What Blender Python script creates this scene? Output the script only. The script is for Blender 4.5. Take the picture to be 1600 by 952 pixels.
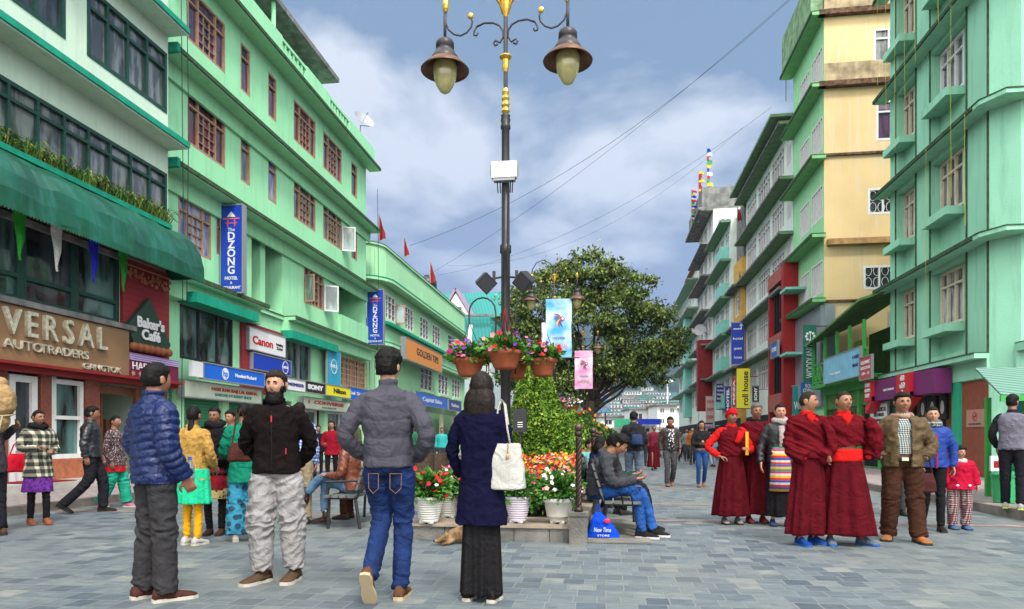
import bpy, bmesh, math, random
from mathutils import Vector, Matrix, noise
for o in list(bpy.data.objects): bpy.data.objects.remove(o, do_unlink=True)
S = bpy.context.scene
COL = S.collection
rnd = random.Random(7)
# ---------------------------------------------------------------- camera
FOC = 1070.0; HOR = 685.0; YAW = math.radians(8.0); CAMH = 1.2
cd = bpy.data.cameras.new('camera'); cam = bpy.data.objects.new('camera', cd); COL.objects.link(cam)
cd.sensor_width = 36.0; cd.lens = 36.0*FOC/1600.0; cd.shift_y = (HOR-476.0)/1600.0
cd.clip_start = 0.05; cd.clip_end = 12000
cam.location = (0, 0, CAMH); cam.rotation_euler = (math.radians(90), 0, YAW)
S.camera = cam
# ---------------------------------------------------------------- world
SUN_EL = math.radians(52); SUN_AZ = math.radians(148)      # azimuth clockwise from +Y
w = bpy.data.worlds.new('World'); S.world = w; w.use_nodes = True
nt = w.node_tree; N = nt.nodes; Lk = nt.links
for n in list(N): N.remove(n)
wo = N.new('ShaderNodeOutputWorld')
sky = N.new('ShaderNodeTexSky'); sky.sky_type = 'NISHITA'; sky.sun_disc = False
sky.sun_elevation = SUN_EL; sky.sun_rotation = SUN_AZ; sky.altitude = 1600; sky.air_density = 1.0; sky.dust_density = 1.5
bg = N.new('ShaderNodeBackground'); bg.inputs[1].default_value = 0.12
Lk.new(sky.outputs[0], bg.inputs[0])
tc = N.new('ShaderNodeTexCoord')
nrm = N.new('ShaderNodeVectorMath'); nrm.operation = 'NORMALIZE'; Lk.new(tc.outputs['Generated'], nrm.inputs[0])
sep = N.new('ShaderNodeSeparateXYZ'); Lk.new(nrm.outputs[0], sep.inputs[0])
def wmath(op, a, b=None, c=None, clamp=False):
    m = N.new('ShaderNodeMath'); m.operation = op; m.use_clamp = clamp
    for i, v in enumerate((a, b, c)):
        if v is None: continue
        if isinstance(v, (int, float)): m.inputs[i].default_value = v
        else: Lk.new(v, m.inputs[i])
    return m.outputs[0]
# cloud plane coordinates: direction / (z + 0.25)
dz = wmath('ADD', wmath('MAXIMUM', sep.outputs[2], 0.0), 0.30)
cx = wmath('DIVIDE', sep.outputs[0], dz); cy = wmath('DIVIDE', sep.outputs[1], dz)
cmb = N.new('ShaderNodeCombineXYZ'); Lk.new(cx, cmb.inputs[0]); Lk.new(cy, cmb.inputs[1])
n1 = N.new('ShaderNodeTexNoise'); n1.inputs['Scale'].default_value = 2.2; n1.inputs['Detail'].default_value = 7; n1.inputs['Roughness'].default_value = 0.52; n1.inputs['Distortion'].default_value = 0.25
Lk.new(cmb.outputs[0], n1.inputs['Vector'])
n2 = N.new('ShaderNodeTexNoise'); n2.inputs['Scale'].default_value = 0.9; n2.inputs['Detail'].default_value = 3
mp = N.new('ShaderNodeMapping'); mp.inputs['Location'].default_value = (3.1, 1.7, 0); Lk.new(cmb.outputs[0], mp.inputs[0]); Lk.new(mp.outputs[0], n2.inputs['Vector'])
# a broad bank of pale cloud low to the north-west, slate cloud higher and to the east
# bank: elevation falling towards +X
ctr = wmath('SUBTRACT', 0.345, wmath('MULTIPLY', sep.outputs[0], 0.12))
bank = wmath('SUBTRACT', 0.14, wmath('MULTIPLY', wmath('ABSOLUTE', wmath('SUBTRACT', sep.outputs[2], ctr)), 1.5))
bank = wmath('ADD', bank, wmath('MULTIPLY', wmath('SUBTRACT', n1.outputs[0], 0.5), 1.45))
rmp = N.new('ShaderNodeValToRGB'); Lk.new(wmath('ADD', bank, 0.5, clamp=True), rmp.inputs[0])
e = rmp.color_ramp.elements
e[0].position = 0.46; e[0].color = (0, 0, 0, 1); e[1].position = 0.66; e[1].color = (1, 1, 1, 1)
# slate toward the horizon below the bank
low = N.new('ShaderNodeValToRGB'); Lk.new(wmath('ADD', sep.outputs[2], wmath('MULTIPLY', wmath('SUBTRACT', n2.outputs[0], 0.5), 0.5)), low.inputs[0])
low.color_ramp.elements[0].position = 0.12; low.color_ramp.elements[0].color = (1, 1, 1, 1); low.color_ramp.elements[1].position = 0.40; low.color_ramp.elements[1].color = (0, 0, 0, 1)
whitem = rmp.outputs[0]
dark = N.new('ShaderNodeMixRGB'); dark.inputs[1].default_value = (0.150, 0.222, 0.300, 1); dark.inputs[2].default_value = (0.275, 0.305, 0.360, 1); Lk.new(low.outputs[0], dark.inputs[0])
clc = N.new('ShaderNodeMixRGB'); clc.inputs[2].default_value = (0.74, 0.75, 0.75, 1)
Lk.new(whitem, clc.inputs[0]); Lk.new(dark.outputs[0], clc.inputs[1])
# added bright zone of unseen sky overhead and behind camera, lights the facades
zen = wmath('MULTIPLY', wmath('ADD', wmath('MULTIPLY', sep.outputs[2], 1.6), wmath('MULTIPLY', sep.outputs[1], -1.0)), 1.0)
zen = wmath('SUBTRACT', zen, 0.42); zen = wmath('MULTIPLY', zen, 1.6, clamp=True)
skyfill = N.new('ShaderNodeMixRGB'); skyfill.inputs[2].default_value = (2.35, 2.33, 2.28, 1)
Lk.new(zen, skyfill.inputs[0]); Lk.new(clc.outputs[0], skyfill.inputs[1])
bg2 = N.new('ShaderNodeBackground'); bg2.inputs[1].default_value = 1.0; Lk.new(skyfill.outputs[0], bg2.inputs[0])
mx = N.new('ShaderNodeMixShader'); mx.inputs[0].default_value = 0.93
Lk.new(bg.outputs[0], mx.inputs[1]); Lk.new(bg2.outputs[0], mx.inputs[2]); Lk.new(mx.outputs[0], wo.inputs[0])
# ---------------------------------------------------------------- sun (veiled by cloud)
sl = bpy.data.lights.new('sun', 'SUN'); sl.energy = 2.7; sl.angle = math.radians(11); sl.color = (1.0, 0.96, 0.9)
so = bpy.data.objects.new('sun', sl); COL.objects.link(so)
so.rotation_euler = (math.radians(90)-SUN_EL, 0, math.pi - SUN_AZ)
S.view_settings.view_transform = 'Standard'; S.view_settings.look = 'None'; S.view_settings.exposure = 0.42; S.view_settings.gamma = 1
try: S.view_settings.use_curve_mapping = False
except Exception: pass
S.cycles.use_denoising = True
S.cycles.max_bounces = 5; S.cycles.diffuse_bounces = 1; S.cycles.glossy_bounces = 2; S.cycles.transmission_bounces = 2; S.cycles.volume_bounces = 0; S.cycles.transparent_max_bounces = 6
S.cycles.sample_clamp_indirect = 4.0
# ---------------------------------------------------------------- photo geometry helpers (give real world positions)
FW = Vector((-math.sin(YAW), math.cos(YAW), 0)); RT = Vector((math.cos(YAW), math.sin(YAW), 0)); UP = Vector((0, 0, 1)); CAM = Vector((0, 0, CAMH))
def ray(px, py): return FW + RT*((px-800)/FOC) + UP*((HOR-py)/FOC)
def G(px, py, h=0.0):
    r = ray(px, py); return CAM + r*((h-CAMH)/r.z)
def YX(px, X): r = ray(px, HOR); return r.y/r.x*X          # world Y where image column px meets plane x = X
def XY(px, Y): r = ray(px, HOR); return r.x/r.y*Y
def ZX(px, py, X): r = ray(px, py); return CAMH + r.z/r.x*X
def ZY(px, py, Y): r = ray(px, py); return CAMH + r.z/r.y*Y
def PD(px, py, d): return CAM + ray(px, py)*d
# ---------------------------------------------------------------- materials
MATS = {}
def mat(name, col, rough=0.6, metal=0.0, var=0.0, vscale=3.0, bump=0.0, bscale=40.0, spec=None, stain=0.0, stcol=(0.08, 0.07, 0.05), coat=0.0, trans=0.0, emit=None, stscale=0.6, cloth=0.0, fold=0.0):
    if name in MATS: return MATS[name]
    m = bpy.data.materials.new(name); m.use_nodes = True; t = m.node_tree; n = t.nodes; l = t.links
    b = n['Principled BSDF']; b.inputs['Roughness'].default_value = rough; b.inputs['Metallic'].default_value = metal
    if spec is None and rough >= 0.55 and metal == 0: spec = 0.2
    if spec is not None: b.inputs['Specular IOR Level'].default_value = spec
    if coat: b.inputs['Coat Weight'].default_value = coat
    if trans: b.inputs['Transmission Weight'].default_value = trans
    if cloth: b.inputs['Sheen Weight'].default_value = cloth
    c = (col[0], col[1], col[2], 1)
    b.inputs['Base Color'].default_value = c
    if emit: b.inputs['Emission Color'].default_value = (*emit[:3], 1); b.inputs['Emission Strength'].default_value = emit[3]
    tcn = n.new('ShaderNodeTexCoord')
    if var or stain:
        last = None
        nz = n.new('ShaderNodeTexNoise'); nz.inputs['Scale'].default_value = vscale; nz.inputs['Detail'].default_value = 6; l.new(tcn.outputs['Object'], nz.inputs['Vector'])
        mm = n.new('ShaderNodeMixRGB'); mm.inputs[1].default_value = tuple(min(1, x*(1-var)) for x in col)+(1,); mm.inputs[2].default_value = tuple(min(1, x*(1+var)) for x in col)+(1,)
        rr = n.new('ShaderNodeValToRGB'); rr.color_ramp.elements[0].position = 0.32; rr.color_ramp.elements[1].position = 0.68
        l.new(nz.outputs[0], rr.inputs[0]); l.new(rr.outputs[0], mm.inputs[0]); last = mm.outputs[0]
        if stain:
            mpn = n.new('ShaderNodeMapping'); mpn.inputs['Scale'].default_value = (2.2, 2.2, 0.22); l.new(tcn.outputs['Object'], mpn.inputs[0])
            z2 = n.new('ShaderNodeTexNoise'); z2.inputs['Scale'].default_value = stscale*3; z2.inputs['Detail'].default_value = 9; z2.inputs['Roughness'].default_value = 0.7; l.new(mpn.outputs[0], z2.inputs['Vector'])
            r2 = n.new('ShaderNodeValToRGB'); r2.color_ramp.elements[0].position = 0.50; r2.color_ramp.elements[1].position = 0.80
            r2.color_ramp.elements[1].color = (stain, stain, stain, 1); l.new(z2.outputs[0], r2.inputs[0])
            m3 = n.new('ShaderNodeMixRGB'); m3.inputs[2].default_value = (*stcol, 1); l.new(r2.outputs[0], m3.inputs[0]); l.new(last, m3.inputs[1]); last = m3.outputs[0]
        l.new(last, b.inputs['Base Color'])
    if bump:
        nb = n.new('ShaderNodeTexNoise'); nb.inputs['Scale'].default_value = bscale; nb.inputs['Detail'].default_value = 5; l.new(tcn.outputs['Object'], nb.inputs['Vector'])
        bp = n.new('ShaderNodeBump'); bp.inputs['Strength'].default_value = bump; bp.inputs['Distance'].default_value = 0.02; l.new(nb.outputs[0], bp.inputs['Height']); l.new(bp.outputs[0], b.inputs['Normal'])
        if fold:
            nf = n.new('ShaderNodeTexNoise'); nf.inputs['Scale'].default_value = 7; nf.inputs['Detail'].default_value = 3; nf.inputs['Distortion'].default_value = 1.8; l.new(tcn.outputs['Object'], nf.inputs['Vector'])
            b2 = n.new('ShaderNodeBump'); b2.inputs['Strength'].default_value = fold; b2.inputs['Distance'].default_value = 0.05; l.new(nf.outputs[0], b2.inputs['Height']); l.new(b2.outputs[0], bp.inputs['Normal'])
    MATS[name] = m; return m
def pattern(name, cols, kind='check', scale=10, rough=0.8, band=None):
    """cloth / brick patterns that belong to the surface"""
    if name in MATS: return MATS[name]
    m = bpy.data.materials.new(name); m.use_nodes = True; t = m.node_tree; n = t.nodes; l = t.links
    b = n['Principled BSDF']; b.inputs['Roughness'].default_value = rough
    tcn = n.new('ShaderNodeTexCoord'); src = tcn.outputs['Object']
    if kind == 'brick':
        mpn = n.new('ShaderNodeMapping'); mpn.inputs['Rotation'].default_value = (math.radians(90), 0, math.radians(90)); l.new(src, mpn.inputs[0])
        br = n.new('ShaderNodeTexBrick'); br.inputs['Scale'].default_value = scale; br.inputs['Mortar Size'].default_value = 0.02
        for i in range(3): br.inputs[['Color1', 'Color2', 'Mortar'][i]].default_value = (*cols[i], 1)
        l.new(mpn.outputs[0], br.inputs['Vector']); l.new(br.outputs[0], b.inputs['Base Color'])
    elif kind in ('plaid', 'stripe', 'vstripe', 'plank'):
        sp = n.new('ShaderNodeSeparateXYZ'); l.new(src, sp.inputs[0])
        def saw(o, f, duty):
            a = n.new('ShaderNodeMath'); a.operation = 'MULTIPLY'; l.new(o, a.inputs[0]); a.inputs[1].default_value = f
            fr = n.new('ShaderNodeMath'); fr.operation = 'FRACT'; l.new(a.outputs[0], fr.inputs[0])
            g = n.new('ShaderNodeMath'); g.operation = 'LESS_THAN'; l.new(fr.outputs[0], g.inputs[0]); g.inputs[1].default_value = duty
            return g.outputs[0], fr.outputs[0]
        if kind == 'plaid':
            a, _ = saw(sp.outputs[2], scale, 0.42)
            ad = n.new('ShaderNodeMath'); ad.operation = 'ADD'; l.new(sp.outputs[0], ad.inputs[0]); l.new(sp.outputs[1], ad.inputs[1])
            c, _ = saw(ad.outputs[0], scale, 0.42)
            su = n.new('ShaderNodeMath'); su.operation = 'ADD'; l.new(a, su.inputs[0]); l.new(c, su.inputs[1])
            hf = n.new('ShaderNodeMath'); hf.operation = 'MULTIPLY'; l.new(su.outputs[0], hf.inputs[0]); hf.inputs[1].default_value = 0.5
            cr = n.new('ShaderNodeValToRGB'); cr.color_ramp.interpolation = 'CONSTANT'; l.new(hf.outputs[0], cr.inputs[0])
            cr.color_ramp.elements[0].color = (*cols[0], 1); cr.color_ramp.elements[1].position = 0.4; cr.color_ramp.elements[1].color = (*cols[1], 1)
            x = cr.color_ramp.elements.new(0.9); x.color = (*cols[2], 1)
            l.new(cr.outputs[0], b.inputs['Base Color'])
        else:
            if kind == 'stripe': o = sp.outputs[2]
            else:
                ad = n.new('ShaderNodeMath'); ad.operation = 'ADD'; l.new(sp.outputs[0], ad.inputs[0]); l.new(sp.outputs[1], ad.inputs[1]); o = ad.outputs[0]
            _, fr = saw(o, scale, 0.5)
            cr = n.new('ShaderNodeValToRGB'); cr.color_ramp.interpolation = 'CONSTANT'; l.new(fr, cr.inputs[0])
            cr.color_ramp.elements[0].color = (*cols[0], 1)
            for i in range(1, len(cols)):
                x = cr.color_ramp.elements[1] if i == 1 else cr.color_ramp.elements.new(min(0.999, i/len(cols)))
                x.position = i/len(cols) if kind != 'plank' else 0.93; x.color = (*cols[i], 1)
            l.new(cr.outputs[0], b.inputs['Base Color'])
    elif kind == 'dots':
        vo = n.new('ShaderNodeTexVoronoi'); vo.inputs['Scale'].default_value = scale; l.new(src, vo.inputs['Vector'])
        cr = n.new('ShaderNodeValToRGB'); cr.color_ramp.interpolation = 'CONSTANT'; l.new(vo.outputs['Distance'], cr.inputs[0])
        cr.color_ramp.elements[0].color = (*cols[0], 1); cr.color_ramp.elements[1].position = band or 0.35; cr.color_ramp.elements[1].color = (*cols[1], 1)
        l.new(cr.outputs[0], b.inputs['Base Color'])
    MATS[name] = m; return m
def glass(name, col, stripes=None, scale=2.2):
    """window pane seen by day: dark room / curtains behind a reflecting sheet"""
    if name in MATS: return MATS[name]
    m = bpy.data.materials.new(name); m.use_nodes = True; t = m.node_tree; n = t.nodes; l = t.links
    b = n['Principled BSDF']; b.inputs['Roughness'].default_value = 0.06; b.inputs['Specular IOR Level'].default_value = 0.9
    tcn = n.new('ShaderNodeTexCoord')
    mpn = n.new('ShaderNodeMapping'); mpn.inputs['Scale'].default_value = (1.5, 1.5, 0.35); l.new(tcn.outputs['Object'], mpn.inputs[0])
    nz = n.new('ShaderNodeTexNoise'); nz.inputs['Scale'].default_value = scale; nz.inputs['Detail'].default_value = 3; l.new(mpn.outputs[0], nz.inputs['Vector'])
    cr = n.new('ShaderNodeValToRGB'); l.new(nz.outputs[0], cr.inputs[0])
    cr.color_ramp.elements[0].position = 0.42; cr.color_ramp.elements[0].color = (*(stripes or tuple(c*0.35 for c in col)), 1)
    cr.color_ramp.elements[1].position = 0.58; cr.color_ramp.elements[1].color = (*col, 1)
    l.new(cr.outputs[0], b.inputs['Base Color']); MATS[name] = m
    # slightly wavy sheet
    nb = n.new('ShaderNodeTexNoise'); nb.inputs['Scale'].default_value = 1.3; l.new(tcn.outputs['Object'], nb.inputs['Vector'])
    bp = n.new('ShaderNodeBump'); bp.inputs['Strength'].default_value = 0.25; bp.inputs['Distance'].default_value = 0.05; l.new(nb.outputs[0], bp.inputs['Height']); l.new(bp.outputs[0], b.inputs['Normal'])
    return m
# ---------------------------------------------------------------- mesh builder
class MB:
    def __init__(s): s.v = []; s.f = []; s.m = []
    def add(s, vs, fs, mi=0):
        o = len(s.v); s.v.extend([tuple(v) for v in vs]); s.f.extend([tuple(i+o for i in f) for f in fs]); s.m.extend([mi]*len(fs))
    def quad(s, a, b, c, d, mi=0): s.add([a, b, c, d], [(0, 1, 2, 3)], mi)
    def hexa(s, p, mi=0):   # 8 points: bottom 0-3, top 4-7
        s.add(p, [(0, 3, 2, 1), (4, 5, 6, 7), (0, 1, 5, 4), (1, 2, 6, 5), (2, 3, 7, 6), (3, 0, 4, 7)], mi)
    def box(s, x0, x1, y0, y1, z0, z1, mi=0):
        if x0 > x1: x0, x1 = x1, x0
        if y0 > y1: y0, y1 = y1, y0
        if z0 > z1: z0, z1 = z1, z0
        s.hexa([(x0, y0, z0), (x1, y0, z0), (x1, y1, z0), (x0, y1, z0), (x0, y0, z1), (x1, y0, z1), (x1, y1, z1), (x0, y1, z1)], mi)
    def rings(s, rs, closed=True, mi=0, cap=True):
        o = len(s.v); n = len(rs[0])
        for r in rs: s.v.extend([tuple(p) for p in r])
        fs = []
        for i in range(len(rs)-1):
            for j in range(n if closed else n-1):
                k = (j+1) % n; fs.append((o+i*n+j, o+i*n+k, o+(i+1)*n+k, o+(i+1)*n+j))
        if cap and closed:
            fs.append(tuple(o+j for j in reversed(range(n)))); fs.append(tuple(o+(len(rs)-1)*n+j for j in range(n)))
        s.f.extend(fs); s.m.extend([mi]*len(fs))
    def tube(s, pts, r, n=8, mi=0, cap=True, flat=1.0):
        pts = [Vector(p) for p in pts]; R = r if isinstance(r, (list, tuple)) else [r]*len(pts)
        rs = []; ref = None
        for i, p in enumerate(pts):
            d = (pts[min(i+1, len(pts)-1)]-pts[max(i-1, 0)])
            d = d.normalized() if d.length > 1e-9 else Vector((0, 0, 1))
            if ref is None: ref = Vector((1, 0, 0)) if abs(d.x) < 0.8 else Vector((0, 1, 0))
            a = (ref-d*ref.dot(d)).normalized(); ref = a; b = d.cross(a)
            rs.append([p+a*R[i]*math.cos(2*math.pi*j/n)+b*R[i]*flat*math.sin(2*math.pi*j/n) for j in range(n)])
        s.rings(rs, True, mi, cap)
    def lathe(s, prof, c=(0, 0, 0), n=20, mi=0, cap=True):
        s.rings([[(c[0]+r*math.cos(2*math.pi*j/n), c[1]+r*math.sin(2*math.pi*j/n), c[2]+z) for j in range(n)] for r, z in prof], True, mi, cap)
    def ball(s, c, r, n=12, m=8, mi=0):
        r = r if isinstance(r, (list, tuple)) else (r, r, r)
        s.rings([[(c[0]+r[0]*math.sin(t)*math.cos(2*math.pi*j/n), c[1]+r[1]*math.sin(t)*math.sin(2*math.pi*j/n), c[2]-r[2]*math.cos(t)) for j in range(n)] for t in [max(0.02, min(math.pi-0.02, math.pi*i/m)) for i in range(m+1)]], True, mi)
    def prism(s, plan, z0, z1, mi=0):
        n = len(plan); a = sum(plan[i][0]*plan[(i+1) % n][1]-plan[(i+1) % n][0]*plan[i][1] for i in range(n))
        if a < 0: plan = plan[::-1]
        s.rings([[(x, y, z0) for x, y in plan], [(x, y, z1) for x, y in plan]], True, mi)
    def build(s, name, mats, parent=None, smooth=False, label=None, loc=None):
        me = bpy.data.meshes.new(name); me.from_pydata(s.v, [], s.f)
        if not isinstance(mats, (list, tuple)): mats = [mats]
        for m in mats: me.materials.append(m)
        if len(mats) > 1: me.polygons.foreach_set('material_index', s.m)
        if smooth: me.polygons.foreach_set('use_smooth', [True]*len(me.polygons))
        me.update()
        return link(name, me, parent, label, loc)
def link(name, me, parent=None, label=None, loc=None):
    o = bpy.data.objects.new(name, me); COL.objects.link(o)
    if parent: o.parent = parent
    if loc is not None: o.location = loc
    if label: o['label'] = label
    return o
def thing(name, label, cat, loc=(0, 0, 0), rz=0, group=None):
    o = bpy.data.objects.new(name, None); COL.objects.link(o); o.location = loc; o.rotation_euler = (0, 0, rz)
    o['label'] = label; o['category'] = cat
    if group: o['group'] = group
    return o
def tag(o, label, cat, group=None, kind=None):
    o['label'] = label; o['category'] = cat
    if group: o['group'] = group
    if kind: o['kind'] = kind
    return o
def struct(o): o['kind'] = 'structure'; return o
class Fr:
    """a vertical facade frame: u along the wall, d outwards, z up (relative to a thing at `o`)"""
    def __init__(s, origin, u, n): s.o = Vector(origin); s.u = Vector(u); s.n = Vector(n)
    def p(s, u, z, d=0.0): q = s.o+s.u*u+s.n*d; return Vector((q.x, q.y, z))
    def box(s, mb, u0, u1, z0, z1, d0, d1, mi=0):
        p = s.p
        P = [p(u0, z0, d0), p(u1, z0, d0), p(u1, z0, d1), p(u0, z0, d1), p(u0, z1, d0), p(u1, z1, d0), p(u1, z1, d1), p(u0, z1, d1)]
        if (s.u.cross(s.n)).z < 0: P = [P[1], P[0], P[3], P[2], P[5], P[4], P[7], P[6]]
        if d1 < d0: P = [P[3], P[2], P[1], P[0], P[7], P[6], P[5], P[4]]
        mb.hexa(P, mi)
    def quad(s, mb, u0, u1, z0, z1, d, mi=0):
        Q = [s.p(u0, z0, d), s.p(u1, z0, d), s.p(u1, z1, d), s.p(u0, z1, d)]
        if (s.u.cross(Vector((0, 0, 1)))).dot(s.n) < 0: Q = Q[::-1]
        mb.add(Q, [(0, 1, 2, 3)], mi)
LX = lambda X: Fr((X, 0, 0), (0, 1, 0), (1, 0, 0))      # wall at x=X facing the street from the left, u = world Y
RX = lambda X: Fr((X, 0, 0), (0, 1, 0), (-1, 0, 0))     # wall at x=X facing the street from the right
SY = lambda Y: Fr((0, Y, 0), (1, 0, 0), (0, -1, 0))     # wall at y=Y facing the camera, u = world X
def wall(mb, fr, u0, u1, z0, z1, holes, depth=0.22, mi=0, d=0.0):
    us = sorted(set([u0, u1]+[min(max(x, u0), u1) for h in holes for x in h[:2]])); zs = sorted(set([z0, z1]+[min(max(x, z0), z1) for h in holes for x in h[2:4]]))
    for i in range(len(us)-1):
        for j in range(len(zs)-1):
            cu = (us[i]+us[i+1])/2; cz = (zs[j]+zs[j+1])/2
            if any(h[0] < cu < h[1] and h[2] < cz < h[3] for h in holes): continue
            fr.quad(mb, us[i], us[i+1], zs[j], zs[j+1], d, mi)
    p = fr.p
    for h in holes:
        a, b, c, e = h[:4]
        for q in ((p(a, c, d), p(b, c, d), p(b, c, d-depth), p(a, c, d-depth)), (p(a, e, d), p(b, e, d), p(b, e, d-depth), p(a, e, d-depth)),
                  (p(a, c, d), p(a, e, d), p(a, e, d-depth), p(a, c, d-depth)), (p(b, c, d), p(b, e, d), p(b, e, d-depth), p(b, c, d-depth))):
            mb.add(q, [(0, 1, 2, 3)], mi)
def window(fr, u0, u1, z0, z1, parent, fm, pm, vs=(0.5,), hs=(), d=-0.10, t=0.06, grid=None, back=None, glabel=None):
    """frame with mullions at fractions vs / hs, optional grid=(c0,c1,nv,nh) inside u-fractions; pane is its child"""
    mb = MB(); B = lambda a, b, c, e, x=0.0: fr.box(mb, a, b, c, e, d-0.045, d+0.045+x)
    B(u0, u0+t, z0, z1); B(u1-t, u1, z0, z1); B(u0+t, u1-t, z0, z0+t, 0.004); B(u0+t, u1-t, z1-t, z1, 0.004)
    W = u1-u0; H = z1-z0; top = z1-t
    for h in hs: B(u0+t, u1-t, z0+H*h-t*0.4, z0+H*h+t*0.4, 0.006)
    for v in vs: B(u0+W*v-t*0.4, u0+W*v+t*0.4, z0+t, z1-t, 0.002)
    if grid:
        a, b, nv, nh = grid; ga = u0+W*a; gb = u0+W*b; zt = z0+H*(hs[-1] if hs else 1.0)
        for i in range(1, nv): x = ga+(gb-ga)*i/nv; fr.box(mb, x-0.012, x+0.012, z0+t, zt, d-0.01, d+0.03)
        for j in range(1, nh): z = z0+(zt-z0)*j/nh; fr.box(mb, ga, gb, z-0.012, z+0.012, d-0.012, d+0.033)
    o = mb.build('window', fm, parent)
    g = MB(); fr.quad(g, u0+t*0.5, u1-t*0.5, z0+t*0.5, z1-t*0.5, d-0.03); g.build('pane', pm, o)
    return o
FONTC = {}
def text(s, size, fr_or_mat, mtl, parent, loc, rot, name='lettering', depth=0.012, align='CENTER', squash=1.0, shear=0.0, bold=0.0, space=1.0, width=None):
    cu = bpy.data.curves.new(name, 'FONT'); cu.body = s; cu.size = size; cu.extrude = depth; cu.align_x = align; cu.align_y = 'CENTER'; cu.offset = bold; cu.shear = shear; cu.space_character = space; cu.resolution_u = 3
    to = bpy.data.objects.new(name, cu); COL.objects.link(to)
    bpy.context.view_layer.update()
    me = bpy.data.meshes.new_from_object(to); bpy.data.objects.remove(to, do_unlink=True)
    me.materials.clear(); me.materials.append(mtl)
    if width and len(me.vertices):
        xs = [v.co.x for v in me.vertices]; k = width/max(1e-6, max(xs)-min(xs)); c = (max(xs)+min(xs))/2
        for v in me.vertices: v.co.x = (v.co.x-c)*k
        squash = 1.0
    if squash != 1.0:
        for v in me.vertices: v.co.x *= squash
    me.transform(Matrix.LocRotScale(Vector(loc), rot.to_quaternion() if isinstance(rot, Matrix) else rot.to_quaternion(), Vector((1, 1, 1))))
    return link(name, me, parent)
def frot(fr):
    """rotation that lays text on facade fr reading correctly for someone facing it"""
    right = Vector((0, 0, 1)).cross(fr.n) * 1.0
    return Matrix((( right.x, 0, fr.n.x), (right.y, 0, fr.n.y), (right.z, 1, fr.n.z)))
def ftext(fr, s, u, z, size, mtl, parent, d=0.03, **k):
    return text(s, size, None, mtl, parent, fr.p(u, z, d), frot(fr), **k)
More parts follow.
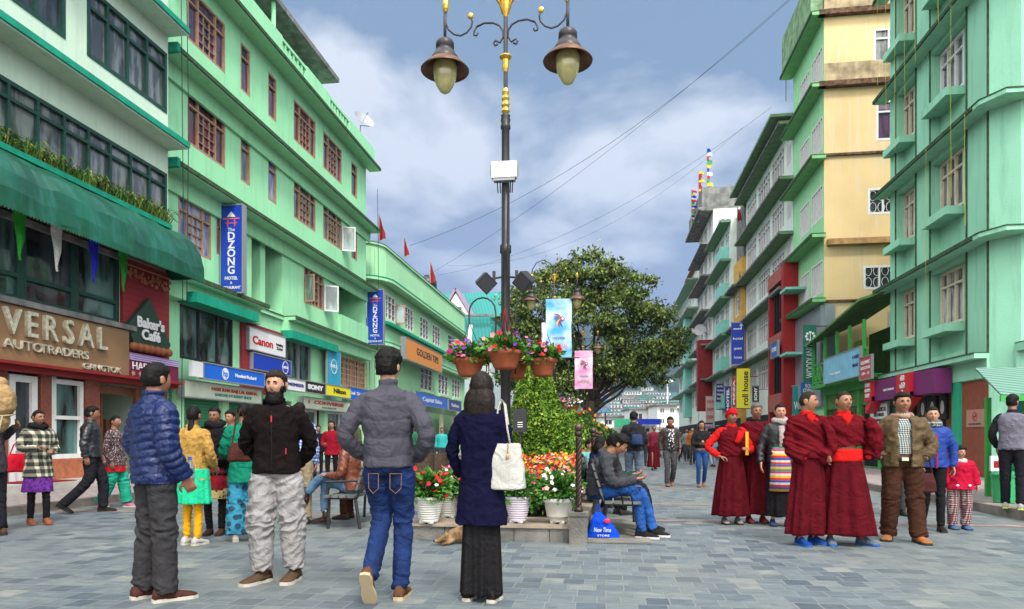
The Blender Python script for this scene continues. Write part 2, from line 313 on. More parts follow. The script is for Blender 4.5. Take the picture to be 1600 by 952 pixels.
# ================================================================ palette
M = dict(
 mint=mat('mint_paint', (0.64, 0.79, 0.64), 0.75, var=0.06, vscale=0.7, stain=0.45, stcol=(0.32, 0.42, 0.32), bump=0.25, bscale=25),
 green=mat('green_paint', (0.35, 0.78, 0.44), 0.7, var=0.06, vscale=0.5, stain=0.5, stcol=(0.16, 0.40, 0.22), bump=0.2, bscale=25),
 green2=mat('green_paint_low', (0.39, 0.74, 0.42), 0.7, var=0.06, vscale=0.5, stain=0.25, stcol=(0.2, 0.36, 0.2), bump=0.2, bscale=25),
 sea=mat('sea_green_paint', (0.31, 0.66, 0.46), 0.7, var=0.07, vscale=0.8, stain=0.55, stcol=(0.11, 0.27, 0.18), bump=0.25, bscale=25),
 teal=mat('teal_trim', (0.01, 0.30, 0.19), 0.6, var=0.15, vscale=4, stain=0.3),
 dkledge=mat('mossy_edge', (0.05, 0.09, 0.045), 0.9, var=0.4, vscale=8),
 soffit=mat('soffit_green', (0.13, 0.50, 0.20), 0.8, var=0.1, stain=0.35, stcol=(0.08, 0.2, 0.08)),
 dkgreen=mat('dark_green_frame', (0.008, 0.055, 0.04), 0.45, var=0.2, vscale=8),
 brown=mat('brown_window_frame', (0.40, 0.25, 0.16), 0.6, var=0.15, vscale=9),
 white=mat('white_frame', (0.72, 0.72, 0.70), 0.55, var=0.07, vscale=6),
 cream=mat('cream_frame', (0.66, 0.60, 0.44), 0.6, var=0.1, vscale=6),
 conc=mat('old_concrete', (0.20, 0.20, 0.19), 0.9, var=0.35, vscale=2.5, stain=0.7, stcol=(0.05, 0.05, 0.045), bump=0.5),
 yellow=mat('weathered_yellow_wall', (0.72, 0.54, 0.27), 0.85, var=0.10, vscale=0.45, stain=0.95, stcol=(0.66, 0.62, 0.50), bump=0.3, bscale=18),
 yellow2=mat('mouldy_band', (0.42, 0.33, 0.20), 0.9, var=0.5, vscale=1.6, stain=0.9, stcol=(0.07, 0.06, 0.05), bump=0.4),
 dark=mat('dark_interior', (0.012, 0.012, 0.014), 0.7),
 redb=pattern('red_brick', [(0.30, 0.025, 0.03), (0.24, 0.02, 0.025), (0.14, 0.015, 0.02)], 'brick', 3.2),
 redp=mat('red_paint', (0.30, 0.018, 0.018), 0.55, var=0.1),
 redd=mat('dark_red_paint', (0.22, 0.02, 0.02), 0.6, var=0.15),
 tan=mat('tan_laminate', (0.25, 0.145, 0.07), 0.5, var=0.18, vscale=1.4, stain=0.2, stcol=(0.2, 0.12, 0.07)),
 chrome=mat('brushed_steel', (0.66, 0.62, 0.48), 0.32, 0.35, var=0.25, vscale=14),
 rtile=mat('red_granite', (0.22, 0.07, 0.045), 0.3, var=0.35, vscale=24),
 black=mat('black_paint', (0.015, 0.015, 0.017), 0.45),
 iron=mat('lamp_iron', (0.045, 0.040, 0.042), 0.42, 0.5, var=0.2, vscale=12),
 gold=mat('gilt', (0.62, 0.36, 0.06), 0.35, 0.8, var=0.2, vscale=20),
 blue=mat('blue_sign', (0.012, 0.05, 0.42), 0.35), hpblue=mat('bright_blue_sign', (0.01, 0.13, 0.62), 0.35), navy=mat('navy_sign', (0.01, 0.025, 0.20), 0.35),
 wsign=mat('white_sign', (0.78, 0.78, 0.78), 0.4), yel=mat('yellow_sign', (0.80, 0.72, 0.02), 0.4), grey=mat('grey_metal', (0.30, 0.31, 0.32), 0.5, 0.3),
 dellteal=mat('cyan_banner', (0.03, 0.33, 0.50), 0.5, var=0.08), orange=mat('orange_sign', (0.72, 0.27, 0.05), 0.4), purple=mat('purple_sign', (0.16, 0.015, 0.12), 0.4),
 maroonsign=mat('maroon_banner', (0.16, 0.02, 0.06), 0.6), redsign=mat('red_sign', (0.55, 0.01, 0.02), 0.35), dgsign=mat('deep_green_sign', (0.005, 0.13, 0.09), 0.4),
 beige=mat('pale_green_board', (0.60, 0.68, 0.52), 0.6, var=0.08), shutter=mat('green_roller_shutter', (0.04, 0.26, 0.12), 0.5, var=0.1),
 lime=mat('lime_green_paint', (0.055, 0.34, 0.065), 0.55, var=0.12, vscale=6), wood=mat('varnished_wood', (0.20, 0.075, 0.035), 0.45, var=0.25, vscale=7),
 offwhite=mat('off_white_wall', (0.70, 0.72, 0.67), 0.8, var=0.1, vscale=0.8, stain=0.35, stcol=(0.3, 0.33, 0.28)),
 palem=mat('pale_mint_wall', (0.68, 0.77, 0.69), 0.8, var=0.1, vscale=0.8, stain=0.35, stcol=(0.26, 0.36, 0.28)),
 aqua=mat('aqua_paint', (0.22, 0.56, 0.47), 0.7, var=0.08), tealroof=None,
 gl=glass('dark_glass', (0.05, 0.06, 0.07)), glc=glass('grey_curtained_glass', (0.20, 0.22, 0.22), (0.05, 0.06, 0.06), 3), glp=glass('purple_curtained_glass', (0.12, 0.045, 0.11), (0.04, 0.03, 0.06), 3),
 glr=glass('red_curtained_glass', (0.16, 0.02, 0.035), (0.05, 0.03, 0.04), 3), glb=glass('blue_curtained_glass', (0.08, 0.14, 0.40), (0.40, 0.42, 0.48), 3), glw=glass('white_curtained_glass', (0.50, 0.52, 0.55), (0.10, 0.11, 0.13), 3.5),
 glg=glass('shop_glass', (0.10, 0.20, 0.19), (0.015, 0.02, 0.02), 1.6), glo=glass('frosted_glass', (0.30, 0.42, 0.38)),
)
gw = pattern('corrugated_teal_roof', [(0.008, 0.22, 0.20), (0.012, 0.28, 0.25)], 'vstripe', 3.0, 0.5); M['tealroof'] = gw
# ================================================================ ground
def paving():
    m = bpy.data.materials.new('slate_paving'); m.use_nodes = True; t = m.node_tree; n = t.nodes; l = t.links; b = n['Principled BSDF']
    tcn = n.new('ShaderNodeTexCoord')
    wn = n.new('ShaderNodeTexNoise'); wn.inputs['Scale'].default_value = 1.2; l.new(tcn.outputs['Object'], wn.inputs['Vector'])
    ad = n.new('ShaderNodeMixRGB'); ad.blend_type = 'ADD'; ad.inputs[0].default_value = 0.03; l.new(tcn.outputs['Object'], ad.inputs[1]); l.new(wn.outputs[1], ad.inputs[2])
    br = n.new('ShaderNodeTexBrick'); br.inputs['Scale'].default_value = 1.0; br.inputs['Brick Width'].default_value = 0.22; br.inputs['Row Height'].default_value = 0.21
    br.inputs['Mortar Size'].default_value = 0.007; br.inputs['Mortar Smooth'].default_value = 0.25; br.offset = 0.37; br.squash = 0.8; br.squash_frequency = 3
    br.inputs['Color1'].default_value = (0.0, 0.0, 0.0, 1); br.inputs['Color2'].default_value = (1, 1, 1, 1); br.inputs['Mortar'].default_value = (0.5, 0.5, 0.5, 1)
    l.new(ad.outputs[0], br.inputs['Vector'])
    cr = n.new('ShaderNodeValToRGB'); l.new(br.outputs['Color'], cr.inputs[0]); el = cr.color_ramp.elements
    el[0].color = (0.055, 0.077, 0.102, 1); el[1].color = (0.215, 0.23, 0.215, 1)
    for p_, c_ in ((0.25, (0.09, 0.118, 0.14, 1)), (0.5, (0.12, 0.152, 0.168, 1)), (0.75, (0.155, 0.185, 0.188, 1)), (0.88, (0.10, 0.13, 0.155, 1))):
        x = el.new(p_); x.color = c_
    mps = n.new('ShaderNodeMapping'); mps.inputs['Scale'].default_value = (5.0, 17.0, 1); l.new(ad.outputs[0], mps.inputs[0])
    nz = n.new('ShaderNodeTexNoise'); nz.inputs['Scale'].default_value = 1.0; nz.inputs['Detail'].default_value = 9; nz.inputs['Roughness'].default_value = 0.75; nz.inputs['Distortion'].default_value = 0.8; l.new(mps.outputs[0], nz.inputs['Vector'])
    r2 = n.new('ShaderNodeValToRGB'); r2.color_ramp.elements[0].position = 0.3; r2.color_ramp.elements[0].color = (0.55, 0.55, 0.58, 1); r2.color_ramp.elements[1].position = 0.7; r2.color_ramp.elements[1].color = (1.5, 1.47, 1.40, 1); l.new(nz.outputs[0], r2.inputs[0])
    mu = n.new('ShaderNodeMixRGB'); mu.blend_type = 'MULTIPLY'; mu.inputs[0].default_value = 1; l.new(cr.outputs[0], mu.inputs[1]); l.new(r2.outputs[0], mu.inputs[2])
    # broad dusty patches
    n3 = n.new('ShaderNodeTexNoise'); n3.inputs['Scale'].default_value = 0.45; n3.inputs['Detail'].default_value = 5; l.new(tcn.outputs['Object'], n3.inputs['Vector'])
    r3 = n.new('ShaderNodeValToRGB'); r3.color_ramp.elements[0].position = 0.42; r3.color_ramp.elements[1].position = 0.70; r3.color_ramp.elements[1].color = (0.55, 0.55, 0.55, 1); l.new(n3.outputs[0], r3.inputs[0])
    md = n.new('ShaderNodeMixRGB'); md.inputs[2].default_value = (0.17, 0.175, 0.155, 1); l.new(r3.outputs[0], md.inputs[0]); l.new(mu.outputs[0], md.inputs[1])
    mo = n.new('ShaderNodeMixRGB'); mo.inputs[2].default_value = (0.20, 0.215, 0.205, 1); l.new(br.outputs['Fac'], mo.inputs[0]); l.new(md.outputs[0], mo.inputs[1])
    l.new(mo.outputs[0], b.inputs['Base Color'])
    rr = n.new('ShaderNodeMapRange'); rr.inputs[3].default_value = 0.42; rr.inputs[4].default_value = 0.75; l.new(nz.outputs[0], rr.inputs[0]); l.new(rr.outputs[0], b.inputs['Roughness'])
    hm = n.new('ShaderNodeMath'); hm.operation = 'MULTIPLY_ADD'; l.new(br.outputs['Fac'], hm.inputs[0]); hm.inputs[1].default_value = -0.8; l.new(nz.outputs[0], hm.inputs[2])
    bp = n.new('ShaderNodeBump'); bp.inputs['Strength'].default_value = 0.9; bp.inputs['Distance'].default_value = 0.015; l.new(hm.outputs[0], bp.inputs['Height']); l.new(bp.outputs[0], b.inputs['Normal'])
    return m
earth = mat('earth', (0.10, 0.11, 0.08), 0.95, var=0.3, vscale=0.02)
g = MB(); g.quad((-6000, -3000, -0.06), (6000, -3000, -0.06), (6000, 9000, -0.06), (-6000, 9000, -0.06)); struct(g.build('ground', earth))
g = MB(); g.quad((-9.1, -12, 0), (6.0, -12, 0), (6.0, 120, 0), (-9.1, 120, 0)); struct(g.build('road', paving()))
pinkb = mat('pink_paving_band', (0.24, 0.165, 0.15), 0.75, var=0.35, vscale=5, bump=0.3, bscale=30)
g = MB()
for Y in (10.1, 12.6, 16.5, 22.0, 28.0, 36): g.quad((-9.1, Y, 0.004), (6.0, Y, 0.004), (6.0, Y+0.22, 0.004), (-9.1, Y+0.22, 0.004))
for X in (-6.7, 4.2): g.quad((X, 12.9, 0.008), (X+0.2, 12.9, 0.008), (X+0.2, 110, 0.008), (X, 110, 0.008))
struct(g.build('paving_band', pinkb))
sidew = pattern('pavement_slabs', [(0.34, 0.29, 0.27), (0.27, 0.22, 0.21), (0.12, 0.10, 0.10)], 'brick', 2.2)
for nm in ('pavement_slabs',):
    mpn = [x for x in MATS[nm].node_tree.nodes if x.type == 'MAPPING'][0]; mpn.inputs['Rotation'].default_value = (0, 0, math.radians(90))
kerbm = mat('kerb_stone', (0.20, 0.17, 0.15), 0.85, var=0.4, vscale=3, bump=0.4)
for nm, a, b_, k in (('pavement', -13.2, -9.28, -9.1), ('pavement', 6.18, 12.0, 6.0)):
    g = MB(); g.box(a, b_, -12, 120, -0.05, 0.14); o = struct(g.build(nm, sidew))
    g = MB(); g.box(min(k, b_ if k > b_ else a), max(k, b_ if k > b_ else a), -12, 120, -0.05, 0.145) if False else g.box(*(sorted((k, b_ if abs(b_-k) < 0.3 else a))), -12, 120, -0.05, 0.145); struct(g.build('kerb', kerbm))

def ledge(mb, fr, u0, u1, z, proj=0.55, t=0.16, back=0.0, mi=0, ms=1):
    """concrete shade: painted slab with a darker mossy edge (material 1)"""
    fr.box(mb, u0, u1, z, z+t, -back, proj-0.03, mi)
    fr.box(mb, u0-0.01, u1+0.01, z+t*0.25, z+t+0.03, proj-0.03, proj+0.02, ms)
    fr.box(mb, u0-0.01, u1+0.01, z+t, z+t+0.03, 0.0, proj-0.03, ms)
def mass(mb, fr, u0, u1, z1, deep, mi=0, z0=0.0, back=True):
    """sides, back and top of a block behind facade fr"""
    p = fr.p
    for q in ((p(u0, z0, 0), p(u0, z0, -deep), p(u0, z1, -deep), p(u0, z1, 0)), (p(u1, z0, 0), p(u1, z0, -deep), p(u1, z1, -deep), p(u1, z1, 0)),
              (p(u0, z0, -deep), p(u1, z0, -deep), p(u1, z1, -deep), p(u0, z1, -deep)), (p(u0, z1-0.02, 0), p(u1, z1-0.02, 0), p(u1, z1-0.02, -deep), p(u0, z1-0.02, -deep))):
        mb.add(q, [(0, 1, 2, 3)], mi)
def board(name, label, cat, fr, u0, u1, z0, z1, d0, d1, mt, frame=None, group=None):
    """a sign board as a thing: Empty at its base, board child"""
    c = fr.p((u0+u1)/2, z0, (d0+d1)/2)
    t = thing(name, label, cat, c, 0, group)
    f2 = Fr(fr.o-Vector((c.x, c.y, 0)), fr.u, fr.n)
    class F3(Fr):
        def p(s, u, z, d=0.0): q = s.o+s.u*u+s.n*d; return Vector((q.x, q.y, z-c.z))
    f3 = F3(f2.o, fr.u, fr.n)
    mb = MB(); f3.box(mb, u0, u1, z0, z1, d0, d1); mb.build('board', mt, t)
    if frame:
        mb = MB(); e = 0.035
        for a in ((u0-e, u1+e, z0-e, z0), (u0-e, u1+e, z1, z1+e), (u0-e, u0, z0, z1), (u1, u1+e, z0, z1)): f3.box(mb, *a, d0-0.004, d1+0.02)
        mb.build('frame', frame, t)
    return t, f3
def root_at(name, label, x, y, cat='building'): return thing(name, label, cat, (x, y, 0))
class Loc:
    """facade frame with coordinates relative to a building's Empty but addressed in world numbers"""
def rel(fr, root): return Fr(fr.o-Vector((root.location.x, root.location.y, 0)), fr.u, fr.n)
# ================================================================ B1: pale mint building, cafe above auto shop
XB = -12.0
b1 = root_at('shop_building', 'pale mint building with long dark green windows above the green awning', XB, 12.0)
F = rel(LX(XB), b1); E1 = 17.35
Z_ = lambda px, py: ZX(px, py, XB)
mb = MB()
H = [(YX(135.6, XB), E1-0.06, 10.1, 11.75), (3.0, YX(102, XB), 10.1, 11.75), (3.0, E1-0.06, 7.02, 8.45), (3.0, YX(186, XB), 4.02, 5.75),
     (13.5, 17.2, 0.2, 2.62), (6.5, 13.38, 0.2, 2.62)]
wall(mb, F, -2, E1, 0.0, 14.2, H, 0.3)
mass(mb, F, -2, E1, 14.2, 12)
mb.build('wall', M['mint'], b1)
mb = MB()
for z in (9.12, 12.25): ledge(mb, F, -2, E1+0.02, z, 0.62, 0.15)
mb.build('ledge', [M['mint'], M['teal']], b1)
u0, u1 = H[0][:2]
def strip(u0, u1, z0, z1, n, tr, pm, root=b1, fr=F):
    vs = [i/n for i in range(1, n)]
    return window(fr, u0, u1, z0, z1, root, M['dkgreen'], pm, vs, (tr,), d=-0.02, t=0.09)
window(F, H[0][0], H[0][1], 10.1, 11.75, b1, M['dkgreen'], M['glc'], (0.23, 0.47, 0.72), (0.72,), d=-0.03, t=0.1)
window(F, H[1][1]-2.1, H[1][1], 10.1, 11.75, b1, M['dkgreen'], M['gl'], (0.28, 0.62), (0.72,), d=-0.03, t=0.1)
window(F, 3.0, H[1][1]-2.1, 10.1, 11.75, b1, M['dkgreen'], M['glc'], (0.3, 0.6), (0.72,), d=-0.03, t=0.1)
W = E1-0.06-8.0
window(F, 8.0, E1-0.06, 7.02, 8.45, b1, M['dkgreen'], M['glc'], [i/13 for i in range(1, 13)], (0.74,), d=-0.03, t=0.09)
window(F, 3.0, 8.0, 7.02, 8.45, b1, M['dkgreen'], M['glc'], [i/7 for i in range(1, 7)], (0.74,), d=-0.03, t=0.09)
e_ = H[3][1]
for i in range(7):
    a = e_-1.42*(i+1); window(F, a, a+1.42, 4.02, 5.75, b1, M['dkgreen'], M['gl'] if i % 2 else M['glg'], (), (0.30,), d=-0.04, t=0.11)
# awning
mb = MB(); rs = []
aw0, aw1 = 2.0, 17.25
prof = [(0.0, 6.86), (0.28, 6.84), (0.58, 6.72), (0.85, 6.48), (1.04, 6.15), (1.13, 5.80), (1.14, 5.52)]
def awn_ring(u, s=1.0): return [F.p(u, z, d*s) for d, z in prof]
nn = 60
for i in range(nn+1):
    u = aw0+(aw1-aw0)*i/nn; rs.append([F.p(u, z+0.07*noise.noise(Vector((i*.55, z*1.5, 1)))-.03*abs(math.sin(i*math.pi/6))*(d > .2), d+0.07*noise.noise(Vector((i*.4, z*2, 8)))) for d, z in prof])
mb.rings(rs, False, 0, False)
mb.add([F.p(aw1, z, d) for d, z in prof]+[F.p(aw1, 5.52, 0)], [tuple(range(8))])
# scalloped valance
for i in range(190):
    a = aw0+(aw1-aw0)*i/190; b_ = aw0+(aw1-aw0)*(i+1)/190; m_ = (a+b_)/2
    mb.add([F.p(a, 5.54, 1.15), F.p(b_, 5.54, 1.15), F.p(b_, 5.43, 1.15), F.p(m_, 5.38, 1.15), F.p(a, 5.43, 1.15)], [(0, 1, 2, 3, 4)])
mb.build('awning', mat('green_awning_cloth', (0.004, 0.085, 0.045), 0.38, var=0.35, vscale=1.2, stain=0.6, stcol=(0.05, 0.24, 0.22), bump=0.15, bscale=6), b1, smooth=False)
mb = MB(); F.box(mb, 3, 17.1, 6.86, 6.98, 0.02, 0.3)
mb.build('planter_trough', M['teal'], b1)
# soffit boards under the awning with fairy lights
mb = MB(); F.box(mb, 3, 17.1, 5.78, 5.86, 0.0, 1.05); F.box(mb, 3, e_+0.1, 5.60, 5.72, 0.02, 0.14, 1); mb.build('soffit', [M['wood'], M['conc']], b1)
mb = MB(); F.box(mb, e_+0.02, E1-0.08, 2.72, 5.7, 0.0, 0.09); mb.build('brick_panel', M['redb'], b1)
mb = MB(); F.box(mb, 3, e_+0.25, 3.88, 4.0, 0.0, 0.30); mb.build('sill', M['conc'], b1)
# ground floor shop front
SF = M['rtile']
for a, b_ in ((YX(60, XB), YX(77, XB)), (YX(130, XB), YX(153, XB)), (17.0, 17.25), (YX(10, XB)-0.5, YX(8, XB))):
    mb = MB(); F.box(mb, a, b_, 0.14, 2.55, -0.28, 0.06); mb.build('pillar', SF, b1)
mb = MB(); F.box(mb, 3, E1-0.05, 2.55, 2.68, -0.2, 0.35); F.box(mb, 3, E1-0.05, 2.66, 2.72, 0.1, 0.5); mb.build('fascia', M['redd'], b1)
window(F, YX(77, XB)+0.02, YX(130, XB)-0.02, 0.75, 2.5, b1, M['white'], M['glg'], (), (0.52,), d=-0.02, t=0.10)
mb = MB(); F.box(mb, YX(77, XB)+0.02, YX(130, XB)-0.02, 0.14, 0.75, -0.2, 0.04); mb.build('stall_riser', mat('orange_stone', (0.40, 0.13, 0.06), 0.4, var=0.25, vscale=12), b1)
dr = window(F, YX(12, XB), YX(56, XB), 0.16, 2.5, b1, M['white'], M['gl'], (), (0.36,), d=0.0, t=0.14); dr.name = 'door'
mb = MB(); F.box(mb, YX(12, XB)+0.14, YX(56, XB)-0.14, 0.2, 0.95, -0.06, 0.0); mb.build('kick_panel', M['white'], dr)
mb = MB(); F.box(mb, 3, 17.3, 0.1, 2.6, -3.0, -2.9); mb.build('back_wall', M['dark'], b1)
mb = MB(); F.box(mb, 15.5, 15.56, 0.14, 2.5, -0.6, -0.54); F.box(mb, 16.2, 16.3, 0.14, 2.5, -0.2, -0.1); F.box(mb, 15.0, 16.9, 2.3, 2.5, -0.3, -0.2)
for i in range(5): F.box(mb, 14.9+i*0.4, 15.2+i*0.4, 0.3, 1.9-0.2*(i % 3), -1.6, -1.2)
mb.build('shop_display', M['wood'], b1)
mb = MB(); F.box(mb, 3, 17.2, 0.14, 0.30, 0.0, 0.85, 0); F.box(mb, YX(12, XB)-0.3, YX(56, XB)+0.2, 0.30, 0.32, 0.0, 0.8, 1)
mb.build('doorstep', [mat('pale_stone', (0.42, 0.40, 0.36), 0.7, var=0.2), mat('red_carpet', (0.20, 0.01, 0.02), 0.95)], b1)
# sign: UNIVERSAL (the first letters fall outside the picture)
FW_ = LX(XB)
t, f3 = board('shop_sign', 'wide tan sign with raised steel letters VERSAL above the auto traders shop', 'sign', FW_, 7.5, YX(188, XB), 2.72, 3.86, 0.10, 0.24, M['tan'], None)
mb = MB(); f3.box(mb, 7.5, YX(188, XB), 2.66, 2.74, 0.08, 0.30); mb.build('trim', M['redp'], t)
for ch, pxc in (('V', 20), ('E', 50), ('R', 79), ('S', 108), ('A', 135), ('L', 160)):
    ftext(f3, ch, YX(pxc, XB+0.3), 3.50, 0.74, M['chrome'], t, d=0.28, depth=0.045, bold=0.006, squash=0.86)
for i, ch in enumerate('UNI'): ftext(f3, ch, YX(20, XB+0.3)-0.75*(3-i), 3.50, 0.74, M['chrome'], t, d=0.28, depth=0.045, squash=0.86)
ftext(f3, 'AUTO', YX(18, XB), 3.07, 0.27, M['chrome'], t, d=0.27, depth=0.025, width=0.95)
ftext(f3, 'TRADERS', YX(84, XB), 3.07, 0.26, M['chrome'], t, d=0.27, depth=0.025, width=1.35)
ftext(f3, 'GANGTOK', YX(144, XB), 2.83, 0.20, M['chrome'], t, d=0.27, depth=0.025, width=1.2)
# pennants under the awning
for i, (px, c, nm) in enumerate(((31, (0.03, 0.35, 0.03), 'green pennant hanging under the awning at the far left, left of the white one'), (89, (0.75, 0.75, 0.72), 'white pennant hanging under the green awning'), (147, (0.02, 0.03, 0.55), 'blue pennant hanging under the green awning'), (193, (0.02, 0.30, 0.04), 'green pennant hanging beside the red brick panel'))):
    u = YX(px, XB+0.45); mb = MB(); rs = []
    for z, w_ in ((0, 0.16), (-0.25, 0.15), (-0.6, 0.10), (-0.95, 0.03), (-1.05, 0.01)):
        rs.append([(0.02*math.sin(z*9), -w_, z), (0.03+0.02*math.sin(z*9), 0, z), (0.02*math.sin(z*9), w_, z), (-0.03+0.02*math.sin(z*9), 0, z)])
    mb.rings(rs); o = mb.build('pennant', mat('pennant_%s' % ('green', 'white', 'blue', 'leaf')[i], c, 0.8, var=0.15, vscale=20), None, loc=(XB+0.45, u, 5.78)); tag(o, nm, 'pennant', 'pennants under the cafe awning')
# bakers cafe sign
uc = YX(229, XB+0.15)
t = thing('cafe_sign', 'dark green diamond sign with white lettering on the red brick panel', 'sign', (XB+0.1, uc, 3.4))
FS = Fr((0, 0, 0), (0, 1, 0), (1, 0, 0)); mb = MB()
P_ = [(-0.80, 0.62), (0, 1.42), (0.86, 0.33), (0.70, 0.08), (-0.55, 0.08)]
mb.rings([[FS.p(a, z, 0.02) for a, z in P_], [FS.p(a, z, 0.14) for a, z in P_]]); mb.build('board', mat('dark_green_board', (0.02, 0.05, 0.035), 0.5), t)
mb = MB()
for i in range(7): mb.ball((0.16, -0.62+i*0.225, 0.10), (0.10, 0.135, 0.11), 10, 6)
FS.box(mb, -0.62, 0.85, 0.06, 0.18, 0.03, 0.15); mb.build('crust_trim', mat('crust_brown', (0.22, 0.07, 0.03), 0.7, var=0.2), t)
text("Baker's", 0.36, None, M['wsign'], t, FS.p(0.02, 0.74, 0.17), frot(FS), bold=0.012, width=1.05); text('Café', 0.36, None, M['wsign'], t, FS.p(0.02, 0.44, 0.17), frot(FS), bold=0.012, width=0.72)
# fairy lights / tassels above it
mb = MB()
for i in range(60):
    u = e_+0.1+(E1-e_-0.2)*rnd.random(); z = 5.42-0.28*rnd.random(); F2 = Fr((0, 0, 0), (0, 1, 0), (1, 0, 0)); mb.box(0.0, 0.03, u-uc-0.015, u-uc+0.015, z-5.3, z-5.3+0.08)
mb.box(0, 0.02, e_+0.05-uc, E1-0.1-uc, 0.22, 0.25)
o = mb.build('fairy_lights', mat('amber_tassel', (0.45, 0.16, 0.07), 0.5, var=0.4, vscale=30), None, loc=(XB+0.15, uc, 5.3)); tag(o, 'string of small amber tassels above the diamond sign', 'fairy lights')
t, f3 = board('banner', 'maroon and mauve cloth banner below the diamond sign', 'banner', FW_, YX(191, XB), YX(269, XB), 2.72, 3.28, 0.16, 0.19, M['maroonsign'], None)
mb = MB(); f3.box(mb, YX(191, XB), YX(269, XB), 3.17, 3.34, 0.17, 0.21); mb.build('border', pattern('mauve_stripe', [(0.5, 0.4, 0.62), (0.25, 0.15, 0.4)], 'stripe', 18), t)
ftext(f3, 'HAPPY T', YX(220, XB), 3.02, 0.27, M['wsign'], t, d=0.2, depth=0.008, width=1.15)
mb = MB()
for i in range(6): mb.rings([[f3.p(YX(197, XB)+i*0.27+0.09*(1 if k % 2 else 0.5)*math.cos(k*math.pi/5), 2.83+0.07*(1 if k % 2 else 0.5)*math.sin(k*math.pi/5), d) for k in range(10)] for d in (0.195, 0.205)])
mb.build('star_print', mat('tan_print', (0.5, 0.3, 0.15), 0.6), t)

# ================================================================ D: green hotel
XD = -12.4
d1 = root_at('hotel_building', 'tall green hotel with brown window frames and dark mossy ledges', XD, 25.0)
F = rel(LX(XD), d1); D0, D1 = 17.40, 34.0
cols = [(293, 352, 'L'), (376, 391, 'n'), (419, 432, 'n'), (459, 493, 'L'), (505, 534, 'L'), (549, 558, 'n')]
ra = (13.1, 14.72); rb = (10.0, 11.6); rc = (6.8, 8.32)
H = []
for a, b_, k in cols:
    for r_ in (ra, rb): H.append((YX(a, XD), YX(b_, XD), r_[0], r_[1], k))
rec0, rec1 = YX(393, XD), YX(441, XD); bal0, bal1 = YX(529, XD), YX(568, XD)
H += [(YX(275, XD)+0.1, YX(330, XD), rc[0], rc[1], 'L'), (YX(338, XD), YX(346, XD), rc[0]+0.3, rc[1], 'n'), (YX(475, XD), YX(506, XD), rc[0], rc[1], 'L')]
Hw = H+[(rec0, rec1, 6.0, 8.8), (bal0, bal1, 6.85, 8.75), (YX(279, XD)+0.05, YX(364, XD), 3.55, 5.15), (YX(444, XD), YX(486, XD), 3.45, 5.1), (YX(521, XD), YX(571, XD), 3.7, 5.05), (D0+0.15, D1-0.15, 0.2, 2.65)]
mb = MB(); wall(mb, F, D0, D1, 0.0, 16.3, Hw, 0.25); mass(mb, F, D0, D1, 16.3, 11)
# recess lining
F.quad(mb, rec0-.01, rec1+.01, 6.0, 8.8, -1.3); F.quad(mb, bal0, bal1, 6.8, 8.8, -1.6)
for u in (rec0, rec1): mb.add([F.p(u, 6.0, -.25), F.p(u, 6.0, -1.3), F.p(u, 8.8, -1.3), F.p(u, 8.8, -.25)], [(0, 1, 2, 3)])
for u in (bal0, bal1): mb.add([F.p(u, 6.8, -.25), F.p(u, 6.8, -1.6), F.p(u, 8.8, -1.6), F.p(u, 8.8, -.25)], [(0, 1, 2, 3)])
mb.add([F.p(bal0, 6.84, 0), F.p(bal1, 6.84, 0), F.p(bal1, 6.84, -1.6), F.p(bal0, 6.84, -1.6)], [(0, 1, 2, 3)])
F.box(mb, rec0+0.9, rec0+1.25, 6.0, 8.7, -0.5, -0.15)
mb.build('wall', M['green'], d1)
mb = MB(); F.box(mb, bal0-0.05, bal1+0.3, 6.0, 6.95, 0.0, 0.14); mb.build('balcony', M['green'], d1)
mb = MB()
for z, a in ((15.15, D0+0.0), (11.92, D0), (8.75, D0)): ledge(mb, F, a, D1+0.5, z, 0.62, 0.13)
for a, b_, pr in ((D0, rec0+0.1, 0.62), (rec1-0.1, D1, 0.62)): ledge(mb, F, a, b_, 5.72, pr, 0.13)
F.box(mb, rec0, rec1, 5.72, 5.85, -0.5, 0.12); F.box(mb, rec0, rec1, 5.85, 5.88, -0.5, 0.15, 1)
for z in (11.92, 8.75): F.box(mb, D0, D1+0.4, z-0.5, z, 0.0, 0.1)
for a, b_ in ((D0, rec0+0.1), (rec1-0.1, D1)): F.box(mb, a, b_, 5.2, 5.72, 0.0, 0.30)
mb.build('ledge', [M['green'], M['dkledge']], d1)
mb = MB(); F.box(mb, D0-0.02, D0+0.12, 8.70, 8.95, 0.0, 0.66); F.box(mb, D0-0.02, D0+0.12, 11.88, 12.12, 0.0, 0.66); mb.build('ledge_end', M['teal'], d1)
panes = [M['glp'], M['glr'], M['glp'], M['glc'], M['glp'], M['glb'], M['glr'], M['glc'], M['glp'], M['glc'], M['gl'], M['glr'], M['glb'], M['glc'], M['glp']]
for i, h in enumerate(H):
    if h[4] == 'L': window(F, h[0], h[1], h[2], h[3], d1, M['brown'], panes[i], (0.27, 0.73), (0.73,), d=-0.05, t=0.075, grid=(0.27, 0.73, 3, 4))
    else: window(F, h[0], h[1], h[2], h[3], d1, M['brown'], panes[i], (), (0.72,), d=-0.05, t=0.07)
window(F, rec0+0.15, rec0+0.75, rc[0], rc[1], d1, M['brown'], M['gl'], (), (0.72,), d=-1.25, t=0.07)
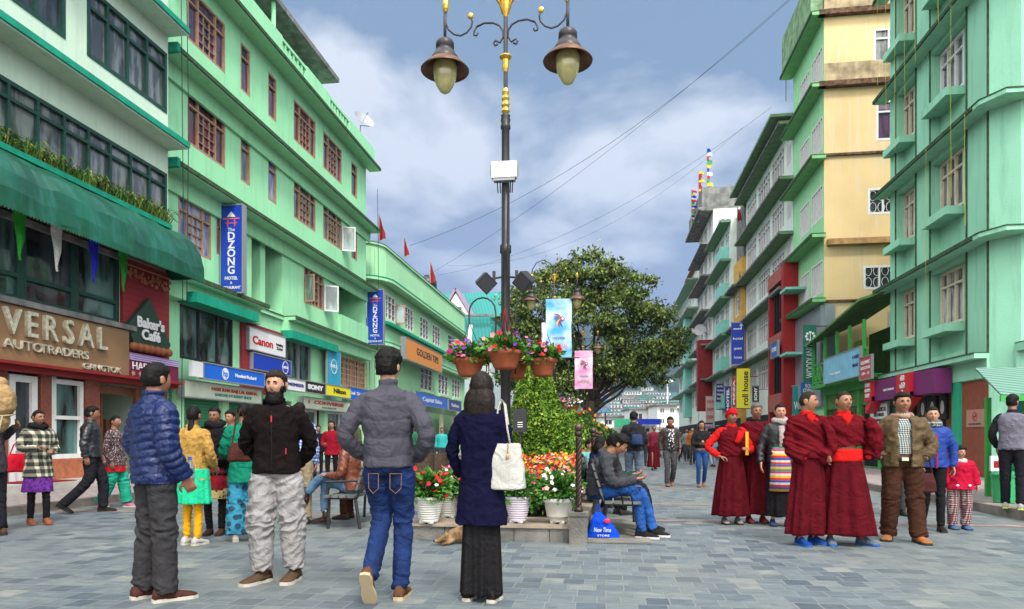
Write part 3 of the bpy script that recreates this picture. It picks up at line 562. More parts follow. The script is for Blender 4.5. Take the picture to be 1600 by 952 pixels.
def shutter(fr, u, z0, z1, w_, ang, root, m=M['white']):
    a = math.radians(ang); q0 = fr.p(u, z0, 0.02); dx = fr.u*math.cos(a)*w_+fr.n*math.sin(a)*w_
    mb = MB(); dn = dx.normalized(); nn_ = dn.cross(Vector((0, 0, 1)))*0.018
    def bar(a0, a1, zz0, zz1, k=1.0):
        P0 = [q0+dn*a0-nn_*k, q0+dn*a1-nn_*k, q0+dn*a1+nn_*k, q0+dn*a0+nn_*k]
        mb.hexa([Vector((p_.x, p_.y, zz0)) for p_ in P0]+[Vector((p_.x, p_.y, zz1)) for p_ in P0])
    bar(0, 0.06, z0, z1); bar(w_-0.06, w_, z0, z1); bar(0.06, w_-0.06, z0, z0+0.07); bar(0.06, w_-0.06, z1-0.07, z1)
    o = mb.build('casement', m, root)
    mb = MB(); P0 = [q0+dn*0.05, q0+dn*(w_-0.05)]; mb.add([Vector((P0[0].x, P0[0].y, z0+.05)), Vector((P0[1].x, P0[1].y, z0+.05)), Vector((P0[1].x, P0[1].y, z1-.05)), Vector((P0[0].x, P0[0].y, z1-.05))], [(0, 1, 2, 3)])
    mb.build('pane', M['glo'], o)
shutter(F, YX(534, XD), rb[0], rb[0]+1.15, 0.62, 70, d1); shutter(F, YX(506, XD), rc[0], rc[0]+1.15, 0.62, 60, d1); shutter(F, YX(476, XD), rc[0]+.02, rc[0]+1.15, 0.45, 100, d1, M['brown'])
# roof parapet with balustrade
mb = MB()
def bal(a, b_):
    F.box(mb, a, b_, 15.33, 15.45, 0.30, 0.42); F.box(mb, a, b_, 15.98, 16.1, 0.30, 0.42)
    n_ = int((b_-a)/0.3)
    for i in range(n_+1): u = a+(b_-a)*i/n_; F.box(mb, u-0.04, u+0.04, 15.45, 15.98, 0.32, 0.40)
def sol(a, b_, z=16.12): F.box(mb, a, b_, 15.33, z, 0.28, 0.44)
y1, y2, y3, y4, y5 = YX(400, XD+.4), YX(440, XD+.4), YX(478, XD+.4), YX(515, XD+.4), YX(545, XD+.4)
sol(D0+2.2, y1+0.8); bal(D0, D0+2.2); sol(y1+.8, y2); bal(y2, y3); sol(y3, y4); bal(y4, y5); sol(y5, D1+0.1)
mb.build('parapet', M['green'], d1)
mb = MB(); F.box(mb, YX(400, XD), YX(510, XD), 16.3, 17.75, -3.2, -0.9); F.box(mb, YX(392, XD), YX(527, XD-0.1), 17.75, 17.95, -3.6, 0.0); mb.build('roof_room', M['conc'], d1)
mb = MB(); mb.tube([F.p(YX(435, XD), 16.1, -0.2), F.p(YX(435, XD), 17.75, -0.2)], 0.09); mb.build('roof_post', M['green'], d1)
# shop floor of the hotel: shutters boxes, dark glass, red panels
def shopwin(px0, px1, z0, z1, pm, fm=M['black'], vs=(0.5,)): window(F, YX(px0, XD), YX(px1, XD), z0, z1, d1, fm, pm, vs, (), d=-0.06, t=0.07)
shopwin(279.5, 364, 3.55, 5.15, M['glg'], M['black'], (0.35, 0.7)); shopwin(444, 486, 3.45, 5.1, M['glg'], M['grey'], (0.55,)); shopwin(521, 571, 3.7, 5.05, M['glc'], M['brown'], [i/9 for i in range(1, 9)])
mb = MB(); F.box(mb, YX(277, XD), YX(378, XD), 5.15, 5.45, 0.02, 0.62); mb.build('shutter_box', M['teal'], d1)
mb = MB(); F.box(mb, YX(438, XD), YX(512, XD), 5.02, 5.32, 0.02, 0.5); mb.build('shutter_box', M['teal'], d1)
mb = MB(); F.box(mb, YX(374, XD), YX(439, XD), 2.8, 5.2, 0.0, 0.10); mb.build('red_panel', M['redb'], d1)
mb = MB(); u0_, u1_ = YX(521, XD), YX(571, XD)
for i in range(14): F.box(mb, u0_+(u1_-u0_)*i/13-.012, u0_+(u1_-u0_)*i/13+.012, 3.65, 5.1, 0.05, 0.08)
for i in range(6): F.box(mb, u0_, u1_, 3.7+.26*i, 3.73+.26*i, 0.052, 0.078)
mb.build('window_grille', M['brown'], d1)
mb = MB(); u0_, u1_ = D0+0.2, YX(395, XD)
for i in range(26): F.box(mb, u0_, u1_, 0.2+i*0.09, 0.27+i*0.09, -0.2, -0.12)
F.box(mb, u0_, u1_, 0.14, 2.65, -0.3, -0.2); mb.build('roller_shutter', M['shutter'], d1)
for px in (272, 345, 396, 455, 505, 560):
    mb = MB(); u = YX(px, XD)+0.08; F.box(mb, u, u+0.35, 0.14, 2.7, -0.24, 0.03); mb.build('pillar', M['green2'], d1)
for a, b_ in ((398, 453), (460, 502), (510, 557)):
    window(F, YX(a, XD)+.35, YX(b_, XD), 0.3, 2.4, d1, M['white'], M['glg'], (0.5,), (), d=-0.25, t=0.08)
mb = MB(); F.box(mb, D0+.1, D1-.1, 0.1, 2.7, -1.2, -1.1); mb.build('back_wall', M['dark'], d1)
mb = MB(); F.box(mb, D0, D1, 0.12, 0.26, 0.0, 0.5); mb.build('doorstep', M['conc'], d1)
mb = MB(); 
for u, z0, z1 in ((D0+0.15, 0, 15.3), (D0+0.4, 5, 15), (D1-0.1, 5.5, 14)): mb.tube([F.p(u, z0, 0.66), F.p(u+0.05, (z0+z1)/2, 0.69), F.p(u-0.03, z1, 0.66)], 0.012, 5)
mb.build('cable', M['black'], d1)
# vertical hotel signs (stand out from the wall)
def pagoda(t, cx, z, s, mts):
    mb = MB()
    for w_, h_ in ((0.62, 0.0), (0.5, 0.14)):
        mb.rings([[(cx-w_*s/2, d, z+h_*s), (cx+w_*s/2, d, z+h_*s), (cx+w_*s*.42, d, z+(h_+.05)*s), (cx-w_*s*.42, d, z+(h_+.05)*s)] for d in (0.002, -0.008)])
    for x in (-0.17, 0.17): mb.box(cx+(x-.025)*s, cx+(x+.025)*s, -0.008, 0.002, z-0.42*s, z)
    mb.build('gate_mark', mts[0], t); mb = MB()
    mb.rings([[(cx-.18*s, d, z+.22*s), (cx+.18*s, d, z+.22*s), (cx, d, z+.36*s)] for d in (0.002, -0.008)]); mb.build('roof_mark', mts[1], t)
pinkm = mat('pink_print', (0.6, 0.12, 0.2), 0.5)
for px0, px1, y0, y1, lab in ((345, 378, 322, 457, 'blue vertical hotel sign with white lettering, the larger nearer one'), (574, 598.5, 454, 538, 'blue vertical hotel sign with white lettering, the smaller one at the hotel far end')):
    Y = YX(px0, XD+0.08); X0 = XY(px0, Y); X1 = XY(px1, Y); z0, z1 = ZY(px0, y1, Y), ZY(px0, y0, Y); w_ = X1-X0
    t = thing('hotel_sign', lab, 'sign', ((X0+X1)/2, Y, z0), 0, 'blue vertical hotel signs'); h_ = z1-z0
    mb = MB(); mb.box(-w_/2, w_/2, 0, 0.22, 0, h_); mb.build('board', M['blue'], t)
    mb = MB(); 
    for a in ((-w_/2-.03, w_/2+.03, -.04, 0), (-w_/2-.03, w_/2+.03, h_, h_+.04)): mb.box(a[0], a[1], -0.01, 0.24, a[2], a[3])
    mb.box(w_/2, w_/2+.03, -0.01, 0.24, 0, h_); mb.box(-w_/2-.03, -w_/2, -0.01, 0.24, 0, h_); mb.build('frame', M['grey'], t)
    mb = MB(); mb.box(-w_/2-0.25, -w_/2-.03, 0.08, 0.12, 0.3, 0.34); mb.box(-w_/2-0.25, -w_/2-.03, 0.08, 0.12, h_-.4, h_-.36); mb.build('bracket', M['grey'], t)
    R0 = frot(SY(0)); k = h_/2.85; fy = -0.006
    pagoda_t = []
    mbp = None
    tt = bpy.data.objects.new('emblem', None)
    bpy.data.objects.remove(tt)
    class _T: pass
    # emblem (shifted to the front face)
    for (sx, zz, hh, ww, mm_) in ((0, h_-0.46*k, 0.05*k, 0.56*w_/.72, pinkm), (0, h_-0.60*k, 0.035*k, 0.40*w_/.72, pinkm), (-0.12, h_-0.70*k, 0.28*k, 0.035, pinkm), (0.12, h_-0.70*k, 0.28*k, 0.035, pinkm)):
        mb = MB(); mb.box(sx-ww/2, sx+ww/2, -0.012-abs(sx)*.01, -0.003, zz, zz+hh); mb.build('emblem', mm_, t)
    mb = MB(); mb.rings([[(-.15, d, h_-.38*k), (.15, d, h_-.38*k), (0, d, h_-.2*k)] for d in (-0.003, -0.012)]); mb.build('emblem', M['wsign'], t)
    text('The', 0.16*k, None, M['wsign'], t, (0, fy, h_-0.80*k), R0, depth=0.006)
    for i, ch in enumerate('DZONG'): text(ch, 0.36*k, None, M['wsign'], t, (0, fy, h_-(1.02+0.28*i)*k), R0, depth=0.006, bold=0.008)
    text('HOTEL', 0.15*k, None, M['wsign'], t, (0, fy, 0.45*k), R0, depth=0.006, width=w_*.6, bold=.003)
    text('&', 0.13*k, None, M['wsign'], t, (0, fy, 0.30*k), R0, depth=0.006); text('RESTAURANT', 0.13*k, None, M['wsign'], t, (0, fy, 0.14*k), R0, depth=0.006, width=w_*.88, bold=.002)
# shop signs on the hotel
fr = LX(XD)
def sign(label, px0, px1, z0, z1, mt, txt=(), d0=0.12, d1=0.22, frame=M['grey'], name='shop_sign', X=XD, cat='sign', right=False, group=None):
    f = RX(X) if right else LX(X)
    a, b_ = sorted((YX(px0, X), YX(px1, X)))
    t, f3 = board(name, label, cat, f, a, b_, z0, z1, d0, d1, mt, frame, group)
    for tx in txt:   # (string, u fraction from image-left, z fraction, size fraction, material, width fraction)
        s_, uf, zf, sz, tm, wf = tx[:6]; uf2 = (1-uf) if right else uf
        ftext(f3, s_, a+(b_-a)*uf2, z0+(z1-z0)*zf, (z1-z0)*sz, tm, t, d=d1+0.006, depth=0.006, width=(b_-a)*wf if wf else None, bold=tx[6] if len(tx) > 6 else 0.004)
    return t, f3, a, b_
Wt = M['wsign']; Bk = M['black']
zb = lambda px, py, X=XD: ZX(px, py, X)
redtxt = mat('red_lettering', (0.5, 0.01, 0.015), 0.4)
sign('white sign with red lettering on the red brick panel of the green hotel', 380, 437, 4.28, 5.02, Wt, [('Canon', 0.36, 0.45, 0.52, redtxt, 0.55, 0.012), ('imaging', 0.83, 0.55, 0.18, Bk, 0.2), ('Zone', 0.83, 0.35, 0.2, Bk, 0.18)], d0=0.12)
t, f3, a, b_ = sign('blue sign with a white ring below the white sign on the green hotel', 386, 446, 3.62, 4.16, M['blue'], [('DELL', 0.84, 0.5, 0.24, Wt, 0.17)])
def ringmark(t, f3, u, z, r, d, mt=Wt):
    mb = MB(); n_ = 24; mb.rings([[f3.p(u+rr*math.cos(k*2*math.pi/n_), z+rr*math.sin(k*2*math.pi/n_), dd) for k in range(n_)] for rr, dd in ((r, d), (r, d+.006), (r*.88, d+.006), (r*.88, d))], True, 0, False); mb.build('ring', mt, t)
ringmark(t, f3, a+(b_-a)*.84, 3.89, 0.24, 0.224)
t, f3, a, b_ = sign('long bright blue sign with a round white logo above the green roller shutter', 288, 387, 2.98, 3.42, M['hpblue'], [('hp', 0.32, 0.5, 0.62, M['hpblue'], 0.07, 0.006), ('Hewlett-Packard', 0.66, 0.5, 0.34, Wt, 0.36)], d0=0.5, d1=0.62)
mb = MB(); mb.rings([[f3.p(a+(b_-a)*.32+.185*math.cos(k*math.pi/12), 3.2+.185*math.sin(k*math.pi/12), dd) for k in range(24)] for dd in (0.621, 0.625)]); mb.build('disc', Wt, t)
mb = MB(); f3.box(mb, a-.55, a-.04, 2.98, 3.42, .5, .62); mb.build('blank_panel', Wt, t)
sign('black sign with white lettering half hidden behind the bearded man', 389, 424, 3.0, 3.42, Bk, [('SONY', 0.5, 0.5, 0.62, Wt, 0.8, 0.012)], d0=0.5, d1=0.6)
sign('white sign with navy lettering left of the black one', 425, 454, 3.02, 3.44, Wt, [('MEMBER', 0.5, 0.5, 0.4, M['navy'], 0.9)], d0=0.5, d1=0.6)
sign('black sign with white lettering between the white and yellow signs', 455, 487, 3.04, 3.46, Bk, [('SONY', 0.5, 0.5, 0.6, Wt, 0.78, 0.014)], d0=0.5, d1=0.6)
sign('yellow sign with black lettering on the green hotel', 488, 528, 3.05, 3.48, M['yel'], [('Nikon', 0.55, 0.5, 0.66, Bk, 0.5, 0.01)], d0=0.5, d1=0.6)
sign('blue sign with white script right of the yellow sign', 531, 568, 3.05, 3.62, M['hpblue'], [('Sai Suits', 0.5, 0.55, 0.4, Wt, 0.75)], d0=0.2, d1=0.3)
green_t = mat('sea_green_lettering', (0.02, 0.25, 0.2), 0.4)
sign('pale green fascia board with red and teal lettering above the green roller shutter', 273, 396, 2.42, 2.88, M['beige'], [('HARI RAM BAIJ LAL SARDA', 0.62, 0.66, 0.30, redtxt, 0.62, .006), ('SARDAS STUDENT SHOP', 0.6, 0.30, 0.26, green_t, 0.5, .004)], d0=0.1, d1=0.3)
sign('pale fascia board with a star and dark red lettering below the black and yellow signs', 463, 540, 2.42, 2.86, M['beige'], [('CONVERSE', 0.5, 0.62, 0.42, redtxt, 0.62, .008), ('MARKET', 0.5, 0.2, 0.2, green_t, 0.3), ('★', 0.10, 0.62, 0.5, redtxt, None)], d0=0.1, d1=0.3)
t, f3, a, b_ = sign('tall cyan banner with a white ring on the green hotel', 499, 520, 3.5, 5.1, M['dellteal'], [('DELL', 0.5, 0.55, 0.12, Wt, 0.5)], d0=0.3, d1=0.36)
ringmark(t, f3, (a+b_)/2, 4.38, 0.33, 0.365)
# satellite dish on the roof
t = thing('satellite_dish', 'grey mesh satellite dish on the roof corner of the green hotel', 'satellite dish', (XD, YX(562, XD), 16.1))
mb = MB(); mb.tube([(0, 0, 0), (0, 0.1, 0.9)], 0.03); mb.tube([(0, .1, .9), (0.35, .45, 1.0)], 0.02); mb.build('mast', M['grey'], t)
mb = MB(); c = Vector((0.1, 0.2, 1.15)); ax = Vector((0.55, -0.4, 0.5)).normalized(); a = ax.orthogonal().normalized(); b_ = ax.cross(a)
mb.rings([[c+ax*(r*r*0.5)+a*r*math.cos(k*math.pi/12)+b_*r*math.sin(k*math.pi/12) for k in range(24)] for r in (0.03, 0.2, 0.4, 0.55)], True, 0, False); mb.build('dish', mat('dish_mesh', (0.35, 0.36, 0.38), 0.5, 0.4), t)
mb = MB(); mb.ball(c+ax*0.5, 0.05); mb.tube([c, c+ax*0.5], 0.012); mb.build('receiver', M['grey'], t)

# ================================================================ E: two-storey green building with rounded corner
XE = -12.2
e1 = root_at('corner_building', 'two storey light green building with a rounded corner and teal ledges', XE, 45.0)
E0, E2 = 35.2, 57.6; F = rel(LX(XE), e1)
up = [(601, 618), (633, 646), (656.5, 670), (676, 688), (700, 719)]; lo = [(657, 675.5), (685, 700.5), (706.5, 719)]
H = [(YX(a, XE), YX(b_, XE), 7.85, 9.25) for a, b_ in up]+[(YX(a, XE), YX(b_, XE), 4.45, 5.95) for a, b_ in lo]+[(E0+1.6, E2-0.3, 0.2, 3.0)]
mb = MB(); wall(mb, F, E0+1.4, E2, 0, 11.7, H, 0.2)
for a in range(8):   # rounded corner
    t0, t1 = math.pi/2*a/8, math.pi/2*(a+1)/8; q = lambda t_: (-1.4+1.4*math.cos(t_), -45+E0+1.4-1.4*math.sin(t_))
    (xa, ya), (xb, yb) = q(t0), q(t1); mb.add([(xa, ya, 0), (xb, yb, 0), (xb, yb, 11.7), (xa, ya, 11.7)], [(0, 1, 2, 3)])
    if a % 1 == 0:
        x, y = q((t0+t1)/2); d_ = Vector((math.cos((t0+t1)/2), -math.sin((t0+t1)/2), 0)); mb.tube([(x, y, 0.1), (x, y, 6.4)], 0.05, 5); mb.tube([(x, y, 9.95), (x, y, 11.5)], 0.03, 5)
mb.quad((-1.4, -45+E0, 0), (-11, -45+E0, 0), (-11, -45+E0, 11.7), (-1.4, -45+E0, 11.7)); mb.quad((0, -45+E2, 0), (-11, -45+E2, 0), (-11, -45+E2, 11.7), (0, -45+E2, 11.7))
mb.quad((0, -45+E0+1.4, 11.68), (0, -45+E2, 11.68), (-11, -45+E2, 11.68), (-11, -45+E0, 11.68)); mb.add([(-1.4, -45+E0, 11.68), (0, -45+E0+1.4, 11.68), (-11, -45+E0, 11.68)], [(0, 1, 2)])
mb.build('wall', M['green2'], e1)
def eled(z, pr, t_, mt, nm='ledge'):
    plan = [(pr, E2-45), (pr, -45+E0+1.4)]+[(-1.4+(1.4+pr)*math.cos(k*math.pi/16), -45+E0+1.4-(1.4+pr)*math.sin(k*math.pi/16)) for k in range(9)]+[(-2.5, -45+E0-pr), (-2.5, -45+E0+2), (-0.3, -45+E0+3), (-.3, E2-45)]
    mb = MB(); mb.prism(plan, z, z+t_); mb.build(nm, mt, e1)
eled(9.70, 0.55, 0.14, M['green2']); eled(9.84, 0.57, 0.06, M['teal']); eled(7.45, 0.30, 0.16, M['teal']); eled(6.25, 0.45, 0.16, M['green2']); eled(6.41, 0.47, 0.05, M['teal']); eled(11.7, 0.10, 0.10, M['green2'], 'coping'); eled(11.8, 0.11, 0.04, M['dkledge'], 'coping')
for h in H[:8]: window(F, h[0], h[1], h[2], h[3], e1, M['white'], M['gl'], (0.33, 0.66), (0.72,), d=-0.05, t=0.07, grid=(0, 1, 3, 3))
for h in H[5:8]:
    mb = MB(); F.box(mb, h[0]-.1, h[1]+.1, 4.25, 4.40, 0, .25); mb.build('sill', M['green2'], e1)
shutter(F, YX(618, XE), 7.85, 8.95, 0.55, 60, e1, M['brown']); shutter(F, YX(705, XE), 7.85, 8.95, 0.55, 90, e1, M['white'])
for i in range(6):
    mb = MB(); u = E0+2+i*4.1; F.box(mb, u, u+.4, 0.14, 3.0, -.2, .02); mb.build('pillar', M['cream'], e1)
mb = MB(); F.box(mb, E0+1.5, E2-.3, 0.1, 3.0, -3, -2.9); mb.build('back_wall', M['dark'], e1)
mb = MB(); mb.box(-2.9, -1.0, E0-44.5, E2-45.5, 0.14, 0.2); mb.build('shop_floor', M['conc'], e1)
sign('orange sign with dark lettering on the two storey light green building', 613, 673, 5.75, 6.95, M['orange'], [('GOLDEN TIPS', 0.57, 0.55, 0.5, Bk, 0.62, 0.01)], d0=0.5, d1=0.8, X=XE)
sign('long blue sign with pale lettering over the ground floor of the light green building', 638, 690, 3.35, 4.1, M['hpblue'], [('Capital Sales', 0.5, 0.5, 0.5, Wt, 0.6)], d0=0.3, d1=0.45, X=XE)
sign('navy sign at the right end of the long blue one', 692, 712, 3.35, 4.1, M['navy'], [('Sales', 0.5, 0.5, 0.45, Wt, 0.6)], d0=0.3, d1=0.45, X=XE)
# flags and tank on that roof
def flag(px, y0, y1, X, lab, s=1.0, c='redp'):
    Y = YX(px, X); zb_ = ZX(px, y1, X); zt = ZX(px, y0, X)
    t = thing('flag', lab, 'flag', (X, Y, zb_-0.6), 0, 'red flags on the rooftops')
    h_ = zt-zb_+.6; mb = MB(); mb.tube([(0, 0, 0), (0, 0, h_)], 0.03, 6); mb.build('pole', M['grey'], t)
    mb = MB(); rs = []
    for i in range(6):
        x = 0.02+i*0.065*s; y_ = .07*math.sin(i*1.5); rs.append([(x, y_, h_-0.05-i*.20*s), (x, y_+.02, h_-0.05-i*.20*s), (x+.02, y_+.02, h_-1.45*s+i*.02), (x+.02, y_, h_-1.45*s+i*.02)])
    mb.rings(rs); mb.build('cloth', M[c], t)
flag(592, 335, 385, XE-0.4, 'red flag at the rounded corner of the light green roof'); flag(631, 370, 415, XE-0.4, 'red flag between the rounded corner and the black water tank', .85); flag(672, 408, 452, XE-.6, 'red flag just right of the black water tank', 1.1)
YT = YX(659, XE-2)
mb = MB(); mb.lathe([(0.05, 0), (0.75, 0.02), (0.78, 0.4), (0.75, 0.42), (0.78, 0.46), (0.78, 1.1), (0.75, 1.13), (0.78, 1.16), (0.74, 1.6), (0.4, 1.85), (0.2, 1.9), (0.2, 2.0), (0.05, 2.0)], n=24)
o = mb.build('water_tank', mat('black_plastic', (0.02, 0.022, 0.03), 0.4), None, True, loc=(XE-1.6, YT, 11.7)); tag(o, 'black ribbed water tank on the roof of the light green building', 'water tank')
mb = MB(); mb.box(-.8, .8, -.8, .8, -.6, 0); o2 = mb.build('tank_stand', M['conc'], o)

# ================================================================ teal-roofed house further along
h1 = root_at('teal_roof_house', 'white house with corrugated teal roofs beyond the light green building', -10.5, 66)
Fh = rel(SY(62.5), h1)
mb = MB()
Hh = [(XY(a, 62.5), XY(a+9, 62.5), ZY(750, 562, 62.5)-1.2, ZY(750, 562, 62.5)) for a in (728, 741, 757.5)]
wall(mb, Fh, -14.5, XY(768, 62.5), 0, ZY(750, 556, 62.5)+.3, Hh, .2); mb.box(-4, XY(768, 62.5)+10.5, -3.49, 16, 0, ZY(750, 556, 62.5)+.2) if False else None
xr = XY(768, 62.5)+10.5; zw = ZY(750, 556, 62.5)+.3
mb.quad((xr, -3.5, 0), (xr, 16, 0), (xr, 16, zw), (xr, -3.5, zw)); mb.build('wall', mat('pale_blue_white', (0.55, 0.68, 0.68), .8, var=.08, stain=.2), h1)
for h in Hh: window(Fh, h[0], h[1], h[2], h[3], h1, M['white'], M['gl'], (.5,), (), d=-.05, t=.1)
mb = MB(); z1 = ZY(750, 500, 64); 
mb.hexa([(-4.5, -4.2, zw-.1), (xr+.3, -4.2, zw-.1), (xr+.3, 8, zw-.1), (-4.5, 8, zw-.1), (-4.5, -3.6, z1), (xr-.2, -3.6, z1), (xr-.2, 8, z1), (-4.5, 8, z1)]); mb.build('roof', M['tealroof'], h1)
mb = MB(); mb.box(-4.7, xr+.3, -4.4, -4.2, z1-.1, z1+.1); mb.build('roof_edge', M['conc'], h1)
z3 = ZY(730, 458, 73); xq = XY(786, 73)+10.5; zq = ZY(730, 497, 72); mb = MB()
mb.hexa([(-9, 6, zq), (xq, 6, zq), (xq, 16, zq), (-9, 16, zq), (-9, 7, z3), (xq, 7, z3), (xq, 16, z3), (-9, 16, z3)]); mb.build('upper_roof', M['tealroof'], h1)
mb = MB(); gx = XY(714, 70)+10.5; gz = ZY(714, 498, 70)
mb.rings([[(gx-1.6, y, gz), (gx+1.6, y, gz), (gx, y, gz+2.6)] for y in (3.5, 8)]); mb.build('gable', M['wsign'], h1)
mb = MB(); mb.box(gx-.6, gx+.6, 3.44, 3.5, gz+.1, gz+1.1); mb.build('gable_window', M['gl'], h1)
mb = MB(); 
for s_ in (-1, 1): mb.hexa([(gx+s_*2.0-.12, 3.3, gz-.4), (gx+s_*2.0+.12, 3.3, gz-.4), (gx+s_*2.0+.12, 8, gz-.4), (gx+s_*2.0-.12, 8, gz-.4), (gx-.12, 3.3, gz+3.0), (gx+.12, 3.3, gz+3.0), (gx+.12, 8, gz+3.0), (gx-.12, 8, gz+3.0)])
mb.build('gable_trim', mat('mauve_trim', (0.35, .25, .35), .6), h1)
mb = MB(); ax_ = XY(733, 72)+10.5; mb.tube([(ax_, 8, z1), (ax_, 8, z1+4.5)], .05, 5); mb.tube([(ax_-.5, 8, z1+4), (ax_+.5, 8, z1+4)], .03, 5); mb.tube([(ax_-.4, 8, z1+3.4), (ax_+.4, 8, z1+3.4)], .03, 5); mb.build('aerial', M['grey'], h1)
# ================================================================ R1: sea green building, right
XR = 9.4
r1 = root_at('cafe_building', 'sea green building with pilasters and cream windows at the far right', XR, 20.0)
F = rel(RX(XR), r1)
Ya, Yb = YX(1546, XR), YX(1391, XR)       # near corner, far corner
# bays
b1a, b1b = YX(1466, XR), YX(1430, XR)     # pilaster between bays
bayn = (YX(1510, XR), YX(1455, XR)); bayf = (YX(1431, XR), YX(1401, XR))
wz = [(4.42, 5.98), (7.62, 9.18), (10.88, 12.4), (14.1, 15.7)]
rows = [(3.55, 6.0), (6.5, 9.2), (9.85, 12.45), (13.1, 15.9)]
H = []
for bz in rows:
    H.append((bayn[0], bayn[1], bz[0], bz[1])); H.append((bayf[0], bayf[1], bz[0], bz[1]))
HG = [(Ya+.04, YX(1398, XR), 0.2, 2.7)]
mb = MB(); wall(mb, F, Ya, Yb, 0, 18.5, H+HG, 0.24)
Fb = Fr(F.o-F.n*0.24, F.u, F.n)
# recessed wall behind the bays with the window holes
nwin = (YX(1507, XR+.24), YX(1470, XR+.24)); fwin = (YX(1430, XR+.24), YX(1406, XR+.24))
WH = []
for i, (z0, z1) in enumerate(wz): WH.append((*nwin, z0, z1)); WH.append((*fwin, z0, z1))
for i, bz in enumerate(rows):
    wall(mb, Fb, bayn[0], bayn[1], bz[0], bz[1], [WH[2*i]], .15); wall(mb, Fb, bayf[0], bayf[1], bz[0], bz[1], [WH[2*i+1]], .15)
# far end, near side wall, chamfer
p = F.p
mb.add([p(Yb, 0, 0), p(Yb, 0, -12), p(Yb, 18.5, -12), p(Yb, 18.5, 0)], [(0, 1, 2, 3)])
Ys = Ya-0.5
mb.add([p(Ya, 0, 0), p(Ys, 0, -.45), p(Ys, 18.5, -.45), p(Ya, 18.5, 0)], [(0, 1, 2, 3)])
Fs = rel(SY(Ys), r1)
wall(mb, Fs, XR+.45, XR+12, 2.9, 18.5, [], .2)
mb.add([p(Ya, 18.4, 0), p(Yb, 18.4, 0), p(Yb, 18.4, -12), p(Ya, 18.4, -12)], [(0, 1, 2, 3)])
mb.build('wall', M['sea'], r1)
for z in (6.12, 9.36, 12.6, 16.0):
    mb = MB(); ledge(mb, F, Ya-.05, Yb+.35, z, 0.42, .10)
    mb.prism([(-0.42, Ya-20-.05), (-.42, Ya-20-.35), (-.1, Ys-20-.42), (1.4, Ys-20-.42), (1.4, Ys-20+.05), (0.3, Ya-20-.05)], z, z+.10, 0)
    mb.prism([(-0.44, Ya-20-.05), (-.44, Ya-20-.36), (-.1, Ys-20-.44), (1.4, Ys-20-.44), (1.4, Ys-20), (0.3, Ya-20)], z+.10, z+.13, 1)
    Fs.box(mb, XR+.95, XR+12, z+.38, z+.50, 0, .55); Fs.box(mb, XR+.95, XR+12, z+.50, z+.53, 0, .57, 1); Fs.box(mb, XR+.95, XR+1.07, z-.02, z+.38, 0, .55)
    mb.build('ledge', [M['sea'], M['dkledge']], r1)
mb = MB(); F.box(mb, Ya, Yb+.1, 3.2, 3.32, 0, .35); F.box(mb, Ya, Yb+.1, 3.32, 3.35, 0, .37, 1)
Fs.box(mb, XR+.3, XR+12, 3.3, 3.48, 0, .45); Fs.box(mb, XR+.3, XR+12, 3.48, 3.51, 0, .47, 1)
mb.build('ledge', [M['sea'], M['dkledge']], r1)
for i, h in enumerate(WH):
    mb = MB(); F.box(mb, h[0]-.05, h[1]+.1, h[2]-.28, h[2]-.06, -.24, .26); mb.build('sill', M['sea'], r1)
mb = MB()
for u in (Ya+.02, bayn[1]+.02, bayf[0]-.06, bayf[1]+.02, bayn[0]-.06): F.box(mb, u, u+.05, 3.35, 16, 0, .03)
mb.build('downpipe', M['dkledge'], r1)
for i, h in enumerate(WH): window(Fb, h[0], h[1], h[2], h[3], r1, M['cream'] if i != 4 else M['white'], M['glc'] if i % 3 else M['glw'], (0.36, 0.68), (0.72,), d=-.03, t=.075)
# ground floor: fascia, pillar, wood front, door
mb = MB(); F.box(mb, Ya, Yb, 2.72, 3.2, 0.0, 0.06); Fs.box(mb, XR+.3, XR+6, 2.55, 3.3, 0, .08); mb.build('fascia', M['sea'], r1)
mb = MB(); F.box(mb, YX(1488, XR), YX(1398, XR), 0.14, 2.7, -.35, -.25); mb.build('shopfront', M['wood'], r1)
mb = MB(); 
for px in (1399, 1418, 1440, 1462): F.box(mb, YX(px, XR)-.05, YX(px, XR)+.05, 0.14, 2.7, -.25, -.17)
mb.build('shopfront_post', M['black'], r1)
mb = MB(); F.box(mb, YX(1502, XR), YX(1490, XR), 0.14, 2.72, -.2, .05); mb.build('pillar', mat('emerald_paint', (0.02, .36, .2), .5, var=.1), r1)
mb = MB(); F.box(mb, Ya+.02, YX(1502, XR), 0.14, 2.72, -.15, -.02); mb.build('door', mat('red_brown_door', (0.24, .06, .03), .5, var=.15, vscale=5), r1)
dd = bpy.data.objects['door'] if False else None
mb = MB()
for i in range(3): 
    u = YX(1470, XR)+.05 + i*.62; F.box(mb, u, u+.42, 1.75, 2.45, -.22, -.16)
mb.build('poster', M['black'], r1)
mb = MB()
for i in range(3):
    u = YX(1470, XR)+.26 + i*.62
    q = F.p(u, 2.1, -.15); mb.ball(q, (0.012, .12, .2), 8, 6)
mb.build('poster_print', M['wsign'], r1)
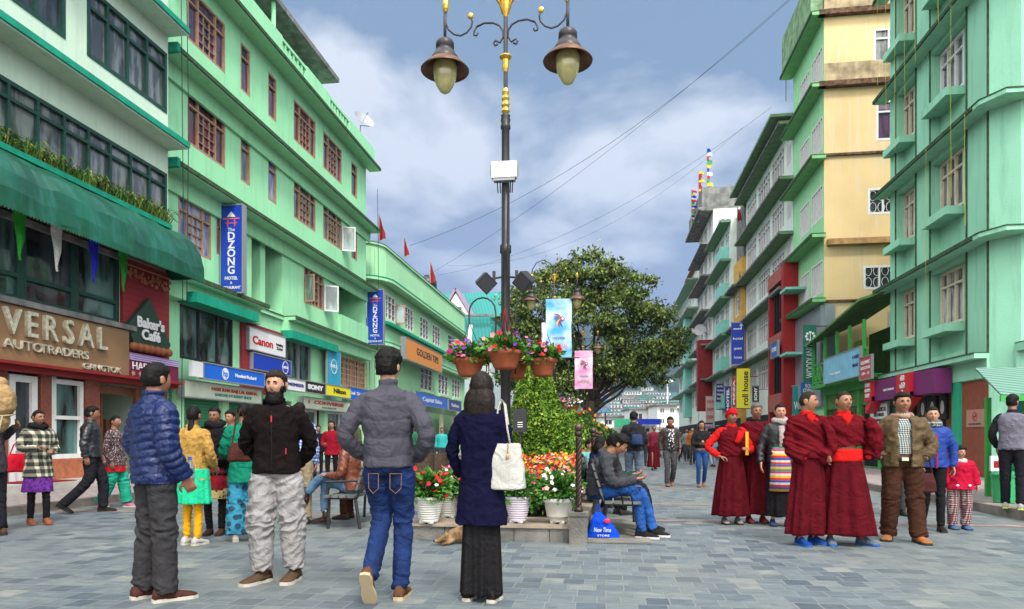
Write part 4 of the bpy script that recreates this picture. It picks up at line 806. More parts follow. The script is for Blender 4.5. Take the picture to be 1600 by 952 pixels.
def nosmoke(fr_, u, z, w_, h_, lab, mt, d):
    t, f3 = board('notice', lab, 'notice', fr_, u-w_/2, u+w_/2, z-h_/2, z+h_/2, d, d+.02, mt, None)
    mb = MB(); n_ = 24; r = h_*.26; zc = z+h_*.1
    mb.rings([[f3.p(u+rr*math.cos(k*2*math.pi/n_), zc+rr*math.sin(k*2*math.pi/n_), dd) for k in range(n_)] for rr, dd in ((r, d+.021), (r, d+.026), (r*.78, d+.026), (r*.78, d+.021))], True, 0, False)
    a = f3.p(u-r*.6, zc+r*.6, d+.027); b_ = f3.p(u+r*.6, zc-r*.6, d+.027); mb.tube([a, b_], r*.1, 4); mb.build('prohibition_mark', redtxt, t)
    mb = MB(); mb.tube([f3.p(u-r*.5, zc, d+.024), f3.p(u+r*.5, zc, d+.024)], r*.1, 4); mb.build('cigarette_mark', Bk, t)
    ftext(f3, 'NO SMOKING', u, z-h_*.34, h_*.14, Bk, t, d=d+.024, depth=.003, width=w_*.7)
nosmoke(RX(XR), (Ya+YX(1502, XR))/2, 1.72, .85, .45, 'brown no smoking notice on the red door', mat('notice_tan', (.42, .22, .17), .5), -.02)
# cafe coffee day sign
t, f3, a, b_ = sign('purple and red curved cafe sign with white Hindi lettering', 1493, 1382, 2.45, 3.12, M['purple'], [], d0=.1, d1=.55, X=XR, right=True, frame=None, name='cafe_sign')
L_ = b_-a
def ccd(u, w_, z0, z1, lines, szs):
    mb = MB(); f3.box(mb, u-w_/2, u+w_/2, z0, z1, .3, .66); mb.build('red_panel', M['redsign'], t)
    mb = MB(); rs = []
    for k in range(9):
        an = math.pi*.5*k/8; cu = u+w_/2-w_*.9*math.sin(an) ; r0 = .12
        cz = z0+.02-.30*(1-math.cos(an))-0.02; rs.append([f3.p(cu, cz-r0*(1-k/12), .32), f3.p(cu, cz-r0*(1-k/12), .64), f3.p(cu, cz+r0, .64), f3.p(cu, cz+r0, .32)])
    rs = [[f3.p(u-w_/2+w_*.95*k/8, z0-.30*math.sin(math.pi*.5*k/8)+0.02+lo, dd) for lo, dd in ((-.13*(.35+.65*k/8), .32), (-.13*(.35+.65*k/8), .64), (.13, .64), (.13, .32))] for k in range(9)]
    mb.rings(rs); mb.build('red_curl', M['redsign'], t)
    for (s_, dz_), sz in zip(lines, szs): ftext(f3, s_, u, z1+dz_, sz, Wt, t, d=.67, depth=.01, bold=.008)
ccd(a+L_*.36, .95, 2.42, 3.14, [('कैफे', -.16), ('कॉफी', -.38), ('डे', -.60)], [.17, .17, .17])
ccd(b_-.32, .62, 2.45, 3.14, [('CAFE', -.14), ('COFFEE', -.32), ('DAY', -.5)], [.17, .13, .17])
ftext(f3, 'A LOT CAN HAPPEN', a+L_*.63, 2.75, .10, Wt, t, d=.56, depth=.006, width=L_*.17)
# green kiosk at the right edge
st = thing('market_stall', 'green market stall with corrugated roof and white railing at the right edge', 'stall', (6.75, 12.3, .14))
cor = pattern('green_white_corrugated', [(0.03, .14, .10), (.20, .30, .25), (.12, .25, .19)], 'vstripe', 3.4, .6)
mb = MB(); mb.hexa([(-.62, -.55, 1.72), (3.2, -.55, 1.80), (3.2, 1.7, 2.35), (.1, 1.7, 2.35), (-.62, -.55, 1.75), (3.2, -.55, 1.83), (3.2, 1.7, 2.39), (.1, 1.7, 2.39)]); mb.build('roof', cor, st)
mb = MB(); mb.hexa([(-.64, -.58, 1.64), (3.2, -.58, 1.72), (3.2, -.54, 1.72), (-.64, -.54, 1.64), (-.64, -.58, 1.73), (3.2, -.58, 1.82), (3.2, -.54, 1.82), (-.64, -.54, 1.73)]); mb.build('roof_edge', M['lime'], st)
for x, y in ((.08, .1), (.12, 1.3), (.34, .12)):
    mb = MB(); mb.box(x-.04, x+.04, y-.04, y+.04, 0, 1.8); mb.build('post', M['lime'], st)
mb = MB(); mb.box(-.08, 3.0, -.15, .5, .88, .95); mb.box(.02, 3.0, -.02, .45, 0, .88); mb.build('counter', mat('stall_green', (.03, .33, .13), .55, var=.15), st)
mb = MB()
for z in (.96, 1.20): mb.box(-.06, .5, -.17, -.14, z, z+.025)
for i in range(4): mb.tube([(.02+i*.14+.06*math.cos(k*math.pi/4), -.155, 1.09+.09*math.sin(k*math.pi/4)) for k in range(9)], .011, 4)
mb.box(-.07, -.04, -.17, -.14, .95, 1.3); mb.build('railing', M['white'], st)
mb = MB(); mb.box(.5, 3.0, 1.3, 1.36, .0, 1.9); mb.box(.45, .5, .5, 1.3, 0, 1.9); mb.build('back_panel', mat('blue_board', (.02, .25, .5), .6), st)
mb = MB()
for i in range(30): x = .6+rnd.random()*2.2; z = .95+.3*rnd.randrange(3); mb.box(x, x+.12, 1.1, 1.28, z, z+.2, i % 3)
mb.build('goods', [mat('red_goods', (.3, .05, .03), .6), mat('cream_goods', (.4, .35, .2), .6), mat('dark_goods', (.05, .04, .04), .6)], st)
nosmoke(SY(12.3), 6.75+.62, 1.62, .24, .34, 'white no smoking notice hanging in the green stall', M['wsign'], .02)
# litter bin by the stall
bn = thing('litter_bin', 'green plastic bin on the pavement by the stall', 'bin', (G(1569, 786, .14).x, G(1569, 786, .14).y, .14))
mb = MB(); mb.lathe([(.10, 0), (.15, .01), (.18, .42)], n=16); mb.build('body', mat('green_plastic', (.03, .35, .12), .4), bn); mb = MB(); mb.lathe([(.19, .42), (.195, .47), (.14, .52), (.03, .53)], n=16); mb.build('lid', mat('green_plastic2', (.03, .28, .1), .4), bn)

# ================================================================ green verandah house between
v1 = root_at('verandah_house', 'low bright green verandah shop between the sea green and yellow buildings', 10.0, 27.0)
XV = 9.2; F = rel(RX(XV), v1); V0, V1 = Yb+.15, 31.0
mb = MB(); wall(mb, F, V0, V1, 0, 3.35, [(V0+.3, V0+1.9, .2, 2.4), (V0+2.3, V1-.4, .2, 2.4)], .2); mb.box(-.8+1.8, 4, V0-27, V1-27, 3.35, 5.6); mb.build('wall', mat('verandah_back', (.10, .20, .06), .8, var=.3), v1)
mb = MB(); F.box(mb, V0, V1, 3.28, 3.42, 0, .55); F.box(mb, V0, V1, 3.0, 3.28, 0, .1); mb.build('balcony_floor', M['lime'], v1)
mb = MB(); zlo, zhi = 5.35, 6.25
pts = [F.p(V0-.2, zlo+.5, .8), F.p(V1+.3, zlo-.25, .8), F.p(V1+.3, zhi-.1, -1.6), F.p(V0-.2, zhi+.4, -1.6)]
mb.hexa(pts+[q+Vector((0, 0, .08)) for q in pts]); mb.build('roof', mat('mossy_tin_roof', (.10, .22, .07), .8, var=.4, vscale=3), v1)
for u in (V0+.3, V0+1.7, V0+3.1, V0+4.6, V1-.1):
    mb = MB(); F.box(mb, u-.05, u+.05, 3.42, 5.3, .42, .52); mb.build('post', M['lime'], v1)
mb = MB(); 
for z in (3.5, 4.25): F.box(mb, V0, V1, z, z+.07, .44, .5)
n_ = 12
for i in range(n_):
    a0 = V0+(V1-V0)*i/n_; a1 = V0+(V1-V0)*(i+1)/n_
    for q, r_ in (((a0, 3.5), (a1, 4.28)), ((a1, 3.5), (a0, 4.28))): mb.tube([F.p(q[0], q[1], .47), F.p(r_[0], r_[1], .47)], .022, 4)
    F.box(mb, a0-.02, a0+.02, 3.5, 4.28, .45, .49)
mb.build('railing', M['lime'], v1)
mb = MB(); F.box(mb, V0+2.6, V0+4.0, 3.45, 5.0, -.5, -.45); mb.build('curtain', pattern('yellow_stripe_cloth', [(.5, .45, .1), (.2, .3, .08)], 'vstripe', 6), v1)
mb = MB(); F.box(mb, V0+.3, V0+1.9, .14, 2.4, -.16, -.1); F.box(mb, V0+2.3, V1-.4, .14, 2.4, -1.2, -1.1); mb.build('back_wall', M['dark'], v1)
for u in (V0+.12, V0+2.1, V1-.3):
    mb = MB(); F.box(mb, u-.1, u+.1, .14, 3.0, -.05, .06); mb.build('pillar', M['lime'], v1)
mb = MB()
for i in range(6): F.box(mb, V0+2.4, V1-.5, .5+i*.32, .53+i*.32, -1.0, -.6)
for i in range(40): u = V0+2.45+rnd.random()*(V1-V0-3.2); k = rnd.randrange(6); F.box(mb, u, u+.12, .53+k*.32, .66+k*.32+rnd.random()*.1, -.9, -.65, 1)
mb.build('shelf', [M['wood'], mat('shelf_goods', (.35, .3, .2), .6, var=.8, vscale=9)], v1)
sign('light blue poster board with a tower picture on the green verandah', 1372, 1312, 3.38, 4.35, mat('pale_blue_print', (.22, .5, .68), .5, var=.12), [('THE VIEW', .35, .3, .12, Wt, .3), ('CAFE', .9, .7, .16, M['navy'], .16), ('BAR', .9, .4, .16, M['navy'], .14)], d0=.52, d1=.6, X=XV, right=True)
sign('small red and white board on the verandah railing next to the purple sign', 1392, 1372.5, 3.2, 3.95, mat('pink_board', (.45, .08, .08), .5), [('CLINIC', .5, .75, .2, Wt, .8), ('DOCTOR', .5, .5, .17, Wt, .8), ('10 - 5', .5, .25, .17, Wt, .6)], d0=.54, d1=.6, X=XV, right=True)
sign('white board with black lettering in the green doorway', 1393, 1366, 1.45, 2.35, M['wsign'], [('NEW MEDICAL', .5, .8, .2, Bk, .85), ('STORES', .5, .6, .16, Bk, .6), ('CHEMIST', .5, .4, .1, Bk, .5)], d0=.08, d1=.12, X=XV, right=True)

# ================================================================ R2 yellow / green tall building
XY2 = 9.3; Y2a, Y2b = 31.4, 36.4
r2 = root_at('tall_building', 'tall building with weathered yellow side wall and light green street front', XY2, Y2a)
F = rel(RX(XY2), r2); Fs = rel(SY(Y2a), r2)
zl = [19.5, 16.4, 13.3, 9.9, 7.1]
fw = []
for z in (17.0, 13.9, 10.9, 7.6):
    fw += [(YX(1287, XY2)+.15, YX(1268, XY2), z, z+1.45), (YX(1265, XY2)+.05, YX(1250, XY2), z, z+1.45)]
mb = MB(); wall(mb, F, Y2a, Y2b, 0, 21.5, fw, .2)
mb.add([F.p(Y2b, 0, 0), F.p(Y2b, 0, -9), F.p(Y2b, 21.5, -9), F.p(Y2b, 21.5, 0)], [(0, 1, 2, 3)])
mb.build('street_wall', mat('apple_green_wall', (.33, .70, .36), .7, var=.07, stain=.25, stcol=(.2, .36, .2)), r2)
sw = [(XY(1365, Y2a), XY(1365, Y2a)+1.7, ZY(1370, 101, Y2a), ZY(1370, 45, Y2a)), (XY(1369, Y2a), XY(1369, Y2a)+1.7, ZY(1370, 220, Y2a), ZY(1370, 158, Y2a)), (XY(1356, Y2a), XY(1356, Y2a)+1.7, ZY(1370, 335, Y2a), ZY(1370, 294, Y2a)), (XY(1349, Y2a), XY(1349, Y2a)+1.8, ZY(1370, 452, Y2a), ZY(1370, 415, Y2a))]
mb = MB(); wall(mb, Fs, XY2, XY2+10, 0, 21.5, sw, .2); mb.build('side_wall', M['yellow'], r2)
mb = MB()
Fs.box(mb, XY2-.02, XY2+10, 19.7, 21.6, 0.0, .06); mb.build('parapet', M['yellow2'], r2)
mb = MB(); Fs.box(mb, XY2+.02, XY2+10, 16.65, 17.5, 0.0, .015); mb.build('mould_band', M['yellow2'], r2)
rot = mat('rotten_brown_edge', (.13, .075, .045), .9, var=.6, vscale=6, bump=.6)
for z, h_, pr in ((19.5, .22, .28), (16.4, .22, .28), (13.45, .1, .1), (7.1, .1, .1)):
    mb = MB(); Fs.box(mb, XY2-pr, XY2+10, z, z+h_, 0, pr); mb.build('side_ledge', rot, r2)
mb = MB(); Fs.box(mb, XY2+.02, XY2+10, 9.95, 13.4, 0, .25); mb.build('jetty_wall', M['yellow'], r2) if False else None
mb = MB(); Fs.box(mb, XY2+.1, XY2+10, 9.55, 9.8, 0, .30); Fs.box(mb, XY2+3, XY2+3.3, 9.1, 9.6, 0, .3); mb.build('beam', mat('ochre_beam', (.40, .24, .10), .85, var=.35, vscale=3), r2)
mb = MB()
for z in zl: ledge(mb, F, Y2a-.28, Y2b+.2, z, .6, .14)
for z in (16.6, 13.5, 7.3): F.box(mb, YX(1287, XY2)+.1, YX(1250, XY2)+.1, z, z+.1, 0, .2)
mb.build('ledge', [mat('apple_green_ledge', (.22, .52, .22), .8, var=.1), M['dkledge']], r2)
mb = MB(); F.box(mb, Y2a, Y2b, 19.67, 21.5, 0.05, .55); mb.build('front_parapet', mat('mossy_green_parapet', (.20, .32, .18), .9, var=.4, vscale=3, stain=.5), r2)
for h in fw: window(F, *h, r2, M['white'], M['glc'], (.2, .4, .6, .8), (), d=-.04, t=.07)
for i, h in enumerate(sw): window(Fs, *h, r2, M['white'], [M['glc'], M['glp'], M['gl'], M['gl']][i], (.36, .7), (.72,) if i < 2 else (), d=-.04, t=.09)
for k, h in enumerate(sw[2:]):
    mb = MB()
    for i in range(5):
        for j in range(2):
            cx_, cz_ = h[0]+.2+i*.34, h[2]+.3+j*.5; mb.tube([Fs.p(cx_+.14*math.cos(q*math.pi/4), cz_+.22*math.sin(q*math.pi/4), .0) for q in range(9)], .012, 4)
    mb.build('window_grille', M['wsign'], r2)
mb = MB(); Fs.box(mb, XY2+.0, XY2+.42, 2.4, 7.0, 0, .12, 0); F.box(mb, Y2a, Y2b-.1, 2.6, 7.0, 0, .15, 0); mb.build('cladding', mat('grey_panel', (.30, .34, .38), .35, .3, var=.15, vscale=1.2), r2)
mb = MB(); Fs.box(mb, XY2+2.6, XY2+8, 5.0, 6.65, 0, .02); mb.build('plaster_patch', mat('raw_plaster', (.40, .39, .36), .9, var=.2), r2)
mb = MB(); Fs.box(mb, XY2+.1, XY2+9, 1.0, 4.4, .02, .5); mb.build('annex_wall', mat('grey_cream', (.5, .47, .38), .85, var=.1, stain=.3), r2)
mb = MB(); Fs.box(mb, XY2+.1, XY2+9, .1, 2.2, .5, .55); mb.build('annex_shutter', M['dark'], r2)
t = thing('hanging_sign', 'tall green vertical sign with white lettering and emblem on the yellow building', 'sign', (XY(1266, 31.0), 31.0, ZY(1266, 597, 31)))
w_ = XY(1276.5, 31)-XY(1257, 31); h_ = ZY(1266, 508, 31)-ZY(1266, 597, 31)
mb = MB(); mb.box(-w_/2, w_/2, 0, .15, 0, h_); mb.build('board', M['dgsign'], t)
R90 = frot(SY(0)) @ Matrix.Rotation(math.radians(90), 3, 'Z')
text('WOODLAND', .42, None, Wt, t, (0.0, -.01, h_*.36), R90, depth=.006, width=h_*.58)
mb = MB()
for i in range(8): a = i*math.pi/4; mb.ball((.17*math.cos(a), -.01, h_*.80+.17*math.sin(a)), (.055, .008, .055), 8, 6)
mb.tube([(0, -.01, h_*.7), (0, -.01, h_*.86)], .015, 4); mb.build('emblem', Wt, t)
mb = MB(); mb.tube([(w_/2, .07, h_-.05), (w_/2+1.0, .07, h_-.05)], .025, 5); mb.tube([(w_/2, .07, .05), (w_/2+.8, .07, .05)], .025, 5); mb.tube([(w_/2+.7, .07, 0), (w_/2+.7, .07, .5)], .03, 5); mb.build('bracket', M['redd'], t)

def hsign(label, px0, px1, y0, y1, X, mt, lines=(), vert=None, tm=None, group='shop signs hanging along the right side', name='hanging_sign', edge=None):
    """sign projecting from the right-hand facades, facing down the street"""
    Y = YX((px0+px1)/2, X); x0, x1 = XY(px0, Y), XY(px1, Y); z0, z1 = ZY(px0, y1, Y), ZY(px0, y0, Y); w_ = x1-x0; h_ = z1-z0
    t = thing(name, label, 'sign', ((x0+x1)/2, Y, z0), 0, group)
    mb = MB(); mb.box(-w_/2, w_/2, 0, .14, 0, h_); mb.build('board', mt, t)
    mb = MB(); mb.box(-w_/2-.03, w_/2+.03, -.01, .15, h_, h_+.05); mb.box(-w_/2-.03, w_/2+.03, -.01, .15, -.05, 0); mb.tube([(w_/2, .07, h_*.8), (w_/2+.5, .07, h_*.8)], .03, 5); mb.build('bracket', edge or M['grey'], t)
    tm = tm or Wt
    if vert: text(vert[0], w_*vert[1], None, tm, t, (vert[2]*w_ if len(vert) > 2 else 0, -.012, h_*.5), R90, depth=.008, width=h_*.85, bold=.01)
    for s_, zf, sz, wf in lines: text(s_, h_*sz, None, tm, t, (0, -.012, h_*zf), frot(SY(0)), depth=.008, width=w_*wf, bold=.005)
    return t, w_, h_
hsign('blue sign with white lettering below the tall green one', 1252, 1277, 598, 626, 9.0, mat('mid_blue', (.02, .13, .4), .4), [('ROLL', .8, .3, .5), ('CORNER', .55, .28, .8), ('●', .22, .3, .5)])
hsign('green sign with yellow lettering left of the blue roll corner sign', 1224, 1238, 608, 646, 9.0, mat('leaf_sign', (.03, .32, .12), .4), [('TASTY', .75, .2, .8), ('FOOD', .4, .2, .8), ('HOT', .15, .15, .6)], tm=M['yel'])
hsign('teal sign half hidden between green and blue signs', 1239, 1251, 604, 648, 9.1, mat('teal_sign', (.01, .25, .22), .4), [('W', .3, .4, .7)])
t, w_, h_ = hsign('deep blue guest house sign with a white arrow high on the street', 1143, 1163, 505, 569, 8.4, M['blue'], [('hotel', .62, .09, .75), ('guest', .38, .08, .6), ('house', .16, .09, .6)])
mb = MB(); mb.box(-w_*.35, w_*.3, -.02, -.004, h_*.84, h_*.87); mb.box(w_*.22, w_*.3, -.02, -.004, h_*.87, h_*.95); mb.rings([[(w_*.1, d, h_*.93), (w_*.42, d, h_*.93), (w_*.26, d, h_*.99)] for d in (-.02, -.004)]); mb.build('arrow', Wt, t)
hsign('tall yellow sign with large black vertical lettering', 1151.5, 1172, 576, 638, 8.3, M['yel'], vert=('roll house', .62, .15), tm=Bk, edge=M['redd'])
hsign('black sign with white vertical lettering right of the yellow one', 1176, 1186, 604, 628, 8.4, Bk, vert=('SONY', .6))
hsign('navy vertical sign with a white ring in its middle', 1133, 1142, 604, 644, 7.9, M['navy'], vert=('HOTEL', .6))
hsign('black board with rows of white lettering left of the navy one', 1119, 1131, 600, 628, 8.2, M['navy'], [('HOTEL', .85, .14, .8), ('TASHI', .62, .14, .8), ('DELEK', .4, .14, .8), ('ROOMS', .17, .14, .8)])
hsign('narrow red vertical sign between the navy and yellow ones', 1144, 1150, 590, 636, 8.1, mat('crimson_sign', (.45, .02, .06), .4), vert=('PIZZA', .7))
hsign('white sign with red bands of lettering far down the right side', 1103, 1116, 620, 660, 8.0, mat('white_red', (.6, .4, .38), .5), [('SALE', .8, .18, .8), ('SHOP', .5, .18, .8), ('OPEN', .2, .18, .8)], tm=redtxt)
hsign('pale pink sign low above the far crowd', 1100, 1113, 664, 672, 7.0, mat('pink_sign', (.6, .3, .42), .5), [('SHOES', .5, .5, .8)], tm=M['navy'])
hsign('small bright blue sign low above the far crowd', 1090, 1099, 662, 671, 7.4, M['hpblue'], [('BANK', .5, .5, .7)])

# ================================================================ R3.. far right row, built by one routine
def block(nm, lab, X, Y0, Y1, top, zs, cols_, wm, lm, fm, pms, deep=9, proj=.6, wh=1.5, sill=.9, side=None, nv=(.5,), gnd=True, end=None):
    r = root_at(nm, lab, X, Y0); f = rel(RX(X), r); fs = rel(SY(Y0), r)
    hs_ = []
    for z in zs:
        for a, b_ in cols_: hs_.append((Y0+(Y1-Y0)*a, Y0+(Y1-Y0)*b_, z+sill, z+sill+wh))
    mb = MB(); wall(mb, f, Y0, Y1, 0, top, hs_, .2); mass(mb, f, Y0, Y1, top, deep)
    mb.build('wall', wm, r)
    mb = MB()
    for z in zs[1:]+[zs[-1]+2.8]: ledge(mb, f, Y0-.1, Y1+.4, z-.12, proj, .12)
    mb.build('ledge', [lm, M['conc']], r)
    for i, h in enumerate(hs_): window(f, *h, r, fm, pms[i % len(pms)], nv, (.72,), d=-.05, t=.08)
    if gnd:
        mb = MB(); f.box(mb, Y0+.2, Y1-.2, .14, 2.6, .0, .03); mb.build('shopfront', M['dark'], r)
    return r, f, fs
XQ = 9.3
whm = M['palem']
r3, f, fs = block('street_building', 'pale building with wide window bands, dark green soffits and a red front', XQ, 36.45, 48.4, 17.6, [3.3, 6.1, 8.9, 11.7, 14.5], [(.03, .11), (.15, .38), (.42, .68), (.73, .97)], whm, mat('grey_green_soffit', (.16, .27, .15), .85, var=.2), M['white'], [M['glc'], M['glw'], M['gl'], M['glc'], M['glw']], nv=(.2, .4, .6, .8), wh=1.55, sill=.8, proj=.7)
mb = MB(); f.box(mb, 36.45, 48.4, 17.6, 17.75, -1, 1.1); mb.build('roof_slab', mat('green_soffit_roof', (.16, .27, .15), .85, var=.2), r3)
mb = MB(); ya_, yb_ = YX(1231, XQ-.5), YX(1205, XQ-.5); fr_ = [ya_, yb_]
f.box(mb, ya_, ya_+.5, 0.14, 9.9, 0, 0.7, 0); f.box(mb, ya_+.5, yb_, 9.2, 9.9, 0.02, 0.68, 1); f.box(mb, ya_+.5, yb_, 5.9, 6.6, .02, 0.68, 1); f.box(mb, ya_+.5, yb_, 2.6, 3.5, .02, 0.68, 1); f.box(mb, yb_-.3, yb_, .14, 9.2, .02, 0.66, 0)
for i in range(5): u = ya_+.5+(yb_-ya_-.8)*i/5; f.box(mb, u, u+.16, 3.5, 9.2, -.1, .5, 2)
f.box(mb, ya_+.5, yb_-.3, 3.5, 9.2, .02, .2, 0)
mb.build('red_front', [M['redp'], mat('faded_red_panel', (.34, .10, .08), .7, var=.15), M['dark']], r3)
mb = MB(); f.box(mb, ya_-1.3, ya_-.1, 5.2, 5.32, 0, .9); f.box(mb, ya_-1.3, ya_-.1, 8.3, 8.42, 0, .9); mb.build('canopy', M['aqua'], r3)
sign('blue and red sign on the aqua canopy beside the red front', 1244, 1233, 5.35, 6.1, mat('blue_red', (.03, .12, .45), .4), [('STORE', .5, .5, .4, Wt, .7)], d0=.8, d1=.9, X=XQ, right=True)
r4, f, fs = block('street_building', 'narrow orange yellow building squeezed behind the deep blue sign', XQ-.3, 48.5, 51.3, 13.6, [3.3, 6.1, 8.9], [(.3, .8)], mat('orange_wall', (.62, .36, .08), .8, var=.1), M['conc'], M['white'], [M['gl']], nv=(.5,))
mb = MB(); f.box(mb, 48.5, 51.3, 13.6, 17.4, -8, -.2); mb.build('raw_upper_wall', M['conc'], r4)
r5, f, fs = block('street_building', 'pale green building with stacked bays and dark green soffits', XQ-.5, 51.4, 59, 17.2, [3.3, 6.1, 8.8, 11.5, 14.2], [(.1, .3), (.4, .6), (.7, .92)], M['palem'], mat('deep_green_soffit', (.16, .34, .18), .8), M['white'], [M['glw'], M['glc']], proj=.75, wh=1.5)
for z in (3.4, 6.2, 8.9, 11.6, 14.3):
    mb = MB(); f.box(mb, 52, 55, z, z+1.0, 0, .55); mb.build('bay', M['aqua'], r5)
r6, f, fs = block('street_building', 'tall grey building with prayer flags on its roof', XQ-.6, 59.1, 68, 20.4, [3.3, 6.2, 9.1, 12.0, 14.9, 17.6], [(.12, .3), (.4, .6), (.7, .9)], M['offwhite'], M['conc'], M['white'], [M['gl'], M['glb']], proj=1.0, wh=1.6)
mb = MB(); f.box(mb, 59.1, 69, 20.4, 20.6, -9, 1.2); f.box(mb, 59.3, 68.5, 20.6, 22.3, -9, .9); mb.build('parapet', M['conc'], r6)
mb = MB(); f.box(mb, 59.4, 60.4, 3.5, 9.5, .0, 1.2); mb.build('stair_tower', M['redd'], r6)
fs2 = rel(SY(59.1), r6)
window(fs2, XQ-.1, XQ+1.3, 17.9, 19.6, r6, M['white'], M['glb'], (.33, .66), (.7,), d=.1, t=.12)
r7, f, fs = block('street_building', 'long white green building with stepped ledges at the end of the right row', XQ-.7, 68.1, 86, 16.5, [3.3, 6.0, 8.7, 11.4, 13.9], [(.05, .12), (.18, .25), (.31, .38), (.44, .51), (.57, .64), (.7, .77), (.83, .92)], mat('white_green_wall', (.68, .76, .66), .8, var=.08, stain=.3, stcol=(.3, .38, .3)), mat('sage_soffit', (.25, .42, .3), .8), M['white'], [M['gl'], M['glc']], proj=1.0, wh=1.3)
mb = MB(); f.box(mb, 70, 78, 16.5, 18.6, -6, -.3); mb.build('roof_room', M['offwhite'], r7)
mb = MB(); f.hexa = None; mb.hexa([(-.2, 1, 18.6), (6.5, 1, 18.6), (6.5, 10.5, 18.6), (-.2, 10.5, 18.6), (1.5, 3, 20.2), (5, 3, 20.2), (5, 9, 20.2), (1.5, 9, 20.2)]); mb.build('tin_roof', mat('rust_red_roof', (.35, .10, .06), .8, var=.2), r7)
for z in (3.4, 6.1, 8.8, 11.5):
    mb = MB(); f.box(mb, 73, 75, z, z+2.6, 0, .7); mb.build('bay', M['aqua'], r7)
# satellite dish + lamp globe on it
t = thing('satellite_dish', 'white satellite dish standing out from the far right buildings', 'satellite dish', (YX and 8.0, 62, ZX(1089, 532, 8.0)))
c = Vector((0, 0, .6)); ax = Vector((-.35, -.9, .25)).normalized(); a = ax.orthogonal().normalized(); b_ = ax.cross(a)
mb = MB(); mb.rings([[c+ax*(r*r*.35)+a*r*math.cos(k*math.pi/12)+b_*r*math.sin(k*math.pi/12) for k in range(24)] for r in (.02, .2, .4, .52)], True, 0, False); mb.build('dish', mat('dish_grey', (.42,.42,.42), .6), t)
mb = MB(); mb.tube([c, (0.7, 0, .2)], .04, 6); mb.build('arm', M['grey'], t); mb = MB(); mb.tube([c, c+ax*.6], .02, 5); mb.build('receiver', M['grey'], t)
# prayer flags on poles
t = thing('prayer_flag_pole', 'tall poles of multicoloured prayer flags on the grey roof', 'prayer flags', (8.3, 60.0, 21.0))
pc = [(.02, .04, .4), (.6, .6, .6), (.5, .03, .04), (.05, .35, .1), (.65, .55, .05)]
pm_ = [mat('prayer_%d' % i, c_, .8) for i, c_ in enumerate(pc)]
for k, (dx_, dy_, hh) in enumerate(((0, 0, 4.9), (-.5, 1.5, 3.6), (-1.0, 2.4, 2.3))):
    mb = MB(); mb.tube([(dx_, dy_, -1), (dx_, dy_, hh)], .035, 5); mb.build('pole', M['grey'], t)
    mb = MB(); n_ = 17
    for i in range(n_):
        z1 = hh-.1-i*(hh+.6)/n_; z0 = z1-(hh+.6)/n_*.92; w_ = .34+.16*math.sin(i*2.3+k)
        mb.rings([[(dx_+.02, dy_, z), (dx_+.02+w_*.5, dy_+.12*math.sin(i+z), z+.03), (dx_+w_, dy_+.1*math.cos(i), z-.05), (dx_+w_, dy_+.03+.1*math.cos(i), z-.05), (dx_+.02, dy_+.03, z)] for z in (z0, z1)], True, (i+k) % 5 if k != 1 else (2 if i % 3 else 4))
    mb.build('flag_cloth', pm_, t)
flag(1228, 78, 140, XQ-.2, 'red flag high on the right at the yellow building parapet', 1.0)
flag(1263, 8, 55, XQ-.1, 'red flag at the very top of the right row', .8)
flag(1155, 425, 470, XQ-.4, 'dark red flag in front of the raw concrete upper wall', .7)
flag(1152, 320, 350, XQ-.4, 'small green and red flag beside the grey roof', .8)
import numpy as np
